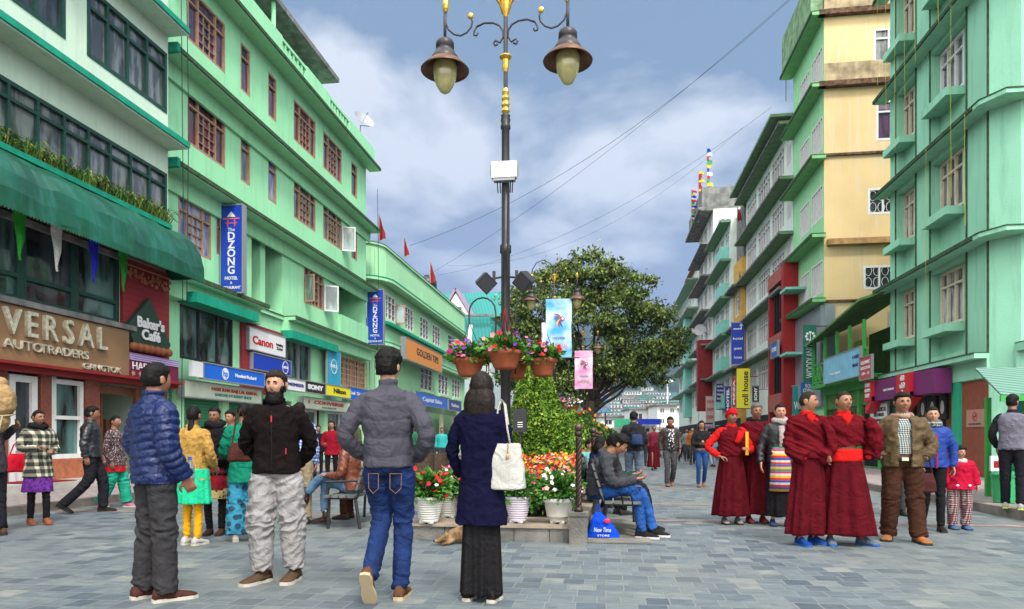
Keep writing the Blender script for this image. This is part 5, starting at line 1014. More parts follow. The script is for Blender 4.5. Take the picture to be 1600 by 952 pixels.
# ================================================================ street lamps
def P2(dx, y, d0=9.6): return (dx/111.5, (HOR-y)/111.5+CAMH)       # measured on the nearest lamp, metres
def lamp_post(x, y, label, baskets=False, detail=True, banner=None, height=None):
    t = thing('street_lamp', label, 'street lamp', (x, y, 0), 0, 'ornate double street lamps')
    mb = MB(); mb.lathe([(.16, .15), (.16, .5), (.11, .55), (.075, .7), (.07, 2.1), (.085, 2.12), (.085, 2.18), (.066, 2.2), (.062, 3.78), (.08, 3.8), (.08, 3.9), (.058, 3.92), (.056, 5.05), (.055, 5.52), (.07, 5.54), (.07, 5.58), (.058, 5.6), (.07, 5.66), (.058, 5.7), (.068, 5.72), (.03, 5.74), (.03, 7.75), (.01, 7.8)], n=14)
    mb.build('pole', M['iron'], t, True)
    mb = MB(); mb.lathe([(.03, 5.74), (.062, 5.78), (.04, 5.83), (.06, 5.87), (.04, 5.92), (.058, 5.96), (.038, 6.0), (.052, 6.05), (.035, 6.10)], n=8); mb.build('leaf_collar', M['gold'], t)
    mb = MB(); mb.lathe([(.032, 6.33), (.045, 6.38), (.05, 6.5), (.09, 6.54), (.08, 6.56), (.03, 6.56)], n=8); mb.build('leaf_cup', M['gold'], t)
    mb = MB()
    for s_ in (-1, 1):
        for a in (0, 1): mb.tube([(s_*.03, 0, 7.15), (s_*.07, 0, 7.3), (s_*.17, 0, 7.42+.0*a)], [.02, .025, .01], 6)
    mb.lathe([(.03, 7.1), (.06, 7.2), (.09, 7.4), (.03, 7.45)], n=8); mb.build('leaf_crown', M['gold'], t)
    for s_ in (-1, 1):
        A = [(12, 68), (17, 70), (19, 66), (16, 62), (9, 66), (4, 58), (4, 48), (10, 39), (20, 34), (34, 33), (46, 38)]
        B = [(46, 38), (50, 45), (50, 51), (46, 52), (44, 48)]
        C = [(55, 20), (53, 30), (55, 38), (62, 46), (72, 50), (82, 47), (91, 39), (96, 26), (97, 18)]
        D = [(52, 38), (46, 46)]
        mb = MB()
        for L_ in (A, B, C): mb.tube([(s_*a/111.5, 0, P2(a, b)[1]) for a, b in L_], .014, 6)
        mb.tube([(s_*.87, 0, 7.35), (s_*.87, 0, 6.80)], [.022, .022], 8); mb.tube([(s_*.87, 0, 7.35), (s_*.84, 0, 7.62), (s_*.68, 0, 7.88), (s_*.42, 0, 7.98), (s_*.18, 0, 7.86), (0, 0, 7.62)], .018, 6); mb.build('arm', M['iron'], t, True)
        mb = MB(); mb.ball((s_*.5, 0, P2(0, 20)[1]), (.045, .03, .045), 8, 6); mb.ball((s_*.86, 0, 7.35), (.05, .05, .12), 8, 6); mb.build('gilt_knob', M['gold'], t)
        hx = s_*.87
        mb = MB(); mb.lathe([(.03, 6.86), (.11, 6.84), (.13, 6.80), (.13, 6.73), (.12, 6.72), (.15, 6.66), (.19, 6.60), (.20, 6.55), (.19, 6.53)], (hx, 0, 0), 22); hd_ = mb.build('lamp_head', M['iron'], t, True)
        mb = MB(); mb.lathe([(.19, 6.57), (.27, 6.50), (.345, 6.42), (.34, 6.41), (.26, 6.47), (.17, 6.53)], (hx, 0, 0), 28, cap=False); mb.build('lamp_shade', mat('bronze_shade', (.13, .055, .022), .45, .3, var=.3, vscale=9), hd_, True)
        mb = MB(); mb.lathe([(.17, 6.54), (.175, 6.45), (.165, 6.34), (.13, 6.22), (.07, 6.12), (.02, 6.09)], (hx, 0, 0), 22); mb.build('glass_globe', mat('lamp_glass', (.42, .38, .16), .12, 0, var=.25, vscale=5, coat=.8), hd_, True)
    return t
lp = PD(790, HOR, 9.6)
L1 = lamp_post(lp.x, lp.y, 'ornate black and gold double street lamp in front, hung with flower baskets and speakers')
mb = MB()
mb.box(-.175, .175, -.17, -.05, 4.80, 5.02); o = mb.build('junction_box', M['wsign'], None, loc=(lp.x, lp.y, 0)); tag(o, 'white equipment box strapped high on the near lamp post', 'equipment box')
mb = MB()
for x in (-.19, .19): mb.tube([(x, -.1, 5.0), (x, -.1, 4.85), (x*.8, -.1, 4.78)], .012, 5)
mb.box(-.15, .15, -.16, -.06, 4.76, 4.80); mb.build('bracket', M['grey'], o)
mb = MB()
for x in (-.1, -.06, .09, .12): mb.tube([(x, -.12, 4.78), (x*.9, -.11, 4.6)], .008, 4)
mb.tube([(.05, -.065, 4.7), (.04, -.075, 3.9), (.05, -.09, 3.0), (.04, -.1, 2.3)], .009, 5); mb.tube([(-.02, -.075, 4.7), (-.03, -.08, 3.2), (-.02, -.1, 2.3)], .008, 5); mb.build('cable', M['black'], o)
for s_ in (-1, 1):
    t = thing('loudspeaker', ('left' if s_ < 0 else 'right')+' black loudspeaker tilted on the lamp post arm', 'loudspeaker', (lp.x+s_*.28, lp.y-.05, 3.38), 0, 'loudspeakers on the lamp post')
    Rm = Matrix.Rotation(math.radians(45*s_), 4, 'Y') @ Matrix.Rotation(math.radians(30), 4, 'X')
    mb = MB(); mb.hexa([Rm @ Vector(q) for q in [(-.11, -.10, -.11), (.11, -.10, -.11), (.09, .1, -.09), (-.09, .1, -.09), (-.11, -.10, .11), (.11, -.10, .11), (.09, .1, .09), (-.09, .1, .09)]]); mb.build('cabinet', M['black'], t)
    mb = MB(); mb.hexa([Rm @ Vector(q) for q in [(-.095, -.105, -.095), (.095, -.105, -.095), (.095, -.1, -.095), (-.095, -.1, -.095), (-.095, -.105, .095), (.095, -.105, .095), (.095, -.1, .095), (-.095, -.1, .095)]]); mb.build('grille', mat('speaker_grille', (.05, .05, .055), .7, bump=.5, bscale=200), t)
    mb = MB(); mb.tube([(0, 0, .02), (-s_*.12, .02, .06), (-s_*.24, .04, .08)], .015, 6); mb.box(-s_*.12-.02, -s_*.12+.02, -.0, .04, .0, .16); mb.build('bracket', M['iron'], t)
# ---- foliage helpers
def cards(name, pts, size, mats, parent=None, seed=1, jit=.4, up=0.0, aspect=1.6, outw=None):
    """thousands of small leaf blades: pts (n,3); mats list chosen at random"""
    r = np.random.RandomState(seed); P = np.asarray(pts, float); n = len(P)
    a = r.normal(size=(n, 3)); a[:, 2] += up
    a /= np.linalg.norm(a, axis=1, keepdims=True)+1e-9; b = r.normal(size=(n, 3)); b -= a*(a*b).sum(1, keepdims=True); b /= np.linalg.norm(b, axis=1, keepdims=True)+1e-9
    s_ = size*(1+jit*r.uniform(-1, 1, (n, 1))); A = a*s_*aspect*.5; B = b*s_*.5
    V = np.stack([P-A, P+B*.9-A*.1, P+A, P-B*.9-A*.1], 1).reshape(-1, 3)
    me = bpy.data.meshes.new(name); me.vertices.add(4*n); me.vertices.foreach_set('co', V.ravel()); me.loops.add(4*n); me.loops.foreach_set('vertex_index', np.arange(4*n)); me.polygons.add(n); me.polygons.foreach_set('loop_start', np.arange(0, 4*n, 4)); me.polygons.foreach_set('loop_total', np.full(n, 4))
    for m in mats: me.materials.append(m)
    me.polygons.foreach_set('material_index', r.randint(0, len(mats), n)); me.update(calc_edges=True)
    return link(name, me, parent)
def blossoms(name, pts, size, mats, parent=None, seed=2, nrm=None):
    r = np.random.RandomState(seed); mb = MB()
    for k, p_ in enumerate(pts):
        nv = Vector((r.normal()*.5, -.6+r.normal()*.5, .6+r.normal()*.4)).normalized(); a = nv.orthogonal().normalized(); b = nv.cross(a); s_ = size*(.7+.6*r.rand()); c = Vector(p_)
        vs = [c+nv*s_*.12]+[c+(a*math.cos(i*math.pi/5)+b*math.sin(i*math.pi/5))*s_*(1.0 if i % 2 == 0 else .68)*.5+nv*s_*.18 for i in range(10)]
        mb.add(vs, [(0, 1+i, 1+(i+1) % 10) for i in range(10)], int(r.randint(len(mats))))
    return mb.build(name, mats, parent)
def leafm(nm, c, tr=0.25):
    m = mat(nm, c, .55, var=.25, vscale=6); return m
LG = [leafm('leaf_mid', (.06, .14, .02)), leafm('leaf_light', (.13, .22, .04)), leafm('leaf_dark', (.025, .07, .015))]
PG = [leafm('petunia_leaf', (.07, .22, .03)), leafm('petunia_leaf_pale', (.15, .32, .06)), leafm('petunia_leaf_dark', (.03, .11, .02))]
TG = [leafm('topiary_leaf', (.12, .24, .02)), leafm('topiary_leaf_pale', (.24, .35, .04)), leafm('topiary_leaf_dark', (.04, .11, .012))]
fl = {k: mat('petal_'+k, c, .6) for k, c in dict(red=(.50, .01, .015), pink=(.62, .14, .24), magenta=(.45, .02, .16), white=(.75, .72, .70), purple=(.14, .03, .30), orange=(.68, .20, .015), yellow=(.72, .50, .03), rose=(.60, .30, .26)).items()}
def blob_pts(n, c, r, seed, shell=.5, squash=1.0, lump=.25, fr_=5.0):
    rr = np.random.RandomState(seed); d = rr.normal(size=(n, 3)); d /= np.linalg.norm(d, axis=1, keepdims=True)
    rad = (shell+(1-shell)*rr.rand(n, 1)**.5)
    L_ = np.array([1+lump*noise.noise(Vector((x*fr_/2+seed, y*fr_/2, z*fr_/2)))*1.6 for x, y, z in d])[:, None]
    return np.array(c)+d*rad*L_*np.array(r)
terr = mat('terracotta', (.36, .10, .045), .75, var=.2, vscale=8)
def basket(px, pyc, d, label, cols_, seed, w_=.23):
    c = PD(px, pyc, d); t = thing('hanging_basket', label, 'hanging basket', (c.x, c.y, c.z-.15), 0, 'terracotta flower baskets on the lamp posts')
    mb = MB(); mb.lathe([(.03, 0), (w_*.55, .0), (w_*.66, .03), (w_*.92, .19), (w_*1.04, .2), (w_*1.06, .24), (w_*.98, .25), (w_*.9, .2)], n=24); mb.build('pot', terr, t, True)
    cards('foliage', blob_pts(800, (0, 0, .30), (w_*1.35, w_*1.35, .15), seed, .2), .055, PG, t, seed)
    blossoms('flowers', blob_pts(48, (0, 0, .34), (w_*1.5, w_*1.5, .17), seed+9, .7), .075, [fl[c_] for c_ in cols_], t, seed)
    mb = MB()
    for k in range(3): a = k*2.1; mb.tube([(w_*math.cos(a), w_*math.sin(a), .24), (0, 0, .75)], .005, 4)
    mb.build('hanger_wire', M['iron'], t)
basket(789, 560, 9.15, 'terracotta basket of pink and red petunias in front of the near lamp post', ['pink', 'red', 'purple', 'rose'], 3, .235)
basket(733, 572, 9.45, 'terracotta basket of magenta petunias left of the near lamp post', ['magenta', 'red', 'pink', 'purple'], 5, .22)
basket(848, 572, 9.6, 'terracotta basket of red and purple flowers right of the near lamp post', ['red', 'purple', 'red', 'pink'], 7, .20)
basket(806, 577, 10.1, 'terracotta basket hanging just behind the near lamp post', ['yellow', 'pink'], 9, .18)
mb = MB()
for s_ in (-1, 1):
    q = [(s_*.14, 0, 2.1), (s_*.14, 0, 2.95)]+[(s_*(.33-.19*math.cos(a)), 0, 2.98+.2*math.sin(a)) for a in [k*math.pi/8 for k in range(1, 9)]]+[(s_*.52, 0, 2.84), (s_*.50, 0, 2.8), (s_*.54, 0, 2.78)]
    mb.tube(q, .012, 6)
mb.tube([(-.14, 0, 2.9), (.14, 0, 2.9)], .012, 6); mb.tube([(-.14, 0, 2.2), (.14, 0, 2.2)], .012, 6); mb.build('basket_hook', M['iron'], L1, True)
mb = MB(); mb.tube([(-.5, 0, 2.8), (-.52, -.02, 2.6), (-.47, -.02, 2.45)], [.03, .04, .01], 6); mb.tube([(.53, 0, 2.8), (.55, -.02, 2.6), (.5, -.02, 2.4)], [.03, .04, .01], 6); mb.build('ribbon', M['wsign'], L1)
mb = MB(); mb.tube([(0, -.07, 3.0), (.05, -.08, 2.75), (.12, -.09, 2.3)], .014, 5); mb.tube([(0, -.07, 3.0), (-.03, -.08, 2.7), (-.05, -.09, 2.3)], .014, 5); mb.build('red_cord', M['redp'], L1)
# black control box on a thin stand
bx = PD(813, HOR, 9.3); t = thing('control_box', 'black metal box with white vents on a stand by the lamp post', 'control box', (bx.x, bx.y, .18))
mb = MB(); mb.box(-.09, .09, -.06, .06, 1.10, 1.42); mb.build('box', M['black'], t); mb = MB(); mb.tube([(0, 0, 0), (0, 0, 1.1)], .02, 6); mb.build('stand', M['iron'], t)
mb = MB()
for k in range(3): mb.box(-.03, .04, -.064, -.06, 1.17+k*.03, 1.18+k*.03)
mb.build('vent', M['wsign'], t)
# other lamps with banners
def festival_banner(px, y0, y1, d, hw_px, label, base, seed):
    c = PD(px, y1, d); w_ = hw_px*2/FOC*d; h_ = (y1-y0)/FOC*d
    t = thing('banner', label, 'banner', (c.x, c.y, c.z), YAW, 'festival banners on the lamp posts')
    mb = MB(); n_ = 10; rs = [[(-w_/2, .02*math.sin(i*.9), h_*i/n_), (w_/2+.012*math.sin(i), .02*math.sin(i*.9+1), h_*i/n_), (w_/2+.012*math.sin(i), .02*math.sin(i*.9+1)+.008, h_*i/n_), (-w_/2, .02*math.sin(i*.9)+.008, h_*i/n_)] for i in range(n_+1)]
    mb.rings(rs); ob = mb.build('cloth', base, t)
    cs = ['red_f', 'blue_f', 'purple_f', 'green_f', 'yellow_f']
    cc = [(.5, .02, .1), (.03, .12, .5), (.25, .05, .35), (.1, .45, .3), (.7, .5, .1)]
    for k in range(7):
        mb = MB(); an = math.radians(115+k*22); pts = []
        for q in range(6): r_ = .06+.055*q; aa = an+.12*q; pts.append((w_*(.1+r_*math.cos(aa)*1.0*1.0), -.035, h_*.66+w_*r_*math.sin(aa)))
        mb.tube(pts, [w_*.012, w_*.025, w_*.03, w_*.028, w_*.02, w_*.006], 5, flat=.25); mb.build('feather_print', mat('print_'+cs[k % 5], cc[k % 5], .6), t)
    mb = MB(); mb.ball((w_*.14, -.035, h_*.66), (w_*.09, .008, w_*.09), 10, 6); mb.build('eye_print', mat('print_red_f', cc[0], .6), t)
    mb = MB(); mb.ball((w_*.15, -.044, h_*.66), (w_*.05, .004, w_*.05), 10, 6); mb.build('eye_white', M['wsign'], t)
    text('WINTER', h_*.05, None, M['blue'], t, (0, -.035, h_*.33), frot(SY(0)), depth=.004, width=w_*.5)
    text('CARNIVAL', h_*.09, None, pinkm, t, (0, -.035, h_*.2), frot(SY(0)), depth=.004, width=w_*.7)
    mb = MB(); mb.tube([(-w_/2-.05, .02, h_), (w_/2+.3, .02, h_)], .02, 5); mb.tube([(-w_/2-.05, .02, 0), (w_/2+.3, .02, 0)], .02, 5); mb.build('rod', M['iron'], t)
def gradm(nm, c0, c1):
    m = bpy.data.materials.new(nm); m.use_nodes = True; t = m.node_tree; n = t.nodes; l = t.links; b = n['Principled BSDF']; b.inputs['Roughness'].default_value = .6
    g_ = n.new('ShaderNodeTexCoord'); nz = n.new('ShaderNodeTexNoise'); nz.inputs['Scale'].default_value = 1.4; nz.inputs['Detail'].default_value = 2; l.new(g_.outputs['Object'], nz.inputs['Vector'])
    cr = n.new('ShaderNodeValToRGB'); cr.color_ramp.elements[0].position = .38; cr.color_ramp.elements[0].color = (*c0, 1); cr.color_ramp.elements[1].position = .62; cr.color_ramp.elements[1].color = (*c1, 1); l.new(nz.outputs[0], cr.inputs[0]); l.new(cr.outputs[0], b.inputs['Base Color']); return m
bluep = gradm('sky_blue_print', (.06, .36, .68), (.55, .72, .80)); pinkp = gradm('pink_white_print', (.72, .25, .52), (.75, .66, .72))
l2 = PD(866, HOR, 26); lamp_post(l2.x, l2.y, 'second double street lamp behind the blue festival banner')
l3 = PD(911, HOR, 40); lamp_post(l3.x, l3.y, 'third double street lamp behind the pink festival banner')
l4 = PD(946, HOR, 62); lamp_post(l4.x, l4.y, 'farthest double street lamp at the end of the planter')
festival_banner(873, 467, 559, 25.7, 20, 'sky blue festival banner with feather print, the nearest and largest', bluep, 1)
festival_banner(912, 548, 608, 39.6, 14, 'pink and white festival banner with feather print', pinkp, 2)
festival_banner(943, 598, 645, 55, 9, 'pale blue festival banner far down the planter', bluep, 3)
festival_banner(931, 588, 626, 50, 7, 'small green festival banner beside the far pale blue one', gradm('green_print', (.10, .40, .25), (.3, .55, .4)), 4)
basket(874, 640, 22, 'small terracotta basket of purple flowers below the second lamp, left one', ['purple', 'magenta', 'pink'], 11, .23)
basket(894, 638, 23, 'small terracotta basket of white flowers below the second lamp, right one', ['white', 'white', 'pink'], 13, .23)
# ================================================================ planter
pl = thing('planter_island', 'long stone kerbed planter in the middle of the street', 'planter', (-1.3, 7.9, 0))
PX0, PX1, PY0, PY1 = -1.03, 1.04, 0, 55
stone = mat('worn_granite', (.16, .155, .14), .85, var=.4, vscale=3, bump=.6, stain=.5)
mb = MB()
for i in range(5): a = PX0+(PX1-PX0)*i/5; mb.box(a+.004, a+(PX1-PX0)/5-.004, 0, .22, 0, .16)
mb.box(PX0, PX0+.2, .22, PY1, 0, .158); mb.box(PX1-.2, PX1, .22, PY1, 0, .158); mb.build('kerb', stone, pl)
mb = MB(); mb.box(PX0-.02, PX1+.02, -.03, .8, .16, .19); mb.box(PX0-.02, PX0+.24, .8, PY1, .16, .19); mb.box(PX1-.24, PX1+.02, .8, PY1, .16, .19); mb.build('coping', mat('dusty_coping', (.30, .24, .18), .9, var=.25, vscale=4, bump=.4), pl)
mb = MB(); mb.box(PX0+.2, PX1-.2, .8, PY1, .02, .17); mb.build('soil', mat('soil', (.05, .035, .025), .95, var=.3, bump=.5), pl)
mb = MB(); mb.box(PX1+.02, PX1+.75, -.02, 2.2, 0.006, .02); o = mb.build('dusty_step', mat('dusty_step', (.19, .18, .155), .9, var=.35, vscale=3, bump=.4), pl)
def bal_post(px, py, lab, twist=True):
    c = G(px, py); t = thing('barrier_post', lab, 'post', (c.x, c.y, 0), 0, 'twisted iron posts round the planter')
    mb = MB(); mb.box(-.1, .1, -.1, .1, 0, .32); mb.box(-.115, .115, -.115, .115, .32, .36); mb.build('plinth', stone, t)
    mb = MB()
    for k in range(3):
        mb.tube([(.018*math.cos(z*32+k*2.09), .018*math.sin(z*32+k*2.09), .36+z) for z in [i*.02 for i in range(44)]], .021, 6)
    mb.lathe([(.05, .36), (.05, .39), (.03, .42)], n=12); mb.lathe([(.03, 1.22), (.045, 1.24), (.045, 1.27), (.02, 1.29)], n=12); mb.build('baluster', mat('brown_iron', (.05, .03, .025), .45, .6), t, True)
    mb = MB(); mb.ball((0, 0, 1.325), .048, 12, 8); mb.build('ball_finial', mat('brown_iron2', (.11, .06, .05), .4, .6), t, True)
bal_post(904, 849, 'twisted iron post on a grey stone block at the planter corner'); 
for i in range(1, 5):
    c = Vector((-.24, 7.9+.1+3.1*i, 0)); t = None
    lab = ['twisted iron post behind the seated man in grey hoodie', 'twisted iron post farther along the planter edge, second behind the bench', 'twisted iron post farther along the planter edge, third behind the bench', 'twisted iron post farthest along the planter edge'][i-1]
    r_ = ray(0, 0); pxx = 800+FOC*(c.x*math.cos(YAW)+c.y*math.sin(YAW))/(c.y*math.cos(YAW)-c.x*math.sin(YAW)); dd = c.y*math.cos(YAW)-c.x*math.sin(YAW); bal_post(pxx, HOR+CAMH*FOC/dd, lab)
whp = mat('white_plastic_pot', (.66, .65, .58), .45, var=.08, vscale=5, stain=.25, stcol=(.35, .3, .22))
def flower_pot(px, d, label, ribbed, w_, cols_, seed, lilac=False, h_=.31):
    c = PD(px, HOR, d); t = thing('flower_pot', label, 'flower pot', (c.x, c.y, .19), 0, 'white flower pots on the planter edge')
    prof = [(.02, .02), (w_*.60, .02), (w_*.62, .03)]
    if ribbed:
        for i in range(9): z = .03+(h_-.06)*i/9; r_ = w_*(.62+.36*i/9); prof += [(r_, z), (r_+.008, z+.008), (r_+.008, z+.018), (r_, z+.024)]
        prof += [(w_*1.0, h_-.03), (w_*1.06, h_-.02), (w_*1.06, h_+.01), (w_*.98, h_+.01), (w_*.9, h_-.04)]
    else: prof += [(w_*.70, h_*.26), (w_*.80, h_*.27), (w_*.82, h_*.30), (w_*.98, h_-.05), (w_*1.08, h_-.045), (w_*1.08, h_), (w_*1.0, h_+.005), (w_*.92, h_-.04)]
    mb = MB(); mb.lathe(prof, n=32)
    for k in range(4): a = k*math.pi/2+.6; mb.box(w_*.45*math.cos(a)-.03, w_*.45*math.cos(a)+.03, w_*.45*math.sin(a)-.03, w_*.45*math.sin(a)+.03, 0, .03)
    mb.build('pot', mat('lilac_white_pot', (.58, .52, .58), .45, var=.06) if lilac else whp, t, True)
    cards('foliage', blob_pts(2600, (0, 0, h_+.11), (w_*1.45, w_*1.35, .20), seed, .15), .042, PG, t, seed)
    blossoms('flowers', blob_pts(70, (0, 0, h_+.15), (w_*1.5, w_*1.4, .21), seed+9, .8), .055, [fl[c_] for c_ in cols_], t, seed)
flower_pot(670, 8.15, 'ribbed white pot of red and white petunias left of the woman in navy', True, .175, ['red', 'red', 'white', 'magenta'], 21)
flower_pot(703, 8.75, 'ribbed white pot partly hidden behind the woman in navy', True, .16, ['pink', 'magenta', 'white'], 23)
flower_pot(737, 8.6, 'white pot of flowers directly behind the woman in navy', True, .16, ['red', 'pink', 'white'], 24)
flower_pot(809, 8.2, 'ribbed lilac white pot with red flowers trailing over its rim', True, .16, ['red', 'red', 'white', 'rose'], 25, True)
flower_pot(873, 8.15, 'smooth white pot of pink and white flowers next to the twisted post', False, .175, ['white', 'pink', 'rose', 'white'], 27, h_=.30)
# flower bed behind the pots
fb = MB(); pts = []; bl = []
r = random.Random(5)
for i in range(20000):
    x = r.uniform(-2.1, -.45); y = r.uniform(8.9, 13.5); h_ = .28+.36*min(1, (y-8.9)/1.6)+.10*noise.noise(Vector((x*3, y*3, 1)))
    pts.append((x, y, .18+h_*r.random()**.4))
o = cards('flower_bed', pts, .055, PG, None, 5); tag(o, 'dense bed of orange, red and yellow flowers behind the white pots', 'flower bed', kind='stuff')
for i in range(1700):
    x = r.uniform(-2.1, -.45); y = r.uniform(8.9, 13.0)**1.0; h_ = .30+.38*min(1, (y-8.9)/1.6)+.10*noise.noise(Vector((x*3, y*3, 1))); bl.append((x, y, .19+h_+r.uniform(-.06, .05)))
blossoms('bed_blossoms', bl, .055, [fl['orange'], fl['red'], fl['red'], fl['orange'], fl['red'], fl['yellow'], fl['rose']], o, 5)['kind'] = 'stuff'
def bush(name, label, px, d, w_, h_, seed, mats_, n, base=.18, cone=True, sz=.05, cat='bush', group='clipped bushes in the planter', blossom=None):
    c = PD(px, HOR, d); t = thing(name, label, cat, (c.x, c.y, base), 0, group)
    rr = np.random.RandomState(seed); pts = []
    while len(pts) < n:
        z = rr.rand()**.85; R_ = w_*( (1-z)**.52*1.0 if cone else math.sqrt(max(0, 1-(2*z-1)**2))*.98+.02); 
        a = rr.rand()*2*math.pi; R_ *= 1+.20*noise.noise(Vector((math.cos(a)*2.2+seed, math.sin(a)*2.2, z*h_*2.6)))*1.5
        q = R_*(1-.32*rr.rand()**2.2); pts.append((q*math.cos(a), q*math.sin(a), z*h_+.02*rr.normal()))
    cards('foliage', pts, sz, mats_, t, seed, up=.6)
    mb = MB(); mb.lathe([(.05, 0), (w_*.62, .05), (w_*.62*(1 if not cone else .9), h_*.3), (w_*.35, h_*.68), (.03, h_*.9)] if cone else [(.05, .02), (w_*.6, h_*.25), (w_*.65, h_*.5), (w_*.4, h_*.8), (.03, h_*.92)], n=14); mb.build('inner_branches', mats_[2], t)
    if blossom: blossoms('flowers', blob_pts(60, (0, 0, h_*.75), (w_, w_, h_*.35), seed, .8), .11, [fl[b] for b in blossom], t, seed)
bush('topiary', 'tall conical yellow green topiary behind the lamp post', 838, 12.2, .72, 2.42, 31, TG, 26000, sz=.042)
bush('topiary', 'smaller rounded yellow green topiary right of the tall cone', 877, 13.8, .48, 1.55, 33, TG, 10000, sz=.045)
bush('topiary', 'low yellow green bush in front of the dark hedge bushes', 893, 18.0, .60, 1.75, 35, TG, 6000, sz=.07)
bush('bush', 'low leafy bush left of the lamp post behind the woman in navy', 770, 12.6, .5, 1.5, 34, LG, 5000, sz=.06)
bush('bush', 'dark green bush with orange red leaves beyond the topiary', 912, 24, .8, 1.9, 37, LG, 5000, blossom=['orange', 'red'], sz=.09)
bush('bush', 'dark bush beyond the second lamp post', 926, 30, .8, 1.7, 39, LG, 4000, sz=.10, cone=False)
bush('bush', 'mid green bush beyond the tree trunk', 936, 38, 1.0, 1.7, 41, LG, 3500, sz=.12, cone=False)
bush('bush', 'farthest bush at the end of the planter', 944, 50, 1.2, 1.7, 43, TG, 3000, sz=.14, cone=False)
# ================================================================ big tree
tp = PD(922, HOR, 47); tr = thing('tree', 'large spreading broadleaf tree growing out of the planter', 'tree', (tp.x, tp.y, .15))
bark = mat('dark_bark', (.06, .045, .032), .9, var=.4, vscale=6, bump=.8, bscale=12)
rr = random.Random(11)
mb = MB(); mb.tube([(0, 0, 0), (.05, 0, 1.2), (-.05, 0, 2.6), (.05, 0, 3.6)], [.62, .50, .42, .36], 12)
# crown lobes: centre (x right, y depth, z), radii - measured on the photograph's outline
lob = [(-2.6, 0, 7.7, 1.7, 2.0, 1.7), (-.9, .5, 8.8, 1.9, 2.2, 1.6), (.9, -.3, 8.9, 1.9, 2.2, 1.7), (2.2, .3, 8.0, 1.8, 2.0, 1.5), (3.2, 0, 6.6, 1.3, 1.6, 1.2), (1.6, -1.4, 6.9, 1.8, 1.6, 1.5), (-.6, -1.6, 7.0, 2.0, 1.5, 1.7), (-2.8, -.6, 5.6, 1.7, 1.8, 1.5), (3.0, .2, 4.9, 1.4, 1.3, .9), (1.7, .6, 5.0, 1.1, 1.3, .8), (-.8, 1.4, 5.4, 2.0, 1.6, 1.3), (-3.2, .4, 3.9, 1.2, 1.4, 1.1), (1.2, -1.0, 5.2, 1.4, 1.2, 1.0), (-1.6, -1.0, 3.8, 1.2, 1.0, .9), (2.4, 0, 4.4, .6, .8, .45), (0, 0, 9.9, 1.2, 1.2, .8), (-1.5, 0, 9.4, 1.1, 1.1, .8), (3.9, .1, 5.6, .6, .8, .7), (.3, .8, 4.3, .9, 1.0, .6), (-3.5, 0, 6.6, 1.2, 1.3, 1.3), (-3.9, .3, 5.0, 1.0, 1.1, 1.2), (-3.6, .2, 8.3, .8, .9, .8)]
KT = 47/36
lob = [(a*KT, b*.8, 1.05+(c-1.05)*KT, d*KT, e*.95, f*KT) for a, b, c, d, e, f in lob]
for L_ in lob:
    c = Vector(L_[:3]); b0 = Vector((.05*rr.random(), 0, rr.uniform(2.6, 3.8))); mid = b0.lerp(c, .5)+Vector((rr.uniform(-.3, .3), rr.uniform(-.3, .3), rr.uniform(-.2, .4)))
    mb.tube([b0, b0.lerp(mid, .5)+Vector((0, 0, .1)), mid, mid.lerp(c, .6), c], [.17, .12, .08, .05, .02], 7)
    for k in range(5):
        e_ = c+Vector((rr.uniform(-1, 1)*L_[3], rr.uniform(-1, 1)*L_[4], rr.uniform(-.8, .8)*L_[5]))*.8; mb.tube([mid.lerp(c, .3+.1*k), (mid+e_)/2+Vector((0, 0, .15)), e_], [.05, .035, .012], 5)
mb.build('trunk', bark, tr, True)
pts = []
nr = np.random.RandomState(4)
for L_ in lob:
    vol = L_[3]*L_[4]*L_[5]
    for k in range(int(10+vol*1.15)):       # clumps
        d_ = nr.normal(size=3); d_ /= np.linalg.norm(d_); q = np.array(L_[:3])+d_*np.array(L_[3:])*(.55+.62*nr.rand()); s_ = .20+.30*nr.rand()
        m_ = int(50+110*nr.rand()); pts.append(q+nr.normal(size=(m_, 3))*np.array([s_, s_, s_*.55]))
pts = np.concatenate(pts); 
pts = np.concatenate([pts, pts+nr.normal(size=pts.shape)*.12])
cards('crown', pts, .145, [leafm('tree_leaf', (.085, .145, .025)), leafm('tree_leaf_light', (.24, .31, .08)), leafm('tree_leaf_dark', (.035, .07, .015)), leafm('tree_leaf_olive', (.14, .17, .04))], tr, 8, up=.8)
print('tree leaves', len(pts))
# grass plants along the awning trough
troot = thing('trough_plants', 'row of spiky grass plants growing along the top of the green awning', 'plants', (XB+.15, 10, 6.95)); troot['kind'] = 'stuff'
mb = MB(); r = random.Random(3); nc = 46
for k in range(nc):
    yy = -3+ (17.1-10+3)*(k+.5)/nc; s0 = .7+.6*r.random()
    for q in range(34):
        a = r.uniform(0, 2*math.pi); L_ = .42*s0*r.uniform(.6, 1.2); d_ = Vector((math.cos(a), math.sin(a)*1.3, 0)); u_ = d_.cross(UP)*.012; b0 = Vector((r.uniform(-.05, .1), yy+r.uniform(-.1, .1), 0)); m1 = b0+d_*L_*.35+UP*L_*.75; e1_ = b0+d_*L_*.85+UP*L_*r.uniform(.2, .7)
        mb.add([b0-u_, b0+u_, m1+u_, e1_, m1-u_], [(0, 1, 2, 4), (4, 2, 3)], r.randrange(3))
mb.build('blades', [LG[0], PG[1], leafm('straw_leaf', (.28, .28, .07))], troot)
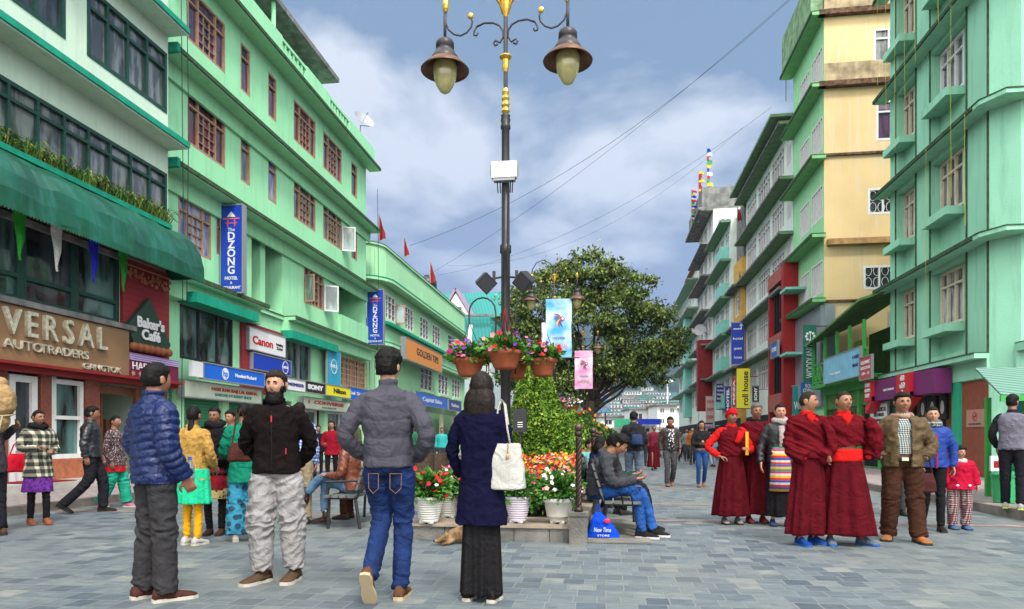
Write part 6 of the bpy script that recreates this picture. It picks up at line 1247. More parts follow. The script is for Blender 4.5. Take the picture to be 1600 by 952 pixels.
# ================================================================ cables
cab = M['black']
def cable(label, p0, p1, sag, r_=.02, n_=24):
    a, b = Vector(p0), Vector(p1); mb = MB(); mb.tube([a.lerp(b, i/n_)-a+UP*(-sag*4*(i/n_)*(1-i/n_)) for i in range(n_+1)], r_, 4); o = mb.build('overhead_cable', cab, None, loc=a); tag(o, label, 'cable', 'thin cables strung over the street')
def onX(px, py, X): r_ = ray(px, py); return CAM+r_*(X/r_.x)
A_ = onX(1243, -8, 9.6)
cable('overhead cable from the yellow building to the hotel roof, the lowest strand', A_, onX(640, 384, XE), 1.6, .011)
cable('overhead cable from the yellow building down to the light green roof, middle strand', A_+Vector((0, .3, .2)), onX(652, 440, XE-1), .9, .009)
cable('faint overhead cable crossing low above the tree', onX(1205, 168, 9.0), onX(686, 430, XE), 1.5, .008)
cable('faintest overhead cable crossing above the tree', onX(1160, 200, 8.8), onX(700, 415, XE), 2.5, .007)
# cables on the sea green front and yellow light strings
mb = MB(); r = random.Random(2)
for k in range(9):
    u = Ya+.2+(Yb-Ya)*k/8.5; zt = r.choice([9.4, 12.6, 15.9, 17]); zb2 = zt-r.uniform(2.5, 6)
    mb.tube([(0, u-20, zt), (.03*r.random(), u-20+.06, (zt+zb2)/2), (0, u-20-.03, max(3.4, zb2))], .005, 4)
o = mb.build('light_string', mat('yellow_string', (.55, .55, .03), .5), None, loc=(XR-.47, 20, 0)); tag(o, 'thin yellow strings hanging down the sea green front', 'light strings')
# ================================================================ distance
def height(x, y):
    d = math.hypot(x, y); b = noise.noise(Vector((x/900, y/900, 3)))*.5+noise.noise(Vector((x/300, y/300, 5)))*.2
    h1_ = 30*math.exp(-((y-600)/160)**2)*math.exp(-((x-30)/120)**2)
    s_ = max(0, (y-800)/2200); h2_ = 560*min(1, s_)**1.1*(1+.35*b)*(1.0+.25*math.sin(x/700))
    return h1_*(1+.3*b)+h2_-2
nx, ny = 90, 70; V = []; Fc = []
for j in range(ny):
    y = 260*(4200/260)**(j/(ny-1))
    for i in range(nx): x = (i/(nx-1)-.5)*y*2.2; V.append((x, y, height(x, y) if j else -2))
for j in range(ny-1):
    for i in range(nx-1): k = j*nx+i; Fc.append((k, k+1, k+nx+1, k+nx))
me = bpy.data.meshes.new('hills'); me.from_pydata(V, [], Fc); me.materials.append(mat('forest_hill', (.022, .042, .030), .95, var=.5, vscale=.012, bump=1.0, bscale=.05)); me.polygons.foreach_set('use_smooth', [True]*len(Fc)); struct(link('hills', me))
# hillside town: individual blocks on the rise
cw = [M['offwhite'], M['wsign'], M['mint'], mat('pale_pink_wall', (.62, .5, .46), .8), mat('ochre_wall', (.55, .45, .28), .8), mat('pale_blue_wall', (.45, .55, .62), .8), mat('grey_wall', (.35, .36, .36), .8)]
r = random.Random(9); hid = 0
bands = mat('window_band', (.10, .11, .13), .4)
tmpl = {}
wc = ['white', 'cream', 'mint', 'pink', 'ochre', 'pale blue', 'grey']
spots = []
for row in range(9):
    for px in range(955, 1066, 8):
        y_img = 652-row*6.4+r.uniform(-2, 2)
        if y_img < 604 + abs(px-1010)*.25: continue
        spots.append((px+r.uniform(-4, 4), y_img, row))
for px, yi, row in spots:
    d = 330+row*34+r.uniform(-8, 8); c = PD(px, yi, d); w_ = r.uniform(8, 15); h_ = r.uniform(8, 17)+(8 if row > 5 else 0); ci = r.choice([0, 0, 1, 1, 2, 3, 4, 5, 6, 1])
    nf = max(2, int(h_/3)); key = (ci, nf, int(w_/4)); w_ = 4*int(w_/4)+1.0; h_ = nf*3.0
    if key not in tmpl:
        mb = MB(); mb.box(-w_/2, w_/2, -4, 4, -12, h_); me1 = mb.build('wall', cw[ci]); 
        mb = MB()
        for f_ in range(nf):
            for q in range(int(w_/2)): mb.box(-w_/2+.5+q*2, -w_/2+1.7+q*2, -4.12, -4.0, f_*3+.9, f_*3+2.3)
        me2 = mb.build('window_row', bands); mb = MB(); mb.box(-w_/2-.4, w_/2+.4, -4.6, 4.4, h_, h_+.5)
        for f_ in range(1, nf): mb.box(-w_/2-.2, w_/2+.2, -4.7, -4.0, f_*3-.1, f_*3+.15)
        me3 = mb.build('roof', [M['conc'], M['tealroof'], M['rtile']][r.randrange(2) if r.random() < .5 else 0]); tmpl[key] = (me1.data, me2.data, me3.data)
        for q in (me1, me2, me3): bpy.data.objects.remove(q)
    t = thing('hill_house', '%s %s storey block among the houses stacked on the far hillside' % (wc[ci], {2: 'two', 3: 'three', 4: 'four', 5: 'five', 6: 'six', 7: 'seven', 8: 'eight'}.get(nf, 'many')), 'building', (c.x, c.y, c.z-h_), r.uniform(-.3, .3), 'houses on the far hillside')
    for nm, dta in zip(('wall', 'window_row', 'roof'), tmpl[key]): link(nm, dta, t)
# buildings closing the street
def endblock(lab, px0, px1, d, ztop_px, wm, fl_, roofm, extra=None, base=0):
    a = PD(px0, HOR, d); b = PD(px1, HOR, d); w_ = (b-a).length; zt = CAMH+(HOR-ztop_px)/FOC*d
    t = thing('street_end_building', lab, 'building', ((a.x+b.x)/2, (a.y+b.y)/2, 0), YAW, 'buildings closing the street')
    f = SY(0); hs_ = []; n_ = max(2, int(w_/2.4)); fh = (zt-3)/max(1, fl_)
    for k in range(fl_):
        for q in range(n_): u = -w_/2+w_*(q+.25)/n_; hs_.append((u, u+w_/n_*.5, 3+k*fh+fh*.3, 3+k*fh+fh*.8))
    mb = MB(); wall(mb, f, -w_/2, w_/2, 0, zt, hs_, .2); mass(mb, f, -w_/2, w_/2, zt, 8); mb.build('wall', wm, t)
    for h in hs_: window(f, *h, t, M['white'], M['gl'], (.5,), (), d=-.05, t=.1)
    mb = MB(); mb.box(-w_/2-.3, w_/2+.3, -.6, 8.2, zt, zt+.25); mb.build('roof', roofm, t)
    mb = MB(); mb.box(-w_/2, w_/2, -.5, -.01, 2.7, 3.0); mb.build('canopy', M['grey'], t)
    return t, w_, zt
endblock('long white building with flat roof closing the street', 985, 1062, 118, 640, M['wsign'], 1, M['conc'])
endblock('white three storey block at the right of the street end', 1027, 1058, 110, 634, M['offwhite'], 2, M['conc'])
endblock('low building with dark eaves behind the far lamp post', 938, 988, 125, 652, M['offwhite'], 1, M['conc'])
t, w_, zt = endblock('building with a bright teal roof right of the floodlight mast', 1046, 1070, 150, 629, M['offwhite'], 1, M['tealroof'])
def stall(lab, px0, px1, d, y0, y1, m, m2):
    a = PD(px0, HOR, d); b = PD(px1, HOR, d); w_ = (b-a).length; z1 = CAMH+(HOR-y0)/FOC*d; z0 = CAMH+(HOR-y1)/FOC*d
    t = thing('tarpaulin_stall', lab, 'stall', ((a.x+b.x)/2, (a.y+b.y)/2, 0), YAW, 'stalls at the street end')
    mb = MB(); mb.box(-w_/2, w_/2, -1, -.95, z0, z1); mb.box(-w_/2, w_/2, -.95, 2, z1-.08, z1); mb.build('tarpaulin', m, t)
    mb = MB()
    for x in (-w_/2+.1, 0, w_/2-.1): mb.box(x-.05, x+.05, -.94, -.84, 0, z1)
    mb.build('post', M['grey'], t); mb = MB(); mb.box(-w_/2, w_/2, 1.5, 1.6, 0, z0); mb.build('goods_wall', m2, t)
stall('stall with a bright blue tarpaulin across the street end', 994, 1030, 92, 655, 664, mat('blue_tarpaulin', (.01, .05, .55), .5, var=.2), M['wsign'])
stall('stall with a green tarpaulin left of the blue one', 958, 993, 95, 655, 668, mat('green_tarpaulin', (.05, .4, .2), .5, var=.2), M['offwhite'])
ms = PD(1043, HOR, 150); t = thing('floodlight_mast', 'tall white floodlight mast rising over the street end', 'floodlight mast', (ms.x, ms.y, 0)); zt = CAMH+(HOR-596)/FOC*150
mb = MB(); mb.tube([(0, 0, 0), (0, 0, zt)], [.25, .14], 8); mb.build('mast', M['wsign'], t)
mb = MB(); mb.tube([(-1.0, 0, zt), (1.0, 0, zt)], .06, 4); mb.tube([(0, -.9, zt-.3), (0, .9, zt-.3)], .06, 4)
mb.build('crossbar', M['wsign'], t)
for k in range(6):
    mb = MB(); a = k*math.pi/3; mb.box(.95*math.cos(a)-.22, .95*math.cos(a)+.22, .9*math.sin(a)-.1, .9*math.sin(a)+.1, zt-.2, zt+.3); mb.build('floodlight', M['wsign'], t)
# benches, bag, chairs
def bench(x, y, rz, label, L_=1.5):
    t = thing('bench', label, 'bench', (x, y, 0), rz, 'benches along the planter')
    wd = mat('weathered_slat', (.12, .13, .12), .7, var=.3, vscale=8)
    mb = MB()
    for k in range(4): mb.box(-L_/2, L_/2, -.22+k*.11, -.13+k*.11, .42, .45)
    mb.build('seat', wd, t); mb = MB()
    for k in range(4): z = .52+k*.10; mb.hexa([(-L_/2, .22+k*.03, z), (L_/2, .22+k*.03, z), (L_/2, .245+k*.03, z), (-L_/2, .245+k*.03, z), (-L_/2, .245+k*.03, z+.075), (L_/2, .245+k*.03, z+.075), (L_/2, .27+k*.03, z+.075), (-L_/2, .27+k*.03, z+.075)])
    mb.build('backrest', wd, t)
    for sx in (-1, 1):
        mb = MB(); X_ = sx*(L_/2-.12); mb.tube([(X_, -.2, .0), (X_, -.18, .4), (X_, .2, .41), (X_, .24, .5), (X_, .36, .95)], .022, 6); mb.tube([(X_, .24, .0), (X_, .18, .4)], .022, 6); mb.tube([(X_, -.2, .4), (X_, -.22, .62), (X_, .25, .64)], .018, 6); mb.build('leg', M['iron'], t)

# ================================================================ haze: one closed box of thin air
hz = MB(); hz.box(-5500, 5500, -400, 5200, -3, 1300); ho = hz.build('haze', None if False else [bpy.data.materials.new('thin_air')]); ho['kind'] = 'stuff'; ho['label'] = 'thin blue haze in the valley air'; ho['category'] = 'haze'
hm_ = ho.data.materials[0]; hm_.use_nodes = True; hn = hm_.node_tree.nodes; hl = hm_.node_tree.links
for n_ in list(hn): hn.remove(n_)
ov = hn.new('ShaderNodeOutputMaterial'); pv = hn.new('ShaderNodeVolumePrincipled'); pv.inputs['Color'].default_value = (.40, .58, .95, 1); pv.inputs['Density'].default_value = .00018; pv.inputs['Anisotropy'].default_value = .2; hl.new(pv.outputs[0], ov.inputs['Volume'])
# ================================================================ people
def hp(d, off=0.0):
    x, y, z = d.x*.074, d.y*.093, d.z*.117
    if d.z < 0:
        k = (-d.z)**1.4; x *= 1-.30*k; y *= (1-.42*k) if d.y > 0 else (1-.06*k)
    elif d.y > 0: y *= 1.05
    if d.y < 0:
        g = lambda cx, cz, sx, sz: math.exp(-((d.x-cx)/sx)**2-((d.z-cz)/sz)**2)
        y -= .023*g(0, -.17, .13, .17)+.011*g(0, .02, .09, .22)
        for s_ in (-1, 1):
            y += .009*g(s_*.36, .05, .17, .10); y -= .005*g(s_*.34, .22, .24, .08); y -= .005*g(s_*.5, -.18, .2, .16)
        y -= .008*g(0, -.46, .24, .06)+.009*g(0, -.84, .28, .14); y += .005*g(0, -.60, .2, .05)+.004*g(0, -.33, .2, .04)
    n_ = Vector((d.x/.074, d.y/.093, d.z/.117)).normalized()
    return Vector((x, y, z))+n_*off
def headgrid(fn, nu=40, nv=28, v0=.03, v1=math.pi-.03):
    rs = []
    for i in range(nv+1):
        t = v0+(v1-v0)*i/nv; rs.append([hp(d, fn(d)) for d in [Vector((math.sin(t)*math.cos(2*math.pi*j/nu), math.sin(t)*math.sin(2*math.pi*j/nu), -math.cos(t))) for j in range(nu)]])
    return rs
def sm(a, b, x): t = max(0, min(1, (x-a)/(b-a))); return t*t*(3-2*t)
def vox_mesh(mb, vox, smooth=2, disp=None, name='m'):
    me = bpy.data.meshes.new(name); me.from_pydata(mb.v, [], mb.f); o = bpy.data.objects.new(name, me); COL.objects.link(o)
    md = o.modifiers.new('r', 'REMESH'); md.mode = 'VOXEL'; md.voxel_size = vox
    if smooth: ms_ = o.modifiers.new('s', 'SMOOTH'); ms_.factor = .5; ms_.iterations = smooth
    dg = bpy.context.evaluated_depsgraph_get(); dg.update(); m2 = bpy.data.meshes.new_from_object(o.evaluated_get(dg), depsgraph=dg)
    bpy.data.objects.remove(o, do_unlink=True); bpy.data.meshes.remove(me)
    if disp:
        n_ = len(m2.vertices); co = np.empty(n_*3); m2.vertices.foreach_get('co', co); no = np.empty(n_*3)
        try: m2.vertex_normals.foreach_get('vector', no)
        except Exception: m2.vertices.foreach_get('normal', no)
        co = co.reshape(-1, 3); no = no.reshape(-1, 3)
        dv = np.array([disp(Vector(c)) for c in co]); co = co+no*dv[:, None]; m2.vertices.foreach_set('co', co.ravel())
    m2.polygons.foreach_set('use_smooth', [True]*len(m2.polygons)); m2.update(); return m2
def crom(pts, rad, n=4):
    P = [Vector(p_) for p_ in pts]; out = []; ro = []
    for i in range(len(P)-1):
        p0, p1, p2, p3 = P[max(i-1, 0)], P[i], P[i+1], P[min(i+2, len(P)-1)]
        for k in range(n):
            t = k/n; out.append(.5*((2*p1)+(p2-p0)*t+(2*p0-5*p1+4*p2-p3)*t*t+(3*p1-p0-3*p2+p3)*t**3)); ro.append(rad[i]+(rad[i+1]-rad[i])*t)
    out.append(P[-1]); ro.append(rad[-1]); return out, ro
def ering(cx, cy, z, hw, hd, n=28, e=2.3, tilt=0.0):
    o = []
    for j in range(n):
        a = 2*math.pi*j/n; c, s_ = math.cos(a), math.sin(a)
        o.append((cx+hw*math.copysign(abs(c)**(2/e), c), cy+hd*math.copysign(abs(s_)**(2/e), s_), z+tilt*s_))
    return o
SK = dict(light=mat('skin_light', (.44, .22, .135), .5, var=.06, vscale=20), tan=mat('skin_tan', (.31, .14, .075), .5, var=.06, vscale=20), brown=mat('skin_brown', (.24, .105, .06), .5, var=.06, vscale=20))
HB = mat('black_hair', (.008, .007, .006), .5, var=.5, vscale=60, bump=.4, bscale=90, spec=.12)
HS = mat('cropped_hair', (.026, .020, .016), .9, var=.3, vscale=60, spec=.1)
LIP = mat('lips', (.34, .09, .07), .45); EYW = mat('eye_white', (.22, .19, .17), .35); EYB = mat('eye_iris', (.012, .008, .006), .15)
class Per:
    BASE = dict(hip=(.09, 0, .93), knee=(.10, -.01, .50), ankle=(.10, .02, .085), sh=(.160, .01, 1.378), el=(.218, .03, 1.11), wr=(.225, -.05, .87), pel=(0, 0, .95), che=(0, .01, 1.22), nek=(0, .015, 1.46), head=(0, -.01, 1.612))
    def __init__(s, label, px, py, head, H=1.70, w=1.0, skin='tan', vox=.012, J={}, hy=0, hpch=0, pos=None, group=None, toes=(0, 0), ft=(0, 0)):
        c = pos if pos is not None else G(px, py)
        s.t = thing('person', label, 'person', (c[0], c[1], c[2] if len(c) > 2 else 0), math.radians(head), group); k = H/1.72; s.t.scale = (k*w, k*w, k)
        s.skin = SK[skin]; s.vox = vox; s.j = {}; b = s.BASE
        for nm in ('hip', 'knee', 'ankle', 'sh', 'el', 'wr'):
            for sd, sg in (('R', -1), ('L', 1)):
                v = J.get(nm+sd, None)
                if v is None: v0 = J.get(nm, b[nm]); v = (v0[0]*sg, v0[1], v0[2])
                s.j[nm+sd] = Vector(v)
        for nm in ('pel', 'che', 'nek', 'head'): s.j[nm] = Vector(J.get(nm, b[nm]))
        s.hy = math.radians(hy); s.hpi = math.radians(hpch); s.toes = toes; s.ft = ft; s.seed = random.random()
        s.Rh = Matrix.Rotation(s.hy, 3, 'Z') @ Matrix.Rotation(s.hpi, 3, 'X')
    def sp(s, t):
        a, b, c = s.j['pel'], s.j['che'], s.j['nek']
        if t < 0: return a+(a-b).normalized()*(-t*(c-a).length) if False else a+Vector((0, 0, t*.51))
        u = (a*(1-t)**2+b*2*t*(1-t)*1.0+c*t*t); mid = a.lerp(c, .5); return a.lerp(c, t)+(b-mid)*(4*t*(1-t))*.8
    def H_(s, v): return s.j['head']+s.Rh @ Vector(v)
    def limb(s, mb, names, rad, n=12, flat=1.0):
        P, R = crom([s.j[x] if isinstance(x, str) else Vector(x) for x in names], rad, 4); mb.tube(P, R, n, flat=flat)
    def hand(s, mb, sd, d, nrm, curl=.5, spread=.12, thumb=1):
        w = s.j['wr'+sd]; d = Vector(d).normalized(); nv = Vector(nrm); nv = (nv-d*nv.dot(d)).normalized(); sv = d.cross(nv)*(1 if sd == 'L' else -1)*thumb
        mb.rings([[w+d*a+sv*(bw*math.cos(q*math.pi/5))+nv*(bt*math.sin(q*math.pi/5)) for q in range(10)] for a, bw, bt in ((-.03, .026, .021), (.0, .027, .02), (.03, .036, .017), (.07, .042, .015), (.092, .038, .012))])
        for i, L_ in enumerate((.070, .080, .074, .057)):
            o_ = (-.030+.020*i)*-1; b0 = w+d*.085+sv*o_; dd = (d+sv*(o_*spread*12*.3)).normalized(); c1, c2, c3 = curl*.5, curl*1.3, curl*1.9
            pts = [b0-dd*.02]; p_ = b0
            for f_, cc in ((.42, c1), (.33, c2), (.25, c3)): p_ = p_+(dd*math.cos(cc)+nv*math.sin(cc))*L_*f_; pts.append(p_)
            mb.tube([b0-dd*.02, b0]+pts[1:], [.0085, .0085, .008, .0075, .006], 8)
        b0 = w+d*.03+sv*.03; mb.tube([b0-sv*.01, b0+(sv*.7+d*.6).normalized()*.035+nv*.008, b0+(sv*.55+d*.8).normalized()*.066+nv*.022*(.5+curl), b0+(sv*.4+d*.9).normalized()*.085+nv*.035*(.5+curl)], [.013, .011, .009, .007], 8)
    def body(s, hands={}, chest=1.0, bare=False):
        mb = MB(); j = s.j
        hd_ = headgrid(lambda d: 0.0)
        mb.rings([[s.H_(p_) for p_ in r_] for r_ in hd_])
        for sg in (-1, 1):
            mb.rings([[s.H_((sg*(.073+.010*math.sin(q)), .012+.004*math.cos(q)+yy*math.cos(a), -.002+zz*math.sin(a))) for a in [k*math.pi/5 for k in range(10)]] for q, yy, zz in ((0, .012, .020), (.8, .018, .030), (1.5, .019, .032), (2.2, .010, .018))])
        nb = s.sp(.93); P, R = crom([nb-Vector((0, 0, .03)), j['nek']+Vector((0, 0, .03)), s.H_((0, .018, -.06)), s.H_((0, .02, -.0))], [.075, .058, .053, .05], 3); mb.tube(P, R, 14)
        rs = []
        for t, hw, hd in ((-.14, .10, .08), (-.05, .145, .10), (.1, .14, .095), (.35, .125, .085), (.6, .15, .10), (.8, .165, .10), (.92, .14, .075), (.99, .075, .06), (1.04, .052, .052)):
            c = s.sp(t); rs.append(ering(c.x, c.y, c.z, hw*chest, hd*chest, 24))
        mb.rings(rs)
        for sd in 'RL':
            s.limb(mb, ['hip'+sd, 'knee'+sd, 'ankle'+sd], [.058, .034, .026]); s.limb(mb, ['sh'+sd, 'el'+sd, 'wr'+sd], [.036, .027, .024], 10)
            a = j['ankle'+sd]; mb.tube([a, a+Vector((0, -.02, -.03)), a+Vector((0, -.05, -.045))], [.034, .026, .014], 8)
            if sd in hands: s.hand(mb, sd, *hands[sd][:2], curl=hands[sd][2] if len(hands[sd]) > 2 else .5)
        me = vox_mesh(mb, min(s.vox, .0075) if s.vox < .015 else s.vox*.8, 1); me.materials.append(s.skin); o = link('body', me, s.t); s.bodyo = o; return s
    def face(s, brow=1.0, closed=False, lip=LIP, beard=None):
        R0 = s.Rh
        def patch(pts, r, m, nm, flat=1.0):
            mb = MB(); mb.tube([s.H_(p_) for p_ in pts], r, 8, flat=flat); mb.build(nm, m, s.t, True)
        for sg in (-1, 1):
            c = hp(Vector((sg*.36, -.93, .05)).normalized(), 0)
            mb = MB(); mb.rings([[s.H_((c.x+.0120*rr_*math.cos(a), c.y-.0035*math.sqrt(max(0, 1-rr_*rr_))+.001, c.z+.0040*rr_*math.sin(a))) for a in [k*math.pi/6 for k in range(12)]] for rr_ in (1.0, .7, .1)], True, 0); e_ = mb.build('eye', EYW, s.t, True)
            mb = MB(); mb.rings([[s.H_((c.x+.0056*rr_*math.cos(a), c.y-.0052, c.z+.0048*rr_*math.sin(a))) for a in [k*math.pi/6 for k in range(12)]] for rr_ in (1.0, .05)]); mb.build('iris', EYB, e_)
            q = [hp(Vector((sg*x, -.93, z)).normalized(), .0005) for x, z in ((.19, .115), (.34, .135), (.52, .09))]; patch(q, [.0015, .0022, .0012], EYB, 'eyelid')
            q = [hp(Vector((sg*x, -.93, z)).normalized(), .0015) for x, z in ((.15, .215), (.33, .26), (.55, .20))]; patch(q, [.0032*brow, .0046*brow, .0022], HB, 'eyebrow')
        q = [hp(Vector((x, -.9, z)).normalized(), .0010) for x, z in ((-.21, -.455), (-.08, -.425), (0, -.435), (.08, -.425), (.21, -.455))]; patch(q, [.0015, .0042, .004, .0042, .0015], lip, 'upper_lip')
        q = [hp(Vector((x, -.9, z)).normalized(), .0010) for x, z in ((-.19, -.465), (0, -.50), (.19, -.465))]; patch(q, [.0015, .0052, .0015], lip, 'lower_lip')
        for sg in (-1, 1): q = hp(Vector((sg*.085, -.95, -.255)).normalized(), .001); patch([q, q+Vector((0, -.001, .002))], [.0035, .002], EYB, 'nostril')
        return s
    def shell(s, fn, m, nm, nu=56, nv=40, extra=None, kids=None):
        mb = MB(); mb.rings([[s.H_(p_) for p_ in r_] for r_ in headgrid(fn, nu, nv)]); 
        if extra: extra(mb)
        o = mb.build(nm, m, s.t, True); return o
    def hair(s, style='short', m=None, L=.3):
        m = m or HB; sd_ = hash(s.t.name) % 97
        nz = lambda d, a=7: noise.noise(Vector((d.x*a+sd_, d.y*a, d.z*a)))
        def line(d):   # >0 where hair grows
            front = .52+.05*nz(d, 5); y_ = -d.y
            lim = -.48 if y_ < -.25 else (-.30 if y_ < .12 else (front-.25 if y_ < .45 else front))
            if -.25 <= y_ < .12: lim = -.40+(.15)*sm(-.25, .12, y_)
            if .12 <= y_ < .5: lim = -.25+(front+.22)*sm(.12, .52, y_)
            return d.z-lim
        th = {'short': .017, 'shaved': .002, 'bun': .012, 'long': .020, 'bob': .026, 'pony': .012, 'thick': .030}.get(style, .015)
        def fn(d):
            a = line(d); k = sm(-.02, .10, a); sd2 = (1-.75*sm(.55, .85, abs(d.x))*(1-sm(.15, .5, d.z))) if style in ('short', 'shaved', 'thick', 'bun', 'pony') else 1; return -.012+k*(.012+sd2*th*(.7+.5*abs(nz(d, 6)) + (.3 if d.z > .5 and style in ('short', 'thick') else 0)) + (.004*nz(d, 16) if style != 'shaved' else 0))
        def ex(mb):
            H = s.H_
            if style in ('bun',): 
                mb.rings([[H((.04*math.sin(t)*math.cos(a), .115+.035*-math.cos(t), .01+.038*math.sin(t)*math.sin(a))) for a in [k*math.pi/6 for k in range(12)]] for t in [.05+k*(math.pi-.1)/6 for k in range(7)]])
            if style in ('long', 'bob', 'pony'):
                n_ = 48; rs = []
                w0, wy = {'bob': (.108, .088), 'long': (.095, .07), 'pony': (.035, .03)}[style]
                for i in range(15):
                    t = i/14; z = .02+.075*(1-min(1, t*5))**2-L*t; y0 = .030+.02*math.sin(t*2)+(.05 if style == 'pony' else .02)*min(1, t*2)
                    tp_ = .62+.38*sm(0, .25, t); ww = w0*tp_*(.82+.2*math.sin(t*math.pi)-(.35*t**3 if style != 'bob' else -.18*t)); dd_ = wy*tp_*(1.0-.30*t)
                    ring = []
                    for q in range(n_):
                        a = 2*math.pi*q/n_; f_ = 1+.05*math.sin(q*2.7+t*2)*(.3+t)+.035*math.sin(q*7.3+i*.2); 
                        hx = ww*math.cos(a)*f_; hyy = dd_*math.sin(a)*f_
                        if style != 'pony' and hyy < 0 and abs(math.cos(a)) < .85: hyy *= .55 
                        ring.append(H((hx, y0+hyy, z+.01*math.sin(q*3.3)*(t > .95))))
                    rs.append(ring)
                mb.rings(rs)
        if style in ('bob', 'long', 'pony') and s.vox < .02:
            mb = MB(); mb.rings([[s.H_(p_) for p_ in r_] for r_ in headgrid(fn, 56, 40)]); ex(mb); hc = s.j['head']
            me = vox_mesh(mb, .0075, 5, lambda c: .0035*noise.noise(Vector((math.atan2(c.y-hc.y, c.x-hc.x)*9, c.z*3, sd_)))+.002*noise.noise(Vector((math.atan2(c.y-hc.y, c.x-hc.x)*26, c.z*4, sd_)))); me.materials.append(m); link('hair', me, s.t); return s
        s.shell(fn, m, 'hair', extra=ex); return s
    def beard(s, m=None):
        m = m or HB
        def fn(d):
            y_ = -d.y; side = abs(d.x); a = -.40-d.z+.04*noise.noise(d*6)+.15*math.exp(-(d.x/.30)**2)+.45*sm(.62, .88, side); 
            if y_ < .0: return -.02
            side_line = sm(.0, .25, y_)
            low = sm(0, .14, a)*side_line; mouth = math.exp(-(d.x/.17)**2-((d.z+.47)/.07)**2)
            return -.014+low*(1-1.15*mouth)*(.026+.050*sm(.45, .95, -d.z)+.012*noise.noise(d*12)+.006*noise.noise(d*30))
        s.shell(fn, m, 'beard'); return s
    def beanie(s, m):
        s.shell(lambda d: -.012+sm(-.12, .02, d.z-(.34 if d.y < -.4 else (-.2+.54*sm(-.1, .45, -d.y))))*(.028+.002*math.sin(math.atan2(d.y, d.x)*26)), m, 'knit_cap'); return s
    # ---- clothes
    def wr(s, amp=.006, f=7.0, q=None, zf=1.2, up=0):
        """cloth creases: sharp ridges across the limbs, gathered at the joints; q = quilting (pitch, depth)"""
        o = Vector((s.seed*50, 3, 7)); j = s.j; segs = []
        for sd in 'RL':
            la = (j['el'+sd]-j['sh'+sd]).length; ll = (j['knee'+sd]-j['hip'+sd]).length
            segs += [(j['sh'+sd], j['el'+sd], 0, la, .085), (j['el'+sd], j['wr'+sd], la, 0, .085), (j['hip'+sd], j['knee'+sd], 0, ll, .12), (j['knee'+sd], j['ankle'+sd], ll, 0, .12)]
        def fn(c):
            best = 9; k = None
            for i, (a, b, base, jn, rr_) in enumerate(segs):
                if up and i % 4 > 1: continue
                ab = b-a; L_ = ab.length; t = max(0, min(1, (c-a).dot(ab)/(L_*L_))); d_ = (c-(a+ab*t)).length/rr_
                if d_ < best: best = d_; k = (i, base+t*L_, base+L_ if base == 0 else base, t, L_)
            tors = c.z > j['hipL'].z-.02 and (abs(c.x) < .13 or best > 1.05)
            if tors:
                n_ = noise.noise(Vector((c.x*9+c.z*5, c.y*9, c.z*9-c.x*6))+o); v = amp*1.2*((1-abs(n_)*2.4)-.45)
            else:
                i, u, ju, t, L_ = k; g_ = math.exp(-((u-ju)/.11)**2)+(math.exp(-((1-t)*L_/.09)**2)*.8 if i % 2 else math.exp(-((t*L_)/.12)**2)*.6)
                n_ = noise.noise(Vector((u*15+c.x*6, c.y*8+c.x*5, i*3.1+c.x*7))+o); v = amp*(.45+1.7*min(1.2, g_))*((1-abs(n_)*2.6)-.45)
            v += amp*.3*noise.noise(c*26)
            if q:
                uu = (c.z+.012*math.cos(c.x*14)) if tors else k[1]
                v = v*.6+q[1]*(abs(math.sin(math.pi*uu/q[0]))**.5-.75)
            return v
        return fn
    def top(s, m, nm='jacket', t0=-.08, bulk=1.0, flare=0.0, amp=.006, q=None, sleeve=(.068, .056, .046), sl_to=1.0, collar=.0, belly=0, f=7.0, smooth=2, neck=True, back=1.0, label=None, sides='RL', sleeves=True):
        mb = MB(); rs = []
        prof = [(-.05, .172, .125), (.12, .165, .122), (.35, .158, .12), (.58, .178, .128), (.78, .188, .125), (.90, .174, .108), (.965, .125, .088), (1.0, .085, .076)]
        lo = []
        n_ = max(1, int(abs(t0+.05)/.12)) if t0 < -.05 else 0
        for i in range(n_, 0, -1):
            t = -.05+(t0+.05)*i/n_; lo.append((t, .172+flare*(i/n_), .125+flare*.8*(i/n_)))
        prof = lo+[p_ for p_ in prof if p_[0] > t0]
        for t, hw, hd in prof:
            c = s.sp(t); bl = 1+belly*math.exp(-((t-.25)/.25)**2); rs.append(ering(c.x, c.y-(.03*belly*math.exp(-((t-.25)/.25)**2)), c.z, hw*bulk, hd*bulk*bl, 30))
        if neck:
            c = s.j['nek']; rs.append(ering(c.x, c.y+.005, c.z+.02, .070, .070, 30))
            if collar: rs.append(ering(c.x, c.y-.0, c.z+.02+collar, .068, .070, 30))
        mb.rings(rs)
        if sleeves:
            for sd in sides:
                a, b, c = s.j['sh'+sd], s.j['el'+sd], s.j['wr'+sd]; e_ = b.lerp(c, sl_to); sg = 1 if sd == 'L' else -1
                P, R = crom([a+Vector((-.06*sg, 0, .0)), a, b, e_], [.060*bulk, sleeve[0]*bulk, sleeve[1]*bulk, sleeve[2]*bulk], 5); mb.tube(P, R, 16)
        me = vox_mesh(mb, s.vox, smooth, s.wr(amp, f, q)); me.materials.append(m); o = link(nm, me, s.t)
        if label: o['label'] = label
        return o
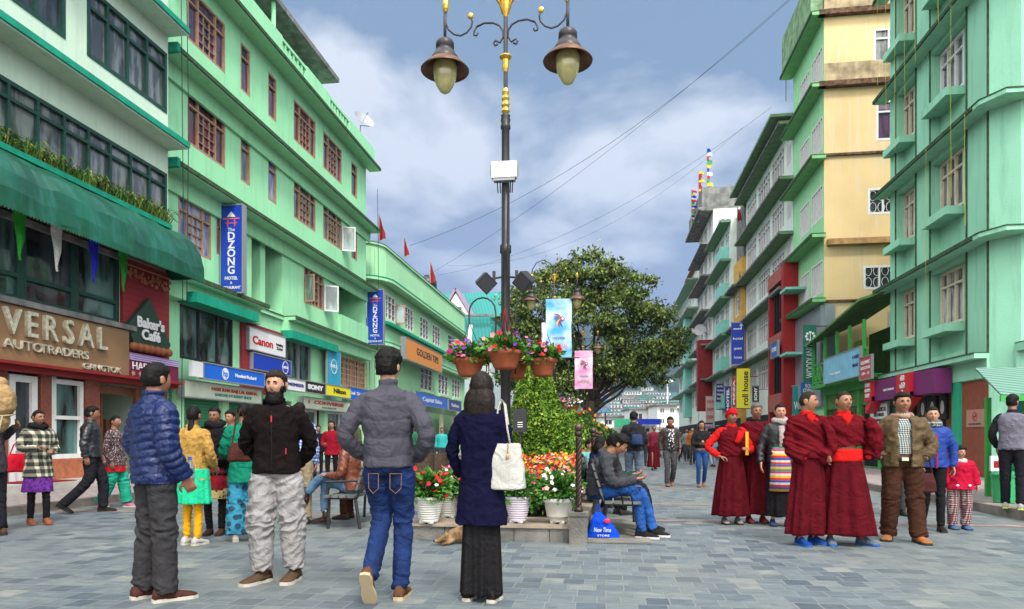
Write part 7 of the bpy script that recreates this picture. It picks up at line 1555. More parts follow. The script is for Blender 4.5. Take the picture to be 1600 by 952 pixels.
    def trousers(s, m, r=(.092, .066, .056), nm='trousers', hw=.150, amp=.006, to=1.0, top=.03, f=6.0, hemdrop=0.0):
        mb = MB(); c0 = s.j['pel']; rs = []
        for t, w_, d_ in ((-.17, .11, .09), (-.10, hw*.98, .108), (-.03, hw, .108), (top, hw*.95, .100)): c = s.sp(t); rs.append(ering(c.x, c.y, c.z, w_, d_, 28))
        mb.rings(rs)
        for sd in 'RL':
            h, k, a = s.j['hip'+sd], s.j['knee'+sd], s.j['ankle'+sd]; e_ = k.lerp(a, to)+Vector((0, 0, -hemdrop))
            P, R = crom([h+Vector((0, 0, .0)), h.lerp(k, .25), k, e_], [min(.078, r[0]), r[0]*1.0, r[1], r[2]], 6); mb.tube(P, R, 16)
        me = vox_mesh(mb, s.vox, 2, s.wr(amp*.75, f, None, .75)); me.materials.append(m); return link(nm, me, s.t)
    def skirt(s, m, z0, z1, w0, w1, nm='skirt', folds=9, fa=.018, dy=0.0, d0=None, d1=None, seed=1, lean=(0, 0)):
        rs = []; n_ = 120; K = 26; c = s.sp(max(0, (z0-s.j['pel'].z)/.51)); r_ = random.Random(seed); ph = [r_.uniform(0, 6.28) for _ in range(4)]
        d0 = d0 or w0*.75; d1 = d1 or w1*.8
        for i in range(K+1):
            t = i/K; z = z0+(z1-z0)*t; w_ = w0+(w1-w0)*t**.8; d_ = d0+(d1-d0)*t**.8; ring = []
            for q in range(n_):
                a = 2*math.pi*q/n_; e_ = 1+(fa/w_)*(.25+t)*(.6*math.sin(folds*a+ph[0]+t*.8)+.4*math.sin((folds*2+1)*a+ph[1])+.5*math.sin(3*a+ph[2]+t)) 
                ring.append((c.x+lean[0]*t+w_*math.cos(a)*e_, c.y+lean[1]*t+dy*t+d_*math.sin(a)*e_, z+.006*math.sin(5*a+ph[3])*(t > .99)))
            rs.append(ring)
        mb = MB(); mb.rings(rs); return mb.build(nm, m, s.t, True)
    def shoe(s, sd, m, sole, shaft=.0, L_=.27, pitch=None, yaw=None, w_=1.0, heel=0, nm='shoe'):
        a = s.j['ankle'+sd]; i = 0 if sd == 'R' else 1; yw = math.radians((yaw if yaw is not None else s.toes[i])); pt = math.radians(pitch if pitch is not None else s.ft[i])
        R_ = Matrix.Rotation(yw, 3, 'Z') @ Matrix.Rotation(-pt, 3, 'X')
        T = lambda x, y, z: a+R_ @ Vector((x, y, z-.085))
        def ring(y, hw, h, z0=.022): return [T(hw*math.copysign(abs(math.cos(q))**.8, math.cos(q)), y, z0+(h-z0)*max(0, math.sin(q)) if math.sin(q) > 0 else z0) for q in [k*math.pi/8-0.0 for k in range(16)]]
        k_ = L_/.27; mb = MB()
        mb.rings([ring(.075*k_, .020, .05), ring(.068*k_, .034*w_, .095), ring(.03, .038*w_, .11), ring(-.02, .038*w_, .105), ring(-.07*k_, .042*w_, .075), ring(-.12*k_, .047*w_, .06), ring(-.16*k_, .044*w_, .05), ring(-.188*k_, .028*w_, .036)])
        if shaft: mb.tube([T(0, .02, .06), T(0, .018, .09), T(0, .015, .09+shaft)], [.042, .046, .052], 14)
        o = mb.build(nm, m, s.t, True)
        mb = MB(); plan = [(0, .080), (.032, .072), (.040, .03), (.036, -.03), (.048, -.10), (.046, -.155), (.026, -.192)]; pl_ = plan+[(-x, y) for x, y in plan[:0:-1]]
        mb.rings([[T(x*w_, y*k_, z) for x, y in pl_] for z in (0.0, .026)])
        if heel: mb.rings([[T(x*w_*.6, .03+abs(y)*.4, z) for x, y in pl_] for z in (-heel, 0.01)])
        mb.build('sole', sole, o); return o
    def shoes(s, m, sole, **k): s.shoe('R', m, sole, **k); s.shoe('L', m, sole, **k); return s
    def chainpart(s, pts, rad, m, nm, flat=1.0, vox=None, amp=.004):
        mb = MB(); P, R = crom(pts, rad, 5); mb.tube(P, R, 12, flat=flat); me = vox_mesh(mb, vox or s.vox*.9, 1, s.wr(amp)); me.materials.append(m); return link(nm, me, s.t)
    def scarf(s, m, r=.045, w_=.085, nm='scarf', dz=.0):
        mb = MB(); c = s.j['nek']+Vector((0, -.005, .035+dz)); mb.tube([c+Vector((w_*math.cos(a), w_*.95*math.sin(a), .010*math.sin(2*a)-.015*math.sin(a)*-1)) for a in [k*math.pi/8 for k in range(17)]], r, 10, cap=False)
        me = vox_mesh(mb, min(s.vox, .011), 1, s.wr(.008, 12)); me.materials.append(m); return link(nm, me, s.t)
def strip_open(s, m, nm, x0, x1, z0, z1, y, bulge=.0, t_=.008, vee=1):
    """flat cloth panel lying on the chest (an open shirt front)"""
    mb = MB(); n_ = 8; cx_ = (x0+x1)/2; mb.rings([[(cx_+(x0-cx_+(x1-x0)*k/n_)*q, y-bulge*math.sin(math.pi*k/n_), z) for k in range(n_+1)]+[(cx_+(x1-cx_-(x1-x0)*k/n_)*q, y+t_-bulge*math.sin(math.pi*(1-k/n_)), z) for k in range(n_+1)] for z, q in ((z0, vee), ((z0+z1)/2, (1+vee)/2), (z1, 1))]); return mb.build(nm, m, s.t, True)
C = lambda nm, c, r=.8, **k: mat(nm, c, r, spec=k.pop('spec', .05), fold=k.pop('fold', .55), var=k.pop('var', .12), vscale=k.pop('vscale', 7), bump=k.pop('bump', .25), bscale=k.pop('bscale', 160), **k)
rub = mat('dark_rubber', (.03, .028, .026), .7); rubw = mat('pale_rubber', (.50, .46, .38), .6)
# --- 1 man in blue puffer
p = Per('man seen from behind in a quilted royal blue down jacket and grey trousers', 0, 0, 150, 1.74, 1.06, 'tan', .0085, pos=G(243, 937), hy=14,
        J=dict(elR=(-.235, .02, 1.11), wrR=(-.21, -.10, .90), elL=(.26, .02, 1.11), wrL=(.26, -.20, .94), kneeR=(-.09, -.02, .50), kneeL=(.10, .0, .5), ankleR=(-.10, -.02, .085), ankleL=(.12, .03, .085)), toes=(-14, 8))
p.body(dict(R=((0, -.5, -.9), (.8, -.4, 0), .9), L=((.0, -.8, -.6), (-.8, 0, -.4), .9))).hair('short')
blueJ = mat('blue_down_nylon', (.004, .013, .075), .38, var=.15, vscale=5, spec=.4, bump=.4, bscale=30, fold=.5)
p.top(blueJ, 'down_jacket', t0=-.18, bulk=1.10, amp=.007, q=(.058, .013), sleeve=(.078, .068, .056), collar=.055, sl_to=1.0, smooth=1, belly=.10)
p.trousers(C('charcoal_trousers', (.038, .036, .038)), (.098, .082, .078), amp=.012, hemdrop=.02); p.shoes(C('maroon_leather', (.07, .025, .02), .5), rubw, L_=.29, w_=1.15)
mb = MB(); mb.tube([(.17, .03, .78), (.185, .03, .70), (.175, .04, .66), (.165, .03, .70), (.17, .03, .78)], .005, 5); mb.build('drawcord', M['wsign'], p.t)
mb = MB(); mb.ball((0.10, -.088, .42), (.022, .003, .012), 8, 5); mb.build('logo', mat('logo_yellow', (.6, .5, .05), .5), p.t)
# held bottle
c = p.t.matrix_world if False else None
ph = G(297, 937); hp_ = PD(297, 742, 5.15)
t = thing('water_bottle', 'clear plastic bottle held by the man in the blue down jacket', 'bottle', hp_-Vector((0, 0, .10)))
mb = MB(); mb.lathe([(.02, 0), (.032, .005), (.032, .05), (.029, .055), (.032, .06), (.032, .10), (.029, .105), (.032, .11), (.032, .16), (.012, .20), (.012, .215)], n=16); mb.build('bottle_body', mat('clear_plastic', (.55, .62, .62), .08, trans=.75), t, True); mb = MB(); mb.lathe([(.014, .212), (.014, .235)], n=12); mb.build('cap', M['hpblue'], t)
# --- 2 bearded man
p = Per('bearded man in a black fleece and baggy light grey trousers, hands behind his back', 0, 0, 14, 1.75, 1.06, 'light', .0085, pos=G(432, 908), hy=-8,
        J=dict(elR=(-.245, .09, 1.13), wrR=(-.12, .18, .96), elL=(.245, .09, 1.13), wrL=(.12, .18, .96), kneeR=(-.11, -.04, .5), ankleR=(-.10, -.03, .085), kneeL=(.12, .0, .5), ankleL=(.13, .02, .085)), toes=(-32, -10))
p.body(dict(R=((.9, .1, -.3), (0, 1, 0), .6), L=((-.9, .1, -.3), (0, 1, 0), .6))).hair('short', HS).beard().face(brow=1.5)
fleece = C('black_fleece', (.012, .008, .008), .92, bump=.5); p.top(fleece, 'fleece_jacket', t0=-.12, bulk=1.06, amp=.009, sleeve=(.064, .058, .048), collar=.03)
ltg = C('grey_linen', (.30, .285, .28), .85, fold=.8); p.trousers(ltg, (.108, .104, .078), amp=.017, hw=.158, f=9, to=.95)
brb = C('brown_suede', (.085, .052, .03), .75); p.shoes(brb, rubw, shaft=.06, L_=.29, w_=1.15, nm='boot')
mb = MB(); mb.tube([(0, -.158, 1.40), (0, -.163, 1.2), (0.0, -.150, .92)], .0035, 5); mb.build('zip', M['dark'], p.t)
mb = MB(); mb.box(-.004, .004, -.168, -.158, 1.31, 1.36); mb.box(.10, .106, -.150, -.140, 1.05, 1.10); mb.build('zip_pull', M['redsign'], p.t)
# --- 3 man in grey quilted jacket walking away
p = Per('man walking away in a grey quilted jacket and blue jeans, hands in pockets', 0, 0, 184, 1.84, 1.0, 'light', .0085, pos=G(607, 936), hy=-10,
        J=dict(elR=(-.285, .08, 1.14), wrR=(-.18, -.10, .99), elL=(.285, .08, 1.14), wrL=(.18, -.10, .99), kneeR=(-.08, -.12, .52), ankleR=(-.08, -.02, .085), kneeL=(.08, -.10, .53), ankleL=(.09, .17, .20)), toes=(0, 0), ft=(0, -58))
p.body().hair('thick')
gj = mat('slate_jacket_cloth', (.058, .056, .072), .75, var=.15, vscale=9, bump=.3, bscale=220, fold=.6)
p.top(gj, 'quilted_jacket', t0=-.06, bulk=1.06, amp=.006, q=(.125, .010), sleeve=(.066, .056, .050), collar=.05, f=6)
dn = mat('dark_denim', (.008, .024, .095), .8, var=.45, vscale=6, bump=.3, bscale=250, fold=.8); p.trousers(dn, (.098, .070, .060), amp=.009, hemdrop=.02)
mb = MB()
for sx in (-1, 1): mb.tube([(sx*.040, .118, .88), (sx*.040, .118, .78), (sx*.078, .114, .745), (sx*.112, .100, .78), (sx*.115, .097, .88), (sx*.040, .118, .88)], .0018, 4)
mb.build('pocket_stitching', mat('tan_stitch', (.35, .16, .08), .7), p.t); p.shoes(C('tan_suede', (.12, .055, .03), .7), mat('cream_sole', (.46, .36, .22), .7), L_=.28, w_=1.05)
# --- 4 woman in navy coat
p = Per('woman seen from behind in a long navy coat with shoulder length dark hair', 0, 0, 172, 1.67, .98, 'light', .0085, pos=G(752, 938), hy=4,
        J=dict(elR=(-.22, -.01, 1.14), wrR=(-.15, -.16, 1.03), elL=(.24, .0, 1.14), wrL=(.20, -.10, .94)), toes=(0, 0))
p.body(); p.hair('bob', mat('dark_brown_hair', (.014, .009, .007), .45, var=.6, vscale=40, bump=.25, bscale=90, spec=.14), L=.235)
nv = mat('navy_wool', (.004, .0038, .022), .85, var=.15, vscale=12, bump=.4, bscale=180, fold=.5, spec=.1); p.top(nv, 'coat', t0=-.72, bulk=.97, flare=.045, amp=.007, sleeve=(.062, .052, .046), collar=.035)
blkt = C('black_crepe', (.014, .013, .014), .7); p.skirt(blkt, .70, .05, .14, .155, 'wide_trouser_legs', 7, .024, d0=.10, d1=.12)
p.shoes(C('black_shoe', (.02, .015, .015), .4), rubw, L_=.22, heel=.0)
tb = PD(792, 690, 5.0); t = thing('tote_bag', 'pale grey leather tote bag hanging from the shoulder of the woman in navy', 'bag', (tb.x, tb.y-.02, tb.z-.35), math.radians(-8))
lg = C('pale_grey_leather', (.45, .44, .40), .55)
mb = MB(); mb.rings([ering(0, 0, z, w_, d_, 28, 3.5) for z, w_, d_ in ((0, .11, .06), (.01, .142, .065), (.14, .135, .055), (.30, .108, .034), (.335, .104, .026))]); me = vox_mesh(mb, .007, 1, lambda c: .004*noise.noise(c*14)); me.materials.append(lg); link('bag_body', me, t)
mb = MB()
for dy in (-.018, .02): mb.tube([(-.065, dy, .32), (-.075, dy, .45), (-.06, dy*.6, .60), (-.035, dy*.4, .655), (-.012, dy*.5, .62), (.01, dy, .45), (.035, dy, .32)], .0075, 6)
mb.build('strap', lg, t, True); mb = MB(); mb.tube([(.02, -.035, .34), (.022, -.045, .25)], .004, 5); mb.ball((.022, -.05, .24), (.012, .006, .02)); mb.build('tag', mat('gold_tag', (.4, .3, .12), .4, .5), t)
# --- 5 seated man left (crossed legs)
bench(G(560, 820).x-.05, 9.35, math.radians(-90), 'wooden bench left of the planter under the man in the brown leather jacket', 1.6)
p = Per('seated man in a brown leather jacket with crossed legs in light blue jeans', 0, 0, -90, 1.72, 1.0, 'tan', .011, pos=(G(560, 820).x-.03, 9.0, 0),
        J=dict(pel=(0, .02, .53), che=(0, -.04, .82), nek=(0, -.06, 1.03), head=(0, -.10, 1.19), hip=(.09, 0, .52), kneeR=(-.10, -.42, .56), ankleR=(-.09, -.45, .10), kneeL=(-.03, -.44, .66), ankleL=(-.02, -.72, .40), sh=(.18, -.05, .99), elR=(-.25, -.08, .72), wrR=(-.12, -.30, .66), elL=(.25, -.08, .72), wrL=(.12, -.30, .70)), toes=(0, 0), ft=(0, 20))
p.body(dict(R=((.3, -.9, 0), (0, 0, -1), .6), L=((-.3, -.9, 0), (0, 0, -1), .6))).hair('short'); p.top(mat('brown_leather', (.16, .045, .022), .4, var=.3, vscale=8, bump=.5, bscale=30), 'leather_jacket', bulk=1.04, amp=.009); ld = mat('light_denim', (.09, .18, .30), .8, var=.35, vscale=6, bump=.3, bscale=200)
p.trousers(ld, (.088, .066, .058), amp=.008, to=.82); p.shoes(mat('oxblood_leather', (.035, .010, .010), .25), rub, shaft=.12, L_=.30, w_=1.1, nm='boot')
p = Per('person in brown trousers seated behind the man with crossed legs', 0, 0, -90, 1.70, 1.0, 'tan', .014, pos=(G(560, 820).x+.02, 9.75, 0),
        J=dict(pel=(0, .02, .53), che=(0, -.02, .82), nek=(0, -.04, 1.03), head=(0, -.06, 1.19), hip=(.09, 0, .52), knee=(.10, -.42, .54), ankle=(.10, -.44, .09), sh=(.18, -.03, .99), el=(.24, -.08, .72), wr=(.12, -.30, .64)))
p.body(dict(R=((.3, -.9, 0), (0, 0, -1), .6), L=((-.3, -.9, 0), (0, 0, -1), .6))).hair('short'); p.top(C('olive_jacket', (.07, .07, .04)), 'jacket'); p.trousers(C('chocolate_trousers', (.07, .03, .015)), (.09, .07, .065)); p.shoes(brb, rub)
# --- group of women
p = Per('woman with a black ponytail in a mustard cardigan, green tunic and yellow leggings', 0, 0, 170, 1.55, 1.08, 'brown', .011, pos=G(302, 851), hy=20, J=dict(elR=(-.24, .0, 1.14), wrR=(-.16, -.15, .98), elL=(.25, .0, 1.13), wrL=(.24, -.06, .90), ankle=(.075, .02, .085), knee=(.08, 0, .5)))
p.body(dict(R=((0, -.7, -.7), (1, 0, 0), .5), L=((0, -.4, -.9), (-1, 0, 0), .5))).hair('pony', L=.36); p.top(mat('mustard_knit', (.42, .24, .055), .95, var=.25, vscale=30, bump=.8, bscale=70), 'cardigan', t0=-.28, bulk=1.0, flare=.03, amp=.008, collar=.02)
p.skirt(C('bright_green_cotton', (.02, .48, .24)), .95, .52, .19, .215, 'tunic', 8, .014); p.trousers(C('yellow_leggings', (.72, .34, .01)), (.075, .05, .040), amp=.008, f=10); p.shoes(C('silver_shoe', (.45, .42, .38), .5), rubw, L_=.24)
p = Per('woman in a black shawl with a dark red tunic hem facing the camera', 0, 0, 10, 1.58, 1.0, 'brown', .011, pos=G(336, 836), hpch=8, J=dict(elR=(-.24, .0, 1.12), wrR=(-.10, -.17, 1.02), elL=(.24, 0, 1.12), wrL=(.10, -.17, 1.02), ankle=(.08, .02, .085)))
p.body().hair('bun').face(); p.top(C('black_wool', (.012, .011, .013), .95), 'shawl', t0=-.25, bulk=1.12, flare=.02, amp=.014, sleeve=(.08, .075, .06)); p.scarf(C('black_wool2', (.014, .013, .015), .95), .05, .09)
p.skirt(C('dark_red_cotton', (.22, .012, .02)), .95, .62, .18, .20, 'tunic', 6, .012); p.skirt(pattern('gold_hem_print', [(.02, .01, .01), (.45, .33, .12)], 'dots', 26, band=.32), .63, .50, .197, .21, 'hem_border', 6, .012)
p.trousers(C('black_leggings', (.013, .012, .013)), (.075, .055, .045)); p.shoes(C('dark_sandal', (.07, .03, .02), .5), rub, L_=.23)
p = Per('woman in an emerald cardigan and blue patterned trousers with a brown shoulder bag', 0, 0, -150, 1.60, 1.02, 'tan', .011, pos=G(382, 845), hy=-25, J=dict(elR=(-.24, -.02, 1.13), wrR=(-.12, -.22, 1.12), elL=(.24, -.02, 1.13), wrL=(.14, -.22, 1.05)))
p.body(dict(R=((.2, -.7, .5), (0, 0, -1), .8), L=((-.3, -.8, .2), (0, 0, -1), .8))).hair('bun'); p.top(C('emerald_knit', (.008, .17, .10), .9), 'cardigan', t0=-.42, bulk=1.02, flare=.03, amp=.008)
p.trousers(pattern('blue_floral', [(.01, .05, .09), (.02, .22, .34)], 'dots', 11, band=.42), (.10, .105, .12), amp=.012, f=8); p.shoes(C('white_shoe', (.6, .58, .54), .5), rubw, L_=.24)
def shoulder_bag(label, pos, rz, m, w_=.15, h_=.22, strap=.5, cat='bag', nm='shoulder_bag'):
    t = thing(nm, label, cat, pos, math.radians(rz)); mb = MB(); mb.rings([ering(0, 0, z, a, b, 22, 3) for z, a, b in ((0, w_*.8, .04), (.02, w_, .06), (h_*.6, w_*.92, .055), (h_, w_*.7, .025))]); me = vox_mesh(mb, .010, 1, lambda c: .006*noise.noise(c*12)); me.materials.append(m); link('bag_body', me, t)
    mb = MB(); mb.tube([(-w_*.7, 0, h_*.9), (-w_*.4, 0, h_+strap*.6), (0, 0, h_+strap), (w_*.4, 0, h_+strap*.6), (w_*.7, 0, h_*.9)], .010, 6); mb.build('strap', m, t); return t
q = PD(376, 722, 7.2); shoulder_bag('dark brown shoulder bag of the woman in the emerald cardigan', q, 60, C('brown_bag', (.06, .02, .015), .5), .14, .20, .36)
q = PD(20, 735, 8.9)
p = Per('small faced man glimpsed between the black shawl and the emerald cardigan', 0, 0, 0, 1.62, 1.0, 'tan', .016, pos=G(360, 805)); p.body().hair('short').face(); p.top(C('grey_blue_shirt', (.13, .17, .22)), 'shirt'); p.trousers(C('khaki_cotton', (.32, .25, .15))); p.shoes(brb, rub)
p = Per('man in a blue checked shirt and khaki trousers partly behind the bearded man', 0, 0, 200, 1.68, 1.0, 'tan', .013, pos=G(468, 819)); p.body(dict(R=((0, -.2, -1), (1, 0, 0), .5), L=((0, -.2, -1), (-1, 0, 0), .5))).hair('short'); p.top(pattern('blue_check', [(.05, .12, .45), (.2, .32, .62), (.6, .65, .72)], 'plaid', 22), 'shirt', bulk=.98); p.trousers(C('khaki_cotton', (.32, .25, .15)), (.09, .07, .07)); p.shoes(brb, rub)
# --- far left
p = Per('woman in a black and cream checked coat with a red bag at the far left', 0, 0, 62, 1.58, 1.0, 'brown', .011, pos=G(60, 820), hy=12, J=dict(elR=(-.24, -.02, 1.16), wrR=(-.08, -.18, 1.16), elL=(.23, 0, 1.15), wrL=(.12, -.18, 1.10), kneeR=(-.08, .03, .5), ankleR=(-.08, .08, .1), kneeL=(.08, -.06, .5), ankleL=(.08, -.08, .1)))
p.body(dict(R=((.5, -.7, .2), (0, 0, -1), .9), L=((-.5, -.7, .2), (0, 0, -1), .9))).hair('bun').face(); p.top(pattern('checked_wool', [(.02, .025, .02), (.16, .15, .11), (.52, .48, .36)], 'plaid', 9.5, .95), 'coat', t0=-.46, bulk=1.03, flare=.03, amp=.007); p.scarf(C('black_hood', (.015, .015, .017), .95), .05, .085)
p.skirt(C('purple_cotton', (.12, .03, .22), var=.5, vscale=20), .75, .50, .18, .20, 'kurta_hem', 7, .016); p.trousers(C('black_leggings', (.013, .012, .013)), (.078, .056, .045)); p.shoes(C('tan_sandal', (.25, .08, .04), .5), C('tan_heel', (.3, .1, .05), .5), L_=.23)
q = PD(30, 738, 9.9); shoulder_bag('bright red bag on the back of the woman in the checked coat', q, 62, C('red_cloth_bag', (.45, .008, .02), .6), .17, .27, .2)
p = Per('man in a black padded jacket striding away to the right', 0, 0, 118, 1.70, 1.04, 'brown', .012, pos=G(143, 801), hy=10, J=dict(elR=(-.25, .05, 1.14), wrR=(-.23, .02, .92), elL=(.25, .03, 1.14), wrL=(.22, -.10, .93), kneeR=(-.09, .03, .53), ankleR=(-.09, .36, .16), kneeL=(.09, -.14, .50), ankleL=(.09, -.14, .085), hip=(.09, 0, .93)), ft=(-30, 0))
p.body(dict(R=((0, -.1, -1), (1, 0, 0), .6), L=((0, -.2, -1), (-1, 0, 0), .6))).hair('short'); p.top(mat('black_nylon', (.018, .018, .022), .35, var=.2, bump=.2), 'padded_jacket', bulk=1.1, amp=.010, q=(.11, .007), collar=.05); p.trousers(C('black_wool_trousers', (.016, .016, .02)), (.098, .078, .072), amp=.01); p.shoes(C('black_leather', (.02, .015, .012), .35), rub, w_=1.1)
p = Per('woman in a black and white dotted tunic and sea green trousers', 0, 0, 100, 1.58, 1.05, 'brown', .013, pos=G(180, 793), hy=-10, J=dict(kneeR=(-.09, .03, .52), ankleR=(-.09, .22, .10), kneeL=(.09, -.10, .5), ankleL=(.09, -.16, .085))); p.body(dict(R=((0, -.2, -1), (1, 0, 0), .5), L=((0, -.2, -1), (-1, 0, 0), .5))).hair('pony', L=.3)
p.top(pattern('dotted_cotton', [(.50, .44, .42), (.05, .02, .025)], 'dots', 42, band=.30), 'tunic', t0=-.32, bulk=1.02, flare=.03); p.skirt(C('red_hem', (.42, .015, .02)), .78, .68, .2, .205, 'tunic_hem', 6, .01); p.trousers(C('sea_green_cotton', (.02, .30, .19)), (.10, .10, .09), amp=.013); p.shoes(C('pink_shoe', (.5, .12, .2), .5), rubw, L_=.23)
p = Per('porter carrying a large tan sack on his back at the left edge', 0, 0, -100, 1.62, 1.0, 'brown', .013, pos=G(-12, 838), J=dict(che=(0, -.04, 1.2), nek=(0, -.16, 1.40), head=(0, -.27, 1.50), elR=(-.30, -.20, 1.30), wrR=(-.26, .05, 1.42), elL=(.30, -.20, 1.30), wrL=(.24, .05, 1.40), sh=(.18, -.15, 1.34)))
p.body(dict(R=((0, .8, .4), (1, 0, 0), .9), L=((0, .8, .4), (-1, 0, 0), .9))).hair('short'); p.top(C('dark_grey_shirt', (.05, .045, .05)), 'shirt', t0=-.25); p.trousers(C('black_wool_trousers', (.016, .016, .02)), (.09, .075, .07)); p.shoes(brb, rub)
q = PD(-8, 632, 8.35); t = thing('sack', 'large tan cloth sack tied with rope at the left edge', 'sack', (q.x, q.y, q.z-.22)); t.scale = (.84, .84, .72); mb = MB(); mb.ball((0, 0, .35), (.27, .24, .34), 20, 14); mb.ball((.02, 0, .68), (.14, .13, .09), 14, 8); mb.ball((.0, 0, .02), (.19, .17, .2), 14, 8)
me = vox_mesh(mb, .014, 2, lambda c: .03*(.5-abs(noise.noise(c*5)))+.008*noise.noise(c*18)); me.materials.append(C('tan_sackcloth', (.40, .26, .12), .95, bump=.6, bscale=90)); link('cloth', me, t)
mb = MB(); mb.tube([(.24*math.cos(a), .22*math.sin(a), .12+.03*math.sin(a)) for a in [k*math.pi/8 for k in range(17)]], .012, 5); mb.tube([(.22, -.10, .1), (.20, -.14, -.15), (.17, -.1, -.35)], .012, 5); mb.build('rope', mat('rope', (.45, .35, .22), .9), t)
# --- centre left, further
p = Per('woman in a dark red coat walking towards the camera past the shops', 0, 0, 12, 1.62, 1.0, 'tan', .016, pos=G(518, 762), J=dict(elR=(-.23, 0, 1.14), wrR=(-.14, -.16, 1.08))); p.body(dict(R=((.2, -.6, .6), (0, 0, -1), .8), L=((0, -.2, -1), (-1, 0, 0), .5))).hair('long', L=.2).face(); p.top(C('crimson_wool', (.24, .008, .02)), 'coat', t0=-.22, flare=.02); p.trousers(C('black_leggings', (.013, .012, .013)), (.08, .06, .05)); p.shoes(C('black_leather', (.02, .015, .012), .35), rub)
p = Per('woman in a black jacket beside the dark red coat', 0, 0, 40, 1.58, 1.0, 'tan', .018, pos=G(497, 748)); p.body().hair('long', L=.3).face(); p.top(C('black_wool', (.012, .011, .013), .95), 'jacket', t0=-.2); p.trousers(C('black_leggings', (.013, .012, .013)), (.08, .06, .05)); p.shoes(rub, rub)
p = Per('person in pale jeans and an olive jacket behind the seated man with crossed legs', 0, 0, 170, 1.70, 1.0, 'tan', .018, pos=G(550, 770)); p.body().hair('short'); p.top(C('olive_jacket', (.07, .07, .04)), 'jacket'); p.trousers(ld, (.09, .07, .065)); p.shoes(rub, rub)
# ================ right side
bench(.16, 9.05, math.radians(90), 'slatted bench with curved iron legs under the man in the grey hoodie', 1.7)
SJ = dict(pel=(0, .04, .53), hip=(.09, .02, .52), sh=(.18, -.12, .95))
p = Per('young man in a grey hoodie and blue jeans bent over on the bench', 0, 0, 78, 1.74, 1.0, 'tan', .009, pos=(PD(938, HOR, 8.45).x, PD(938, HOR, 8.45).y, 0),
        J=dict(pel=(0, .04, .53), che=(0, .03, .80), nek=(0, -.13, .985), head=(0, -.235, 1.105), hip=(.09, .02, .53), sh=(.18, -.11, .945), elR=(-.23, -.20, .68), wrR=(-.10, -.44, .70), elL=(.23, -.20, .68), wrL=(.10, -.44, .70), kneeR=(-.10, -.42, .56), ankleR=(-.10, -.52, .09), kneeL=(.12, -.44, .56), ankleL=(.10, -.62, .09)), hpch=35, hy=8)
p.body(dict(R=((.4, -.9, .1), (.3, 0, .9), .9), L=((-.4, -.9, .1), (-.3, 0, .9), .9))).hair('thick').face(); hood = C('grey_marl', (.050, .052, .058), .95)
p.top(hood, 'hoodie', t0=-.06, bulk=1.06, amp=.010, sleeve=(.072, .064, .05)); mb = MB(); c = p.j['nek']; mb.rings([[(c.x+a_*math.cos(q), c.y+.07+dy+b_*math.sin(q), c.z-.02+dz+.05*math.sin(q)) for q in [k*math.pi/9 for k in range(18)]] for a_, b_, dy, dz in ((.05, .03, .02, -.05), (.10, .07, .02, -.02), (.11, .08, .0, .03), (.085, .06, -.02, .06))])
me = vox_mesh(mb, .011, 2, lambda c_: .006*noise.noise(c_*12)); me.materials.append(hood); link('hood', me, p.t)
bj = mat('bright_denim', (.014, .07, .26), .8, var=.45, vscale=5, bump=.3, bscale=220, fold=.8); p.trousers(bj, (.092, .070, .058), amp=.010); p.shoes(C('black_canvas', (.018, .016, .016)), mat('white_sole', (.6, .58, .55), .5), L_=.29)
q = PD(1000, 752, 8.5)
mb = MB(); mb.box(-.035, .035, -.07, .07, -.005, .005); o = mb.build('phone', M['black'], None, loc=q); tag(o, 'black phone in the hands of the man in the grey hoodie', 'phone'); mb = MB(); mb.box(-.03, .03, -.062, .062, .005, .006); mb.build('screen', mat('phone_screen', (.1, .12, .15), .1), o)
p = Per('seated person in black trousers beyond the man in the grey hoodie', 0, 0, 74, 1.70, 1.0, 'tan', .011, pos=(PD(948, HOR, 9.05).x, PD(948, HOR, 9.05).y, 0),
        J=dict(pel=(0, .04, .53), che=(0, .02, .80), nek=(0, -.05, 1.0), head=(0, -.10, 1.15), hip=(.09, .02, .53), sh=(.18, -.04, .96), el=(.23, -.14, .72), wr=(.09, -.36, .74), kneeR=(-.10, -.46, .56), ankleR=(-.10, -.50, .09), kneeL=(.11, -.44, .56), ankleL=(.10, -.56, .09)), hpch=15)
p.body(dict(R=((.4, -.9, .1), (.3, 0, .9), .9), L=((-.4, -.9, .1), (-.3, 0, .9), .9))).hair('short').face(); p.top(C('dark_green_jacket', (.02, .05, .035)), 'jacket'); p.trousers(C('black_wool_trousers', (.016, .016, .02)), (.095, .075, .068), amp=.01); p.shoes(C('black_leather', (.02, .015, .012), .35), rub)
bench(-.05, 11.6, math.radians(90), 'second bench behind the first one on the right of the planter', 1.6)
p = Per('woman with long dark hair in a navy jacket on the second bench', 0, 0, 120, 1.60, 1.0, 'tan', .014, pos=(PD(934, HOR, 10.6).x, PD(934, HOR, 10.6).y, 0),
        J=dict(pel=(0, .04, .53), che=(0, .02, .80), nek=(0, -.03, 1.04), head=(0, -.06, 1.19), hip=(.09, .02, .53), sh=(.18, -.02, .99), el=(.23, -.10, .72), wr=(.09, -.30, .68), knee=(.10, -.42, .54), ankle=(.10, -.44, .09)))
p.body().hair('bob', L=.16); p.top(C('ink_jacket', (.015, .018, .06)), 'jacket', bulk=1.05); p.trousers(C('black_leggings', (.013, .012, .013))); p.shoes(rub, rub)
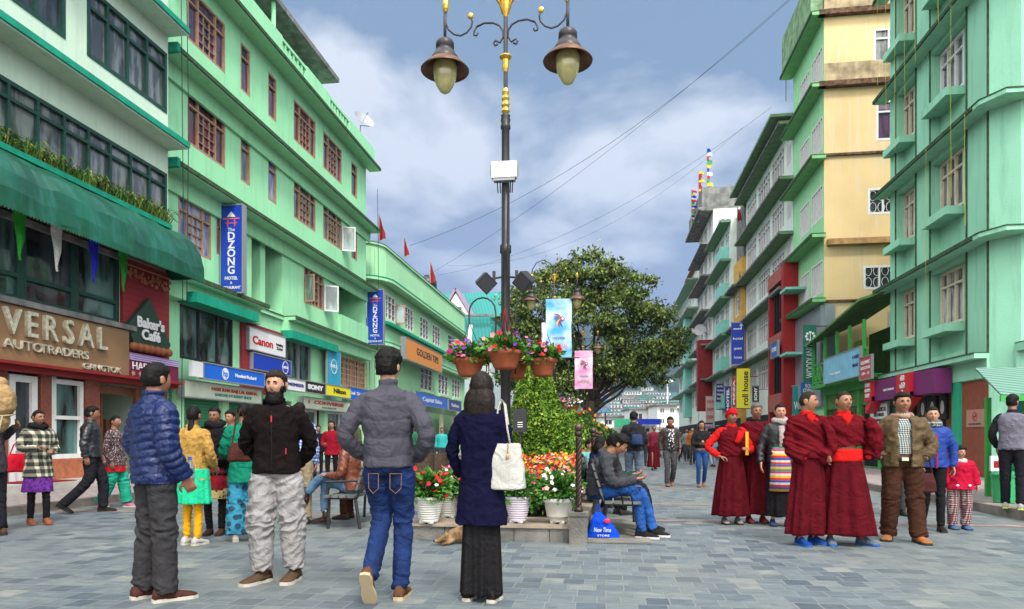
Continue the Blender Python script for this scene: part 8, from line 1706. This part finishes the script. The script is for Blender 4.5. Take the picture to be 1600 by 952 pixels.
p = Per('person in a pale teal top on the second bench near the flower bed', 0, 0, 60, 1.55, 1.0, 'tan', .016, pos=(PD(918, HOR, 12.2).x, PD(918, HOR, 12.2).y, 0),
        J=dict(pel=(0, .04, .53), che=(0, .02, .80), nek=(0, -.03, 1.04), head=(0, -.06, 1.19), hip=(.09, .02, .53), sh=(.18, -.02, .99), el=(.23, -.10, .72), wr=(.09, -.30, .68), knee=(.10, -.42, .54), ankle=(.10, -.44, .09)))
p.body().hair('short'); p.top(C('pale_teal', (.12, .35, .34)), 'shirt'); p.trousers(C('black_leggings', (.013, .012, .013))); p.shoes(rub, rub)
p = Per('standing man with a black backpack seen from behind', 0, 0, 165, 1.76, 1.05, 'brown', .013, pos=G(990, 772), J=dict(el=(.24, -.03, 1.13), wr=(.12, -.20, 1.05))); p.body(dict(R=((.2, -.9, .1), (0, 0, 1), .8), L=((-.2, -.9, .1), (0, 0, 1), .8))).hair('short'); p.top(C('dark_check', (.03, .03, .035)), 'jacket', bulk=1.08, collar=.03); p.trousers(C('faded_denim', (.10, .13, .18)), (.095, .075, .07)); p.shoes(brb, rub)
q = p.t.location+Vector((0.06, -.27, 1.03)); t = thing('backpack', 'black backpack with dark blue side pocket on the standing man', 'backpack', q, math.radians(-12)); mb = MB(); mb.rings([ering(0, 0, z, a, b, 24, 3) for z, a, b in ((0, .12, .08), (.03, .16, .11), (.25, .16, .12), (.40, .14, .09), (.48, .09, .05))]); me = vox_mesh(mb, .012, 1, lambda c: .008*noise.noise(c*10)); me.materials.append(C('black_nylon_pack', (.02, .02, .024), .6)); link('bag_body', me, t)
mb = MB(); mb.rings([ering(0.02, -.12, z, a, b, 20, 3) for z, a, b in ((.03, .10, .02), (.06, .12, .04), (.22, .11, .035), (.25, .09, .02))]); mb.build('front_pocket', C('navy_nylon', (.03, .05, .12), .6), t, True)
WK = dict(elR=(-.24, .04, 1.13), wrR=(-.23, .02, .90), elL=(.24, -.0, 1.13), wrL=(.22, -.12, .92), kneeR=(-.09, -.12, .52), ankleR=(-.09, -.10, .085), kneeL=(.09, -.02, .50), ankleL=(.09, .22, .12))
HD2 = dict(R=((0, -.2, -1), (1, 0, 0), .5), L=((0, -.3, -1), (-1, 0, 0), .5))
p = Per('man in a brown leather jacket over a black and white printed shirt, walking', 0, 0, 5, 1.72, 1.0, 'tan', .013, pos=G(1047, 760), hpch=10, J=WK, ft=(0, -20)); p.body(HD2).hair('short').face(); p.top(mat('worn_leather', (.035, .022, .018), .45, var=.3, bump=.4), 'leather_jacket', bulk=1.05); strip_open(p, pattern('printed_shirt', [(.55, .55, .55), (.02, .02, .02)], 'dots', 22, band=.38), 'shirt_front', -.075, .075, .93, 1.42, -.150, .012); p.scarf(C('maroon_scarf', (.09, .01, .02)), .03, .075); p.trousers(C('slate_trousers', (.06, .06, .065)), (.09, .07, .065), amp=.01); p.shoes(C('tan_leather', (.24, .10, .04), .5), rub)
p = Per('woman in a black jacket and blue jeans looking at her phone as she walks', 0, 0, 0, 1.62, 1.0, 'tan', .014, pos=G(1096, 761), J=dict(WK, elR=(-.22, -.03, 1.13), wrR=(-.06, -.2, 1.12), elL=(.22, -.03, 1.13), wrL=(.06, -.2, 1.10)), ft=(0, -20)); p.body(dict(R=((.5, -.6, .4), (0, 0, 1), .9), L=((-.5, -.6, .4), (0, 0, 1), .9))).hair('long', L=.32).face(); p.top(C('black_denim', (.018, .018, .02)), 'jacket', t0=-.02); p.trousers(mat('royal_denim', (.012, .05, .17), .8, var=.3), (.085, .06, .05)); p.shoes(C('tan_leather', (.24, .10, .04), .5), rub, L_=.24)
# monks
maroon = C('maroon_robe_cloth', (.105, .005, .009), .85, var=.18, bscale=60); maroon2 = C('maroon_skirt_cloth', (.082, .005, .009), .85, var=.2, bscale=60); redc = C('scarlet_shirt', (.55, .012, .01), .75); 
def shawl(p, m, t0=.02, bulk=1.18, amp=.022, label=None, sides='RL', slv=(.085, .085, .08), ang=1.0, t1=None, nm='robe_shawl', slt=1.0):
    o = Vector((p.seed*30, 1, 2))
    def fn(c):
        ac = c.z*.85+c.x*.55*ang; al = c.x*.85-c.z*.55*ang; n_ = noise.noise(Vector((ac*15, al*2.6, c.y*4))+o); m_ = noise.noise(Vector((ac*34, al*4, c.y*7))+o)
        return amp*.95*((1-abs(n_)*2.6)-.45)+amp*.30*m_
    mb = MB(); rs = []
    for t, hw, hd in ((t0, .185, .145), (t0+.15, .19, .15), (.4, .185, .145), (.6, .192, .145), (.78, .195, .138), (.9, .165, .112), (.975, .115, .09), (1.02, .085, .08)):
        if t < t0-1e-6 or (t > t0 and t-t0 < .1 and t != t0+.15): continue
        c = p.sp(t); rs.append(ering(c.x, c.y, c.z, hw*bulk, hd*bulk, 30))
    mb.rings(rs)
    for sd in sides:
        sg = 1 if sd == 'L' else -1; a, b, c = p.j['sh'+sd], p.j['el'+sd], p.j['wr'+sd]; P, R = crom([a+Vector((-.05*sg, 0, 0)), a, b, b.lerp(c, slt)], [.07, slv[0], slv[1], slv[2]], 5); mb.tube(P, R, 16)
    me = vox_mesh(mb, min(p.vox, .010), 2, fn); me.materials.append(m); return link(nm, me, p.t)
def monk_skirt(p, seed=1, w1=.27, lean=(0, 0), z1=.12): return p.skirt(maroon2, 1.05, z1, .152, w1, 'robe_skirt', 6, .032, d0=.135, d1=w1*.72, seed=seed, lean=lean)
p = Per('younger monk with face turned right, wrapped in a pleated maroon robe', 0, 0, 12, 1.72, 1.0, 'tan', .009, pos=G(1262, 851), hy=52, J=dict(elR=(-.21, -.02, 1.10), wrR=(-.10, -.16, .98), elL=(.21, -.04, 1.10), wrL=(.08, -.17, .98), ankleR=(-.11, -.05, .085), ankleL=(.10, .05, .085)), toes=(10, 30))
p.body().hair('shaved', HS).face(); p.top(redc, 'shirt', t0=.2, collar=.03, bulk=.90, sleeve=(.05, .042, .036)); strip_open(p, redc, 'shirt_front', -.07, .03, 1.34, 1.46, -.120, .02, vee=.15); shawl(p, maroon, .05, 1.10, .022, slv=(.068, .076, .082)); monk_skirt(p, 3, .225, lean=(-.02, 0)); p.shoes(C('blue_sandal', (.01, .05, .22), .5), mat('blue_sole', (.02, .10, .32), .6), L_=.24)
p.chainpart([(.10, -.16, 1.40), (.17, -.17, 1.28), (.20, -.17, 1.12), (.19, -.15, .98)], [.035, .055, .06, .03], maroon, 'robe_end', .5, amp=.008)
p = Per('monk looking ahead with a maroon shawl over a scarlet shirt and waist band', 0, 0, -2, 1.72, 1.06, 'tan', .009, pos=G(1318, 851), hy=16, J=dict(elR=(-.25, 0, 1.13), wrR=(-.20, -.14, 1.0), elL=(.25, 0, 1.13), wrL=(.22, -.08, .98), ankleR=(-.14, -.02, .085), ankleL=(.20, .02, .085)), toes=(-5, 35))
p.body(dict(R=((-.2, -.8, -.2), (1, 0, 0), .6))).hair('shaved', HS).face(); p.top(redc, 'shirt', t0=.2, collar=.03, bulk=.90, sleeve=(.05, .042, .036)); strip_open(p, redc, 'shirt_front', -.055, .06, 1.32, 1.46, -.122, .02, vee=.15)
mb = MB(); mb.rings([ering(0, -.005, z, a*1.06, b*1.06, 40) for z, a, b in ((.94, .172, .130), (.96, .178, .136), (1.0, .176, .134), (1.05, .172, .132), (1.08, .168, .128))]); mb.build('waist_band', redc, p.t, True)
shawl(p, maroon, .30, 1.06, .018, slv=(.068, .070, .070), slt=.95); monk_skirt(p, 7, .30, lean=(.03, 0)); p.shoes(C('slate_slipper', (.10, .13, .17), .6), mat('blue_sole', (.03, .16, .45), .6), L_=.26)
mb = MB(); q0 = [(.21, -.08, 1.42), (.27, -.09, 1.3), (.29, -.08, 1.15), (.285, -.06, 1.0)]; p.chainpart(q0, [.05, .07, .075, .06], maroon, 'hanging_robe_end', .9, amp=.014)
# red patch at the neck
for nm_ in ():
    pass
p = Per('nun in a red knit cap and red sweater with hands at her waist', 0, 0, 8, 1.60, 1.0, 'brown', .010, pos=G(1143, 819), hy=10, J=dict(elR=(-.34, .03, 1.17), wrR=(-.22, -.12, 1.02), elL=(.28, -.0, 1.13), wrL=(.16, -.17, 1.12)))
p.body(dict(R=((.8, -.5, -.2), (0, 0, -1), .8), L=((-.4, -.7, .3), (0, 0, -1), .9))).face(); p.beanie(C('red_knit', (.42, .008, .012), .95, bump=.6)); rs_ = C('red_sweater', (.58, .014, .012), .9, bump=.5); p.top(rs_, 'sweater', t0=-.02, collar=.03, bulk=1.02, amp=.007); shawl(p, maroon, .14, 1.04, .014, sides='', nm='maroon_vest'); monk_skirt(p, 11, .255, z1=.13); p.shoes(C('grey_shoe', (.25, .22, .2), .6), rub, L_=.24)
p.chainpart([(.10, -.14, 1.40), (.07, -.16, 1.3), (.02, -.15, 1.22)], [.05, .05, .03], rs_, 'sweater_yoke', .6)
mb = MB(); mb.box(-.02, .02, -.004, .004, -.16, .16); o = mb.build('prayer_wrapper', mat('saffron_cloth', (.72, .34, .02), .6), None, loc=p.t.location+Vector((.17, -.20, 1.13))); tag(o, 'upright saffron yellow wrapped strip held by the nun in the red cap', 'wrapped book')
p = Per('elderly monk in glasses and a maroon robe behind the nun', 0, 0, 6, 1.68, 1.0, 'brown', .012, pos=G(1182, 817), hy=-4, J=dict(elL=(.24, 0, 1.12), wrL=(.20, -.1, .92))); p.body(dict(R=((0, -.2, -1), (1, 0, 0), .5), L=((0, -.3, -1), (-1, 0, 0), .5))).hair('short', mat('grey_hair', (.10, .09, .08), .8, var=.3)).face(); p.top(C('dark_vest', (.02, .012, .014)), 'undershirt', t0=0.1, collar=.03); shawl(p, maroon, .08, 1.10, .016); monk_skirt(p, 13, .22, z1=.13); p.shoes(C('dark_red_shoe', (.2, .02, .03), .6), rub)
mb = MB()
for sg in (-1, 1):
    c = hp(Vector((sg*.36, -.93, .04)).normalized(), .010); mb.tube([p.H_((c.x+.024*math.cos(a), c.y, c.z+.019*math.sin(a))) for a in [k*math.pi/8 for k in range(17)]], .0022, 5, cap=False); mb.tube([p.H_((c.x+sg*.024, c.y, c.z)), p.H_((sg*.078, .02, .01))], .0018, 4)
mb.tube([p.H_((-.012, -.105, .006)), p.H_((.012, -.105, .006))], .002, 4); mb.build('glasses', mat('gold_wire', (.4, .28, .1), .3, .8), p.t)
p = Per('woman in a black coat and rainbow striped apron beside the monks', 0, 0, -6, 1.66, .98, 'light', .010, pos=G(1219, 822), hy=4, J=dict(elR=(-.26, .02, 1.13), wrR=(-.27, -.06, .90)))
p.body(dict(R=((0, -.3, -1), (1, 0, 0), .5))).hair('bun').face(lip=mat('red_lips', (.5, .04, .04), .4)); p.top(mat('black_quilt', (.016, .016, .018), .5, var=.2), 'coat', t0=-.10, bulk=1.05, amp=.012, q=(.09, .005)); p.scarf(C('grey_scarf', (.36, .30, .28)), .045, .075); p.chainpart([(0, -.12, 1.42), (.01, -.15, 1.28), (.0, -.15, 1.12)], [.04, .045, .03], C('grey_scarf', (.36, .30, .28)), 'scarf_end', .5)
blkd = C('black_dress', (.014, .012, .014)); p.skirt(blkd, 1.0, .14, .16, .20, 'dress', 7, .016)
mb = MB(); n_ = 16
ap = pattern('rainbow_apron', [(.02, .06, .30), (.50, .02, .02), (.60, .35, .02), (.55, .50, .40), (.45, .02, .10), (.02, .22, .12), (.6, .3, .02), (.03, .1, .35), (.5, .03, .03), (.55, .5, .4)], 'stripe', 3.2)
mb.rings([[((.150+.03*t)*math.sin(-1.1+2.2*k/n_), -(.150+.035*t)*math.cos(-1.1+2.2*k/n_)-.006*math.sin(k*1.9), 1.12-.62*t) for k in range(n_+1)]+[((.142+.03*t)*math.sin(1.1-2.2*k/n_), -(.142+.035*t)*math.cos(1.1-2.2*k/n_), 1.12-.62*t) for k in range(n_+1)] for t in (0, .25, .5, .75, 1)]); mb.build('striped_apron', ap, p.t, True)
p.shoes(C('navy_slipper', (.03, .05, .16), .6), rub, L_=.25)
# brown jacket man, blue jacket woman, child
p = Per('stocky man in an olive brown jacket over a checked shirt, hands in pockets', 0, 0, -12, 1.72, 1.14, 'tan', .009, pos=G(1410, 845), hy=6, J=dict(elR=(-.265, .05, 1.12), wrR=(-.19, -.08, .97), elL=(.265, .05, 1.12), wrL=(.19, -.08, .97), kneeR=(-.11, -.05, .5), ankleR=(-.13, .02, .085), kneeL=(.11, -.02, .5), ankleL=(.13, -.10, .085)), toes=(-15, 15))
p.body().hair('short').face(brow=1.2); oj = mat('olive_brown_cloth', (.095, .062, .028), .6, var=.3, vscale=8, bump=.5, bscale=40); p.top(pattern('small_check', [(.02, .03, .03), (.22, .26, .25), (.60, .62, .58)], 'plaid', 46), 'shirt', t0=-.02, bulk=1.0, amp=.004, belly=.15, collar=.02, sleeve=(.05, .04, .034))
# open jacket: two fronts and back as one garment with a gap
def open_jacket(p, m, nm='jacket', t0=-.16, gap=.062, bulk=1.12, belly=.15, slv=(.072, .066, .056), amp=.010, q=None):
    mb = MB(); prof = [(t0, .178, .13), (0, .176, .13), (.15, .17, .128), (.35, .165, .126), (.58, .182, .132), (.78, .192, .128), (.90, .168, .108), (.97, .115, .088), (1.02, .085, .08)]
    rs = []
    for t, hw, hd in prof:
        c = p.sp(t); bl = 1+belly*math.exp(-((t-.25)/.25)**2); o_ = []; i_ = []; g_ = gap*(1 if t < .9 else .8)
        a0 = math.asin(min(.9, g_/(hw*bulk)))
        for k in range(33):
            a = -math.pi/2+a0+(2*math.pi-2*a0)*k/32
            for lst, th in ((o_, 0), (i_, .030)): lst.append((c.x+(hw*bulk-th)*math.cos(a), c.y+(hd*bulk*bl-th)*math.sin(a)-.01, c.z))
        rs.append(o_+i_[::-1])
    mb.rings(rs)
    for sd in 'RL':
        a, b, c = p.j['sh'+sd], p.j['el'+sd], p.j['wr'+sd]; sg = 1 if sd == 'L' else -1; P, R = crom([a+Vector((-.03*sg, 0, 0)), a, b, c], [.06, slv[0], slv[1], slv[2]], 5); mb.tube(P, R, 16)
    me = vox_mesh(mb, p.vox, 2, p.wr(amp, 7, q)); me.materials.append(m); return link(nm, me, p.t)
open_jacket(p, oj); p.scarf(mat('tan_collar', (.30, .17, .11), .8), .026, .088, 'collar', -.03); p.trousers(C('brown_cord', (.050, .021, .012)), (.102, .086, .080), amp=.012, hw=.165, top=.06, hemdrop=.02); p.shoes(C('tan_leather2', (.30, .12, .045), .55), rub, L_=.29, w_=1.15)
mb = MB(); c = p.sp(.02); mb.rings([ering(c.x, c.y, z, .176, .137, 28) for z in (c.z-.018, c.z+.018)]); mb.build('belt', rub, p.t); mb = MB(); mb.box(-.03, .03, -.155, -.146, c.z-.02, c.z+.02); mb.build('buckle', M['chrome'], p.t)
p = Per('woman in a blue jacket with a red zip and patterned scarf', 0, 0, -8, 1.60, 1.02, 'light', .010, pos=G(1457, 829), hy=-10, J=dict(elL=(.25, .0, 1.13), wrL=(.24, -.03, .90), elR=(-.24, .0, 1.13), wrR=(-.2, -.1, .95), kneeR=(-.08, .0, .5), ankleR=(-.11, .08, .10), kneeL=(.08, -.06, .5), ankleL=(.07, -.10, .085)), toes=(-20, 0))
p.body(dict(L=((.1, -.2, -1), (-1, 0, 0), .6), R=((.2, -.5, -.8), (1, 0, 0), .6))).hair('bun').face(lip=mat('red_lips', (.5, .04, .04), .4)); p.top(mat('blue_nylon', (.015, .045, .24), .55, var=.15, bump=.2), 'jacket', t0=-.13, bulk=1.06, amp=.010, q=(.10, .006)); p.scarf(pattern('grey_scarf_check', [(.03, .03, .03), (.12, .16, .16), (.35, .38, .36)], 'plaid', 24), .045, .08)
mb = MB(); mb.tube([(0.01, -.148, 1.34), (.01, -.158, 1.15), (.01, -.150, .88)], .010, 6, flat=.4); mb.build('zip', C('red_zip', (.42, .012, .04)), p.t); p.trousers(C('black_leggings', (.013, .012, .013)), (.085, .060, .048)); p.shoes(C('black_leather', (.02, .015, .012), .35), rub, L_=.24)
q = PD(1446, 770, 8.6); shoulder_bag('maroon brown handbag carried between the stocky man and the woman in blue', q, 20, C('maroon_leather_bag', (.06, .018, .015), .45), .15, .24, .28)
p = Per('small child in a crimson coat and checked trousers holding hands', 0, 0, -4, 1.12, 1.22, 'light', .013, pos=G(1499, 827), hy=12, J=dict(sh=(.15, .01, 1.32), nek=(0, .01, 1.36), head=(0, -.02, 1.55), elR=(-.24, -.0, 1.10), wrR=(-.26, -.08, .92), elL=(.22, .0, 1.10), wrL=(.24, -.05, .90)))
p.body(dict(R=((0, -.3, -1), (1, 0, 0), .5), L=((0, -.3, -1), (-1, 0, 0), .5))).hair('thick').face(); p.top(C('crimson_coat', (.42, .008, .035), .75), 'coat', t0=-.26, bulk=1.1, flare=.04, amp=.008, sleeve=(.075, .07, .06)); p.scarf(C('cream_fur', (.55, .48, .45), .98), .035, .085, 'fur_collar'); p.trousers(pattern('maroon_check', [(.09, .015, .025), (.20, .10, .10), (.5, .42, .4)], 'plaid', 22), (.09, .085, .075)); p.shoes(C('blue_shoe', (.05, .12, .28)), rub, L_=.27, w_=1.2)
mb = MB()
for sg in (-1, 1): mb.ball((sg*.09, -.17, .90), (.022, .008, .022))
mb.build('coat_button', M['wsign'], p.t)
p = Per('man in a grey and black knit vest standing at the stall', 0, 0, 150, 1.70, 1.0, 'brown', .012, pos=(G(1582, 796, .14).x, G(1582, 796, .14).y, .14), J=dict(elR=(-.25, 0, 1.13), wrR=(-.16, -.18, .98), elL=(.25, 0, 1.13), wrL=(.2, -.15, .95), kneeL=(.09, -.05, .5), ankleL=(.09, -.15, .085)), hy=-20)
p.body(dict(R=((0, -.6, -.6), (1, 0, 0), .6), L=((0, -.3, -1), (-1, 0, 0), .5))).hair('short'); p.top(C('black_sleeves', (.02, .02, .024)), 'shirt', bulk=.98, collar=.03); p.top(C('slate_knit', (.16, .15, .19), .95), 'knit_vest', t0=-.1, bulk=1.06, sleeves=False, neck=False); p.trousers(C('black_wool_trousers', (.016, .016, .02)), (.092, .072, .062)); p.shoes(C('grey_trainer', (.35, .35, .34)), mat('lime_sole', (.5, .6, .1), .6), L_=.29)
mb = MB(); mb.box(-.12, .12, -.02, .02, 0, .24); o = mb.build('paper_bag', M['wsign'], None, loc=PD(1560, 736, 11.0)); tag(o, 'white paper bag with red print held by the man at the stall', 'bag'); mb = MB(); mb.box(-.08, .0, -.024, -.02, .05, .16); mb.build('print', M['redp'], o)
p = Per('person in grey trousers mostly hidden behind the stocky man', 0, 0, 10, 1.6, 1.0, 'tan', .016, pos=G(1402, 806)); p.body().hair('short'); p.top(C('dark_grey_shirt', (.05, .045, .05)), 'shirt'); p.trousers(C('slate_trousers', (.06, .06, .065))); p.shoes(rub, rub)
# ================ blue shopping bag
t = thing('shopping_bag', 'bright blue cloth bag with white lettering leaning by the bench', 'bag', G(942, 842), math.radians(4)); bb = C('blue_cloth_bag', (.006, .06, .55), .6)
mb = MB(); mb.rings([ering(dx, 0, z, a, b, 28, 3) for z, a, b, dx in ((.0, .19, .06, .0), (.02, .20, .075, .0), (.12, .165, .06, .0), (.24, .09, .035, -.04), (.32, .035, .014, -.06))]); me = vox_mesh(mb, .008, 1, lambda c: .012*noise.noise(c*11)); me.materials.append(bb); link('bag_body', me, t)
mb = MB(); mb.tube([(-.09, 0, .3), (-.07, .0, .40), (-.04, .02, .42), (-.03, .0, .3)], .008, 5); mb.build('strap', bb, t)
text('New Time', .075, None, Wt, t, (-.01, -.088, .115), frot(SY(0)), depth=.003, width=.20, shear=.2); text('STORE', .03, None, Wt, t, (.0, -.092, .05), frot(SY(0)), depth=.003, width=.14)
mb = MB(); mb.ball((.045, -.07, .22), (.04, .012, .03), 10, 6); mb.build('heart_print', mat('heart_red', (.6, .01, .08), .5), t)
# dog
t = thing('dog', 'tan and black dog curled up against the planter kerb', 'dog', G(722, 849), math.radians(15)); mb = MB()
P, R = crom([(.30, .05, .10), (.15, .0, .12), (0, .0, .11), (-.14, -.03, .09)], [.07, .12, .11, .07], 5); mb.tube(P, R, 14, flat=.85)
mb.tube([(-.12, -.04, .09), (-.20, -.08, .06), (-.27, -.10, .045), (-.31, -.11, .04)], [.05, .055, .03, .02], 10)
for sx, dy in ((-.20, .0), (-.19, -.1)): mb.tube([(sx, dy-.02, .09), (sx+.02, dy-.01, .13), (sx+.01, dy, .14)], [.022, .016, .006], 6)
mb.tube([(-.10, -.06, .06), (-.16, -.15, .03), (-.24, -.17, .02)], [.035, .022, .018], 8); mb.tube([(.26, -.03, .08), (.18, -.14, .05), (.08, -.16, .03), (.0, -.17, .02)], [.06, .04, .024, .02], 8); mb.tube([(.34, .05, .09), (.40, -.03, .05), (.34, -.13, .03), (.24, -.17, .03)], [.03, .028, .024, .01], 8)
me = vox_mesh(mb, .009, 1, lambda c: .004*noise.noise(c*40)); me.materials.append(mat('dog_fur', (.30, .18, .09), .9, var=.85, vscale=6, bump=.7, bscale=120)); link('body', me, t)
mb = MB(); mb.ball((-.32, -.112, .045), .011); mb.build('nose', rub, t)
# cafe chairs on the left behind
def wicker(px, d, rz, lab):
    c = PD(px, HOR, d); t = thing('wicker_chair', lab, 'chair', (c.x, c.y, 0), math.radians(rz), 'wicker chairs left of the planter'); wk = mat('wicker', (.09, .06, .04), .8, var=.5, vscale=40, bump=.6)
    mb = MB(); mb.box(-.23, .23, -.22, .22, .40, .44); mb.build('seat', wk, t); mb = MB(); rs = [[(.25*math.cos(a), .25*math.sin(a), z) for a in [k*math.pi/10 for k in range(11)]]+[(.22*math.cos(a), .22*math.sin(a), z) for a in [k*math.pi/10 for k in range(10, -1, -1)]] for z in (.44, .66, .88)]; mb.rings(rs); mb.build('backrest', wk, t)
    for sx in (-.2, .2):
        for sy in (-.2, .2): mb = MB(); mb.tube([(sx, sy, 0), (sx, sy, .42)], .016, 6); mb.build('leg', M['iron'], t)
wicker(662, 13.5, 30, 'wicker chair nearer the man in the grey quilted jacket'); wicker(686, 14.2, -20, 'wicker chair nearer the woman in navy')
# ================ background crowd
crowd = [
 (1005, 728, 185, 1.7, 'grey blue', (.10, .14, .2), (.03, .03, .04), 'short', '', 0), (1014, 709, 0, 1.6, 'peach', (.55, .3, .2), (.03, .03, .04), 'bun', '', 0), (1040, 716, 180, 1.72, 'dark brown', (.05, .03, .02), (.03, .03, .04), 'short', '', 0), (1059, 722, 0, 1.55, 'leaf green', (.08, .25, .04), (.03, .03, .04), 'long', '', 0), (1100, 713, 180, 1.7, 'off white', (.45, .44, .42), (.03, .03, .04), 'short', '', 0), (1073, 721, 0, 1.7, 'steel grey', (.16, .17, .18), (.03, .03, .04), 'short', '', 0), (1128, 711, 180, 1.6, 'magenta', (.4, .02, .2), (.03, .03, .04), 'long', '', 0), (1082, 726, 0, 1.7, 'burnt orange', (.35, .10, .02), (.05, .04, .04), 'bun', '', 0), (994, 705, 0, 1.65, 'black and grey', (.03, .03, .03), (.1, .1, .1), 'short', '', 0), (676, 730, 0, 1.6, 'deep red', (.3, .01, .015), (.03, .03, .04), 'bun', '', 0), (652, 732, 180, 1.7, 'tan', (.3, .2, .1), (.03, .03, .04), 'short', '', 0),
 (1022, 735, 10, 1.68, 'maroon', (.13, .01, .02), (.10, .008, .015), 'shaved', 'monk in maroon standing behind the man in the leather jacket', 1),
 (1012, 722, 170, 1.7, 'royal blue', (.03, .06, .3), (.03, .03, .035), 'short', '', 0), (1063, 715, 5, 1.65, 'dark grey', (.05, .05, .055), (.02, .02, .03), 'short', '', 0),
 (1070, 712, 180, 1.6, 'rust red', (.32, .06, .03), (.03, .03, .05), 'long', '', 0), (1078, 716, 0, 1.7, 'black', (.015, .015, .017), (.10, .02, .03), 'short', '', 0),
 (1086, 712, 10, 1.62, 'lilac', (.35, .25, .42), (.03, .03, .04), 'bun', '', 0), (1108, 722, 175, 1.7, 'navy', (.02, .03, .09), (.04, .04, .05), 'short', '', 0),
 (1120, 718, 0, 1.6, 'cream', (.5, .45, .35), (.05, .04, .04), 'long', '', 0), (1114, 730, 185, 1.62, 'sky blue', (.2, .4, .55), (.25, .3, .4), 'bob', '', 0),
 (1165, 728, 180, 1.7, 'brown', (.10, .05, .025), (.02, .02, .03), 'short', '', 0), (1055, 708, 0, 1.6, 'white', (.6, .6, .58), (.03, .03, .04), 'long', '', 0),
 (1000, 712, 5, 1.65, 'bright red', (.45, .02, .02), (.03, .03, .04), 'short', '', 0), (982, 716, 180, 1.7, 'teal', (.02, .22, .2), (.05, .05, .06), 'short', '', 0),
 (1035, 706, 180, 1.6, 'yellow', (.55, .4, .05), (.03, .03, .04), 'bun', '', 0), (1092, 707, 0, 1.6, 'pink', (.5, .15, .25), (.03, .03, .04), 'long', '', 0),
 (645, 742, 160, 1.65, 'dark green', (.02, .12, .06), (.03, .03, .04), 'short', '', 0), (690, 735, 20, 1.6, 'turquoise', (.03, .35, .33), (.03, .03, .04), 'bun', '', 0),
 (706, 728, 180, 1.7, 'charcoal', (.035, .035, .04), (.03, .03, .04), 'short', '', 0), (640, 722, 0, 1.6, 'orange', (.5, .18, .03), (.03, .03, .04), 'long', '', 0),
 (660, 724, 180, 1.7, 'pale grey', (.35, .35, .36), (.03, .03, .04), 'short', '', 0), (968, 705, 0, 1.65, 'mustard', (.4, .25, .04), (.05, .03, .03), 'short', '', 0),
 (1046, 703, 10, 1.7, 'purple', (.15, .04, .25), (.02, .02, .03), 'bun', '', 0), (1030, 714, 185, 1.6, 'wine red', (.18, .01, .04), (.03, .03, .04), 'long', '', 0)]
for i, (px, py, hdg, H_, cn, c1, c2, hs_, lab, mk) in enumerate(crowd):
    lab = lab or ('small figure in a %s top far down the %s of the street' % (cn, 'right side' if px > 930 else 'left side'))
    p = Per(lab, 0, 0, hdg, H_, 1.0, ['tan', 'light', 'brown'][i % 3], .026, pos=G(px, py), J=WK if i % 2 else {}, group='passers-by in the distance')
    p.body().hair(hs_ if hs_ != 'shaved' else 'shaved', HS if hs_ == 'shaved' else None); p.top(mat('crowd_'+cn.replace(' ', '_'), c1, .8), 'jacket', bulk=1.02, t0=-.12)
    if mk: monk_skirt(p, 5, .24)
    else: p.trousers(mat('crowd_trousers_%d' % i, c2, .8))
    p.shoes(rub, rub)
print('people done')
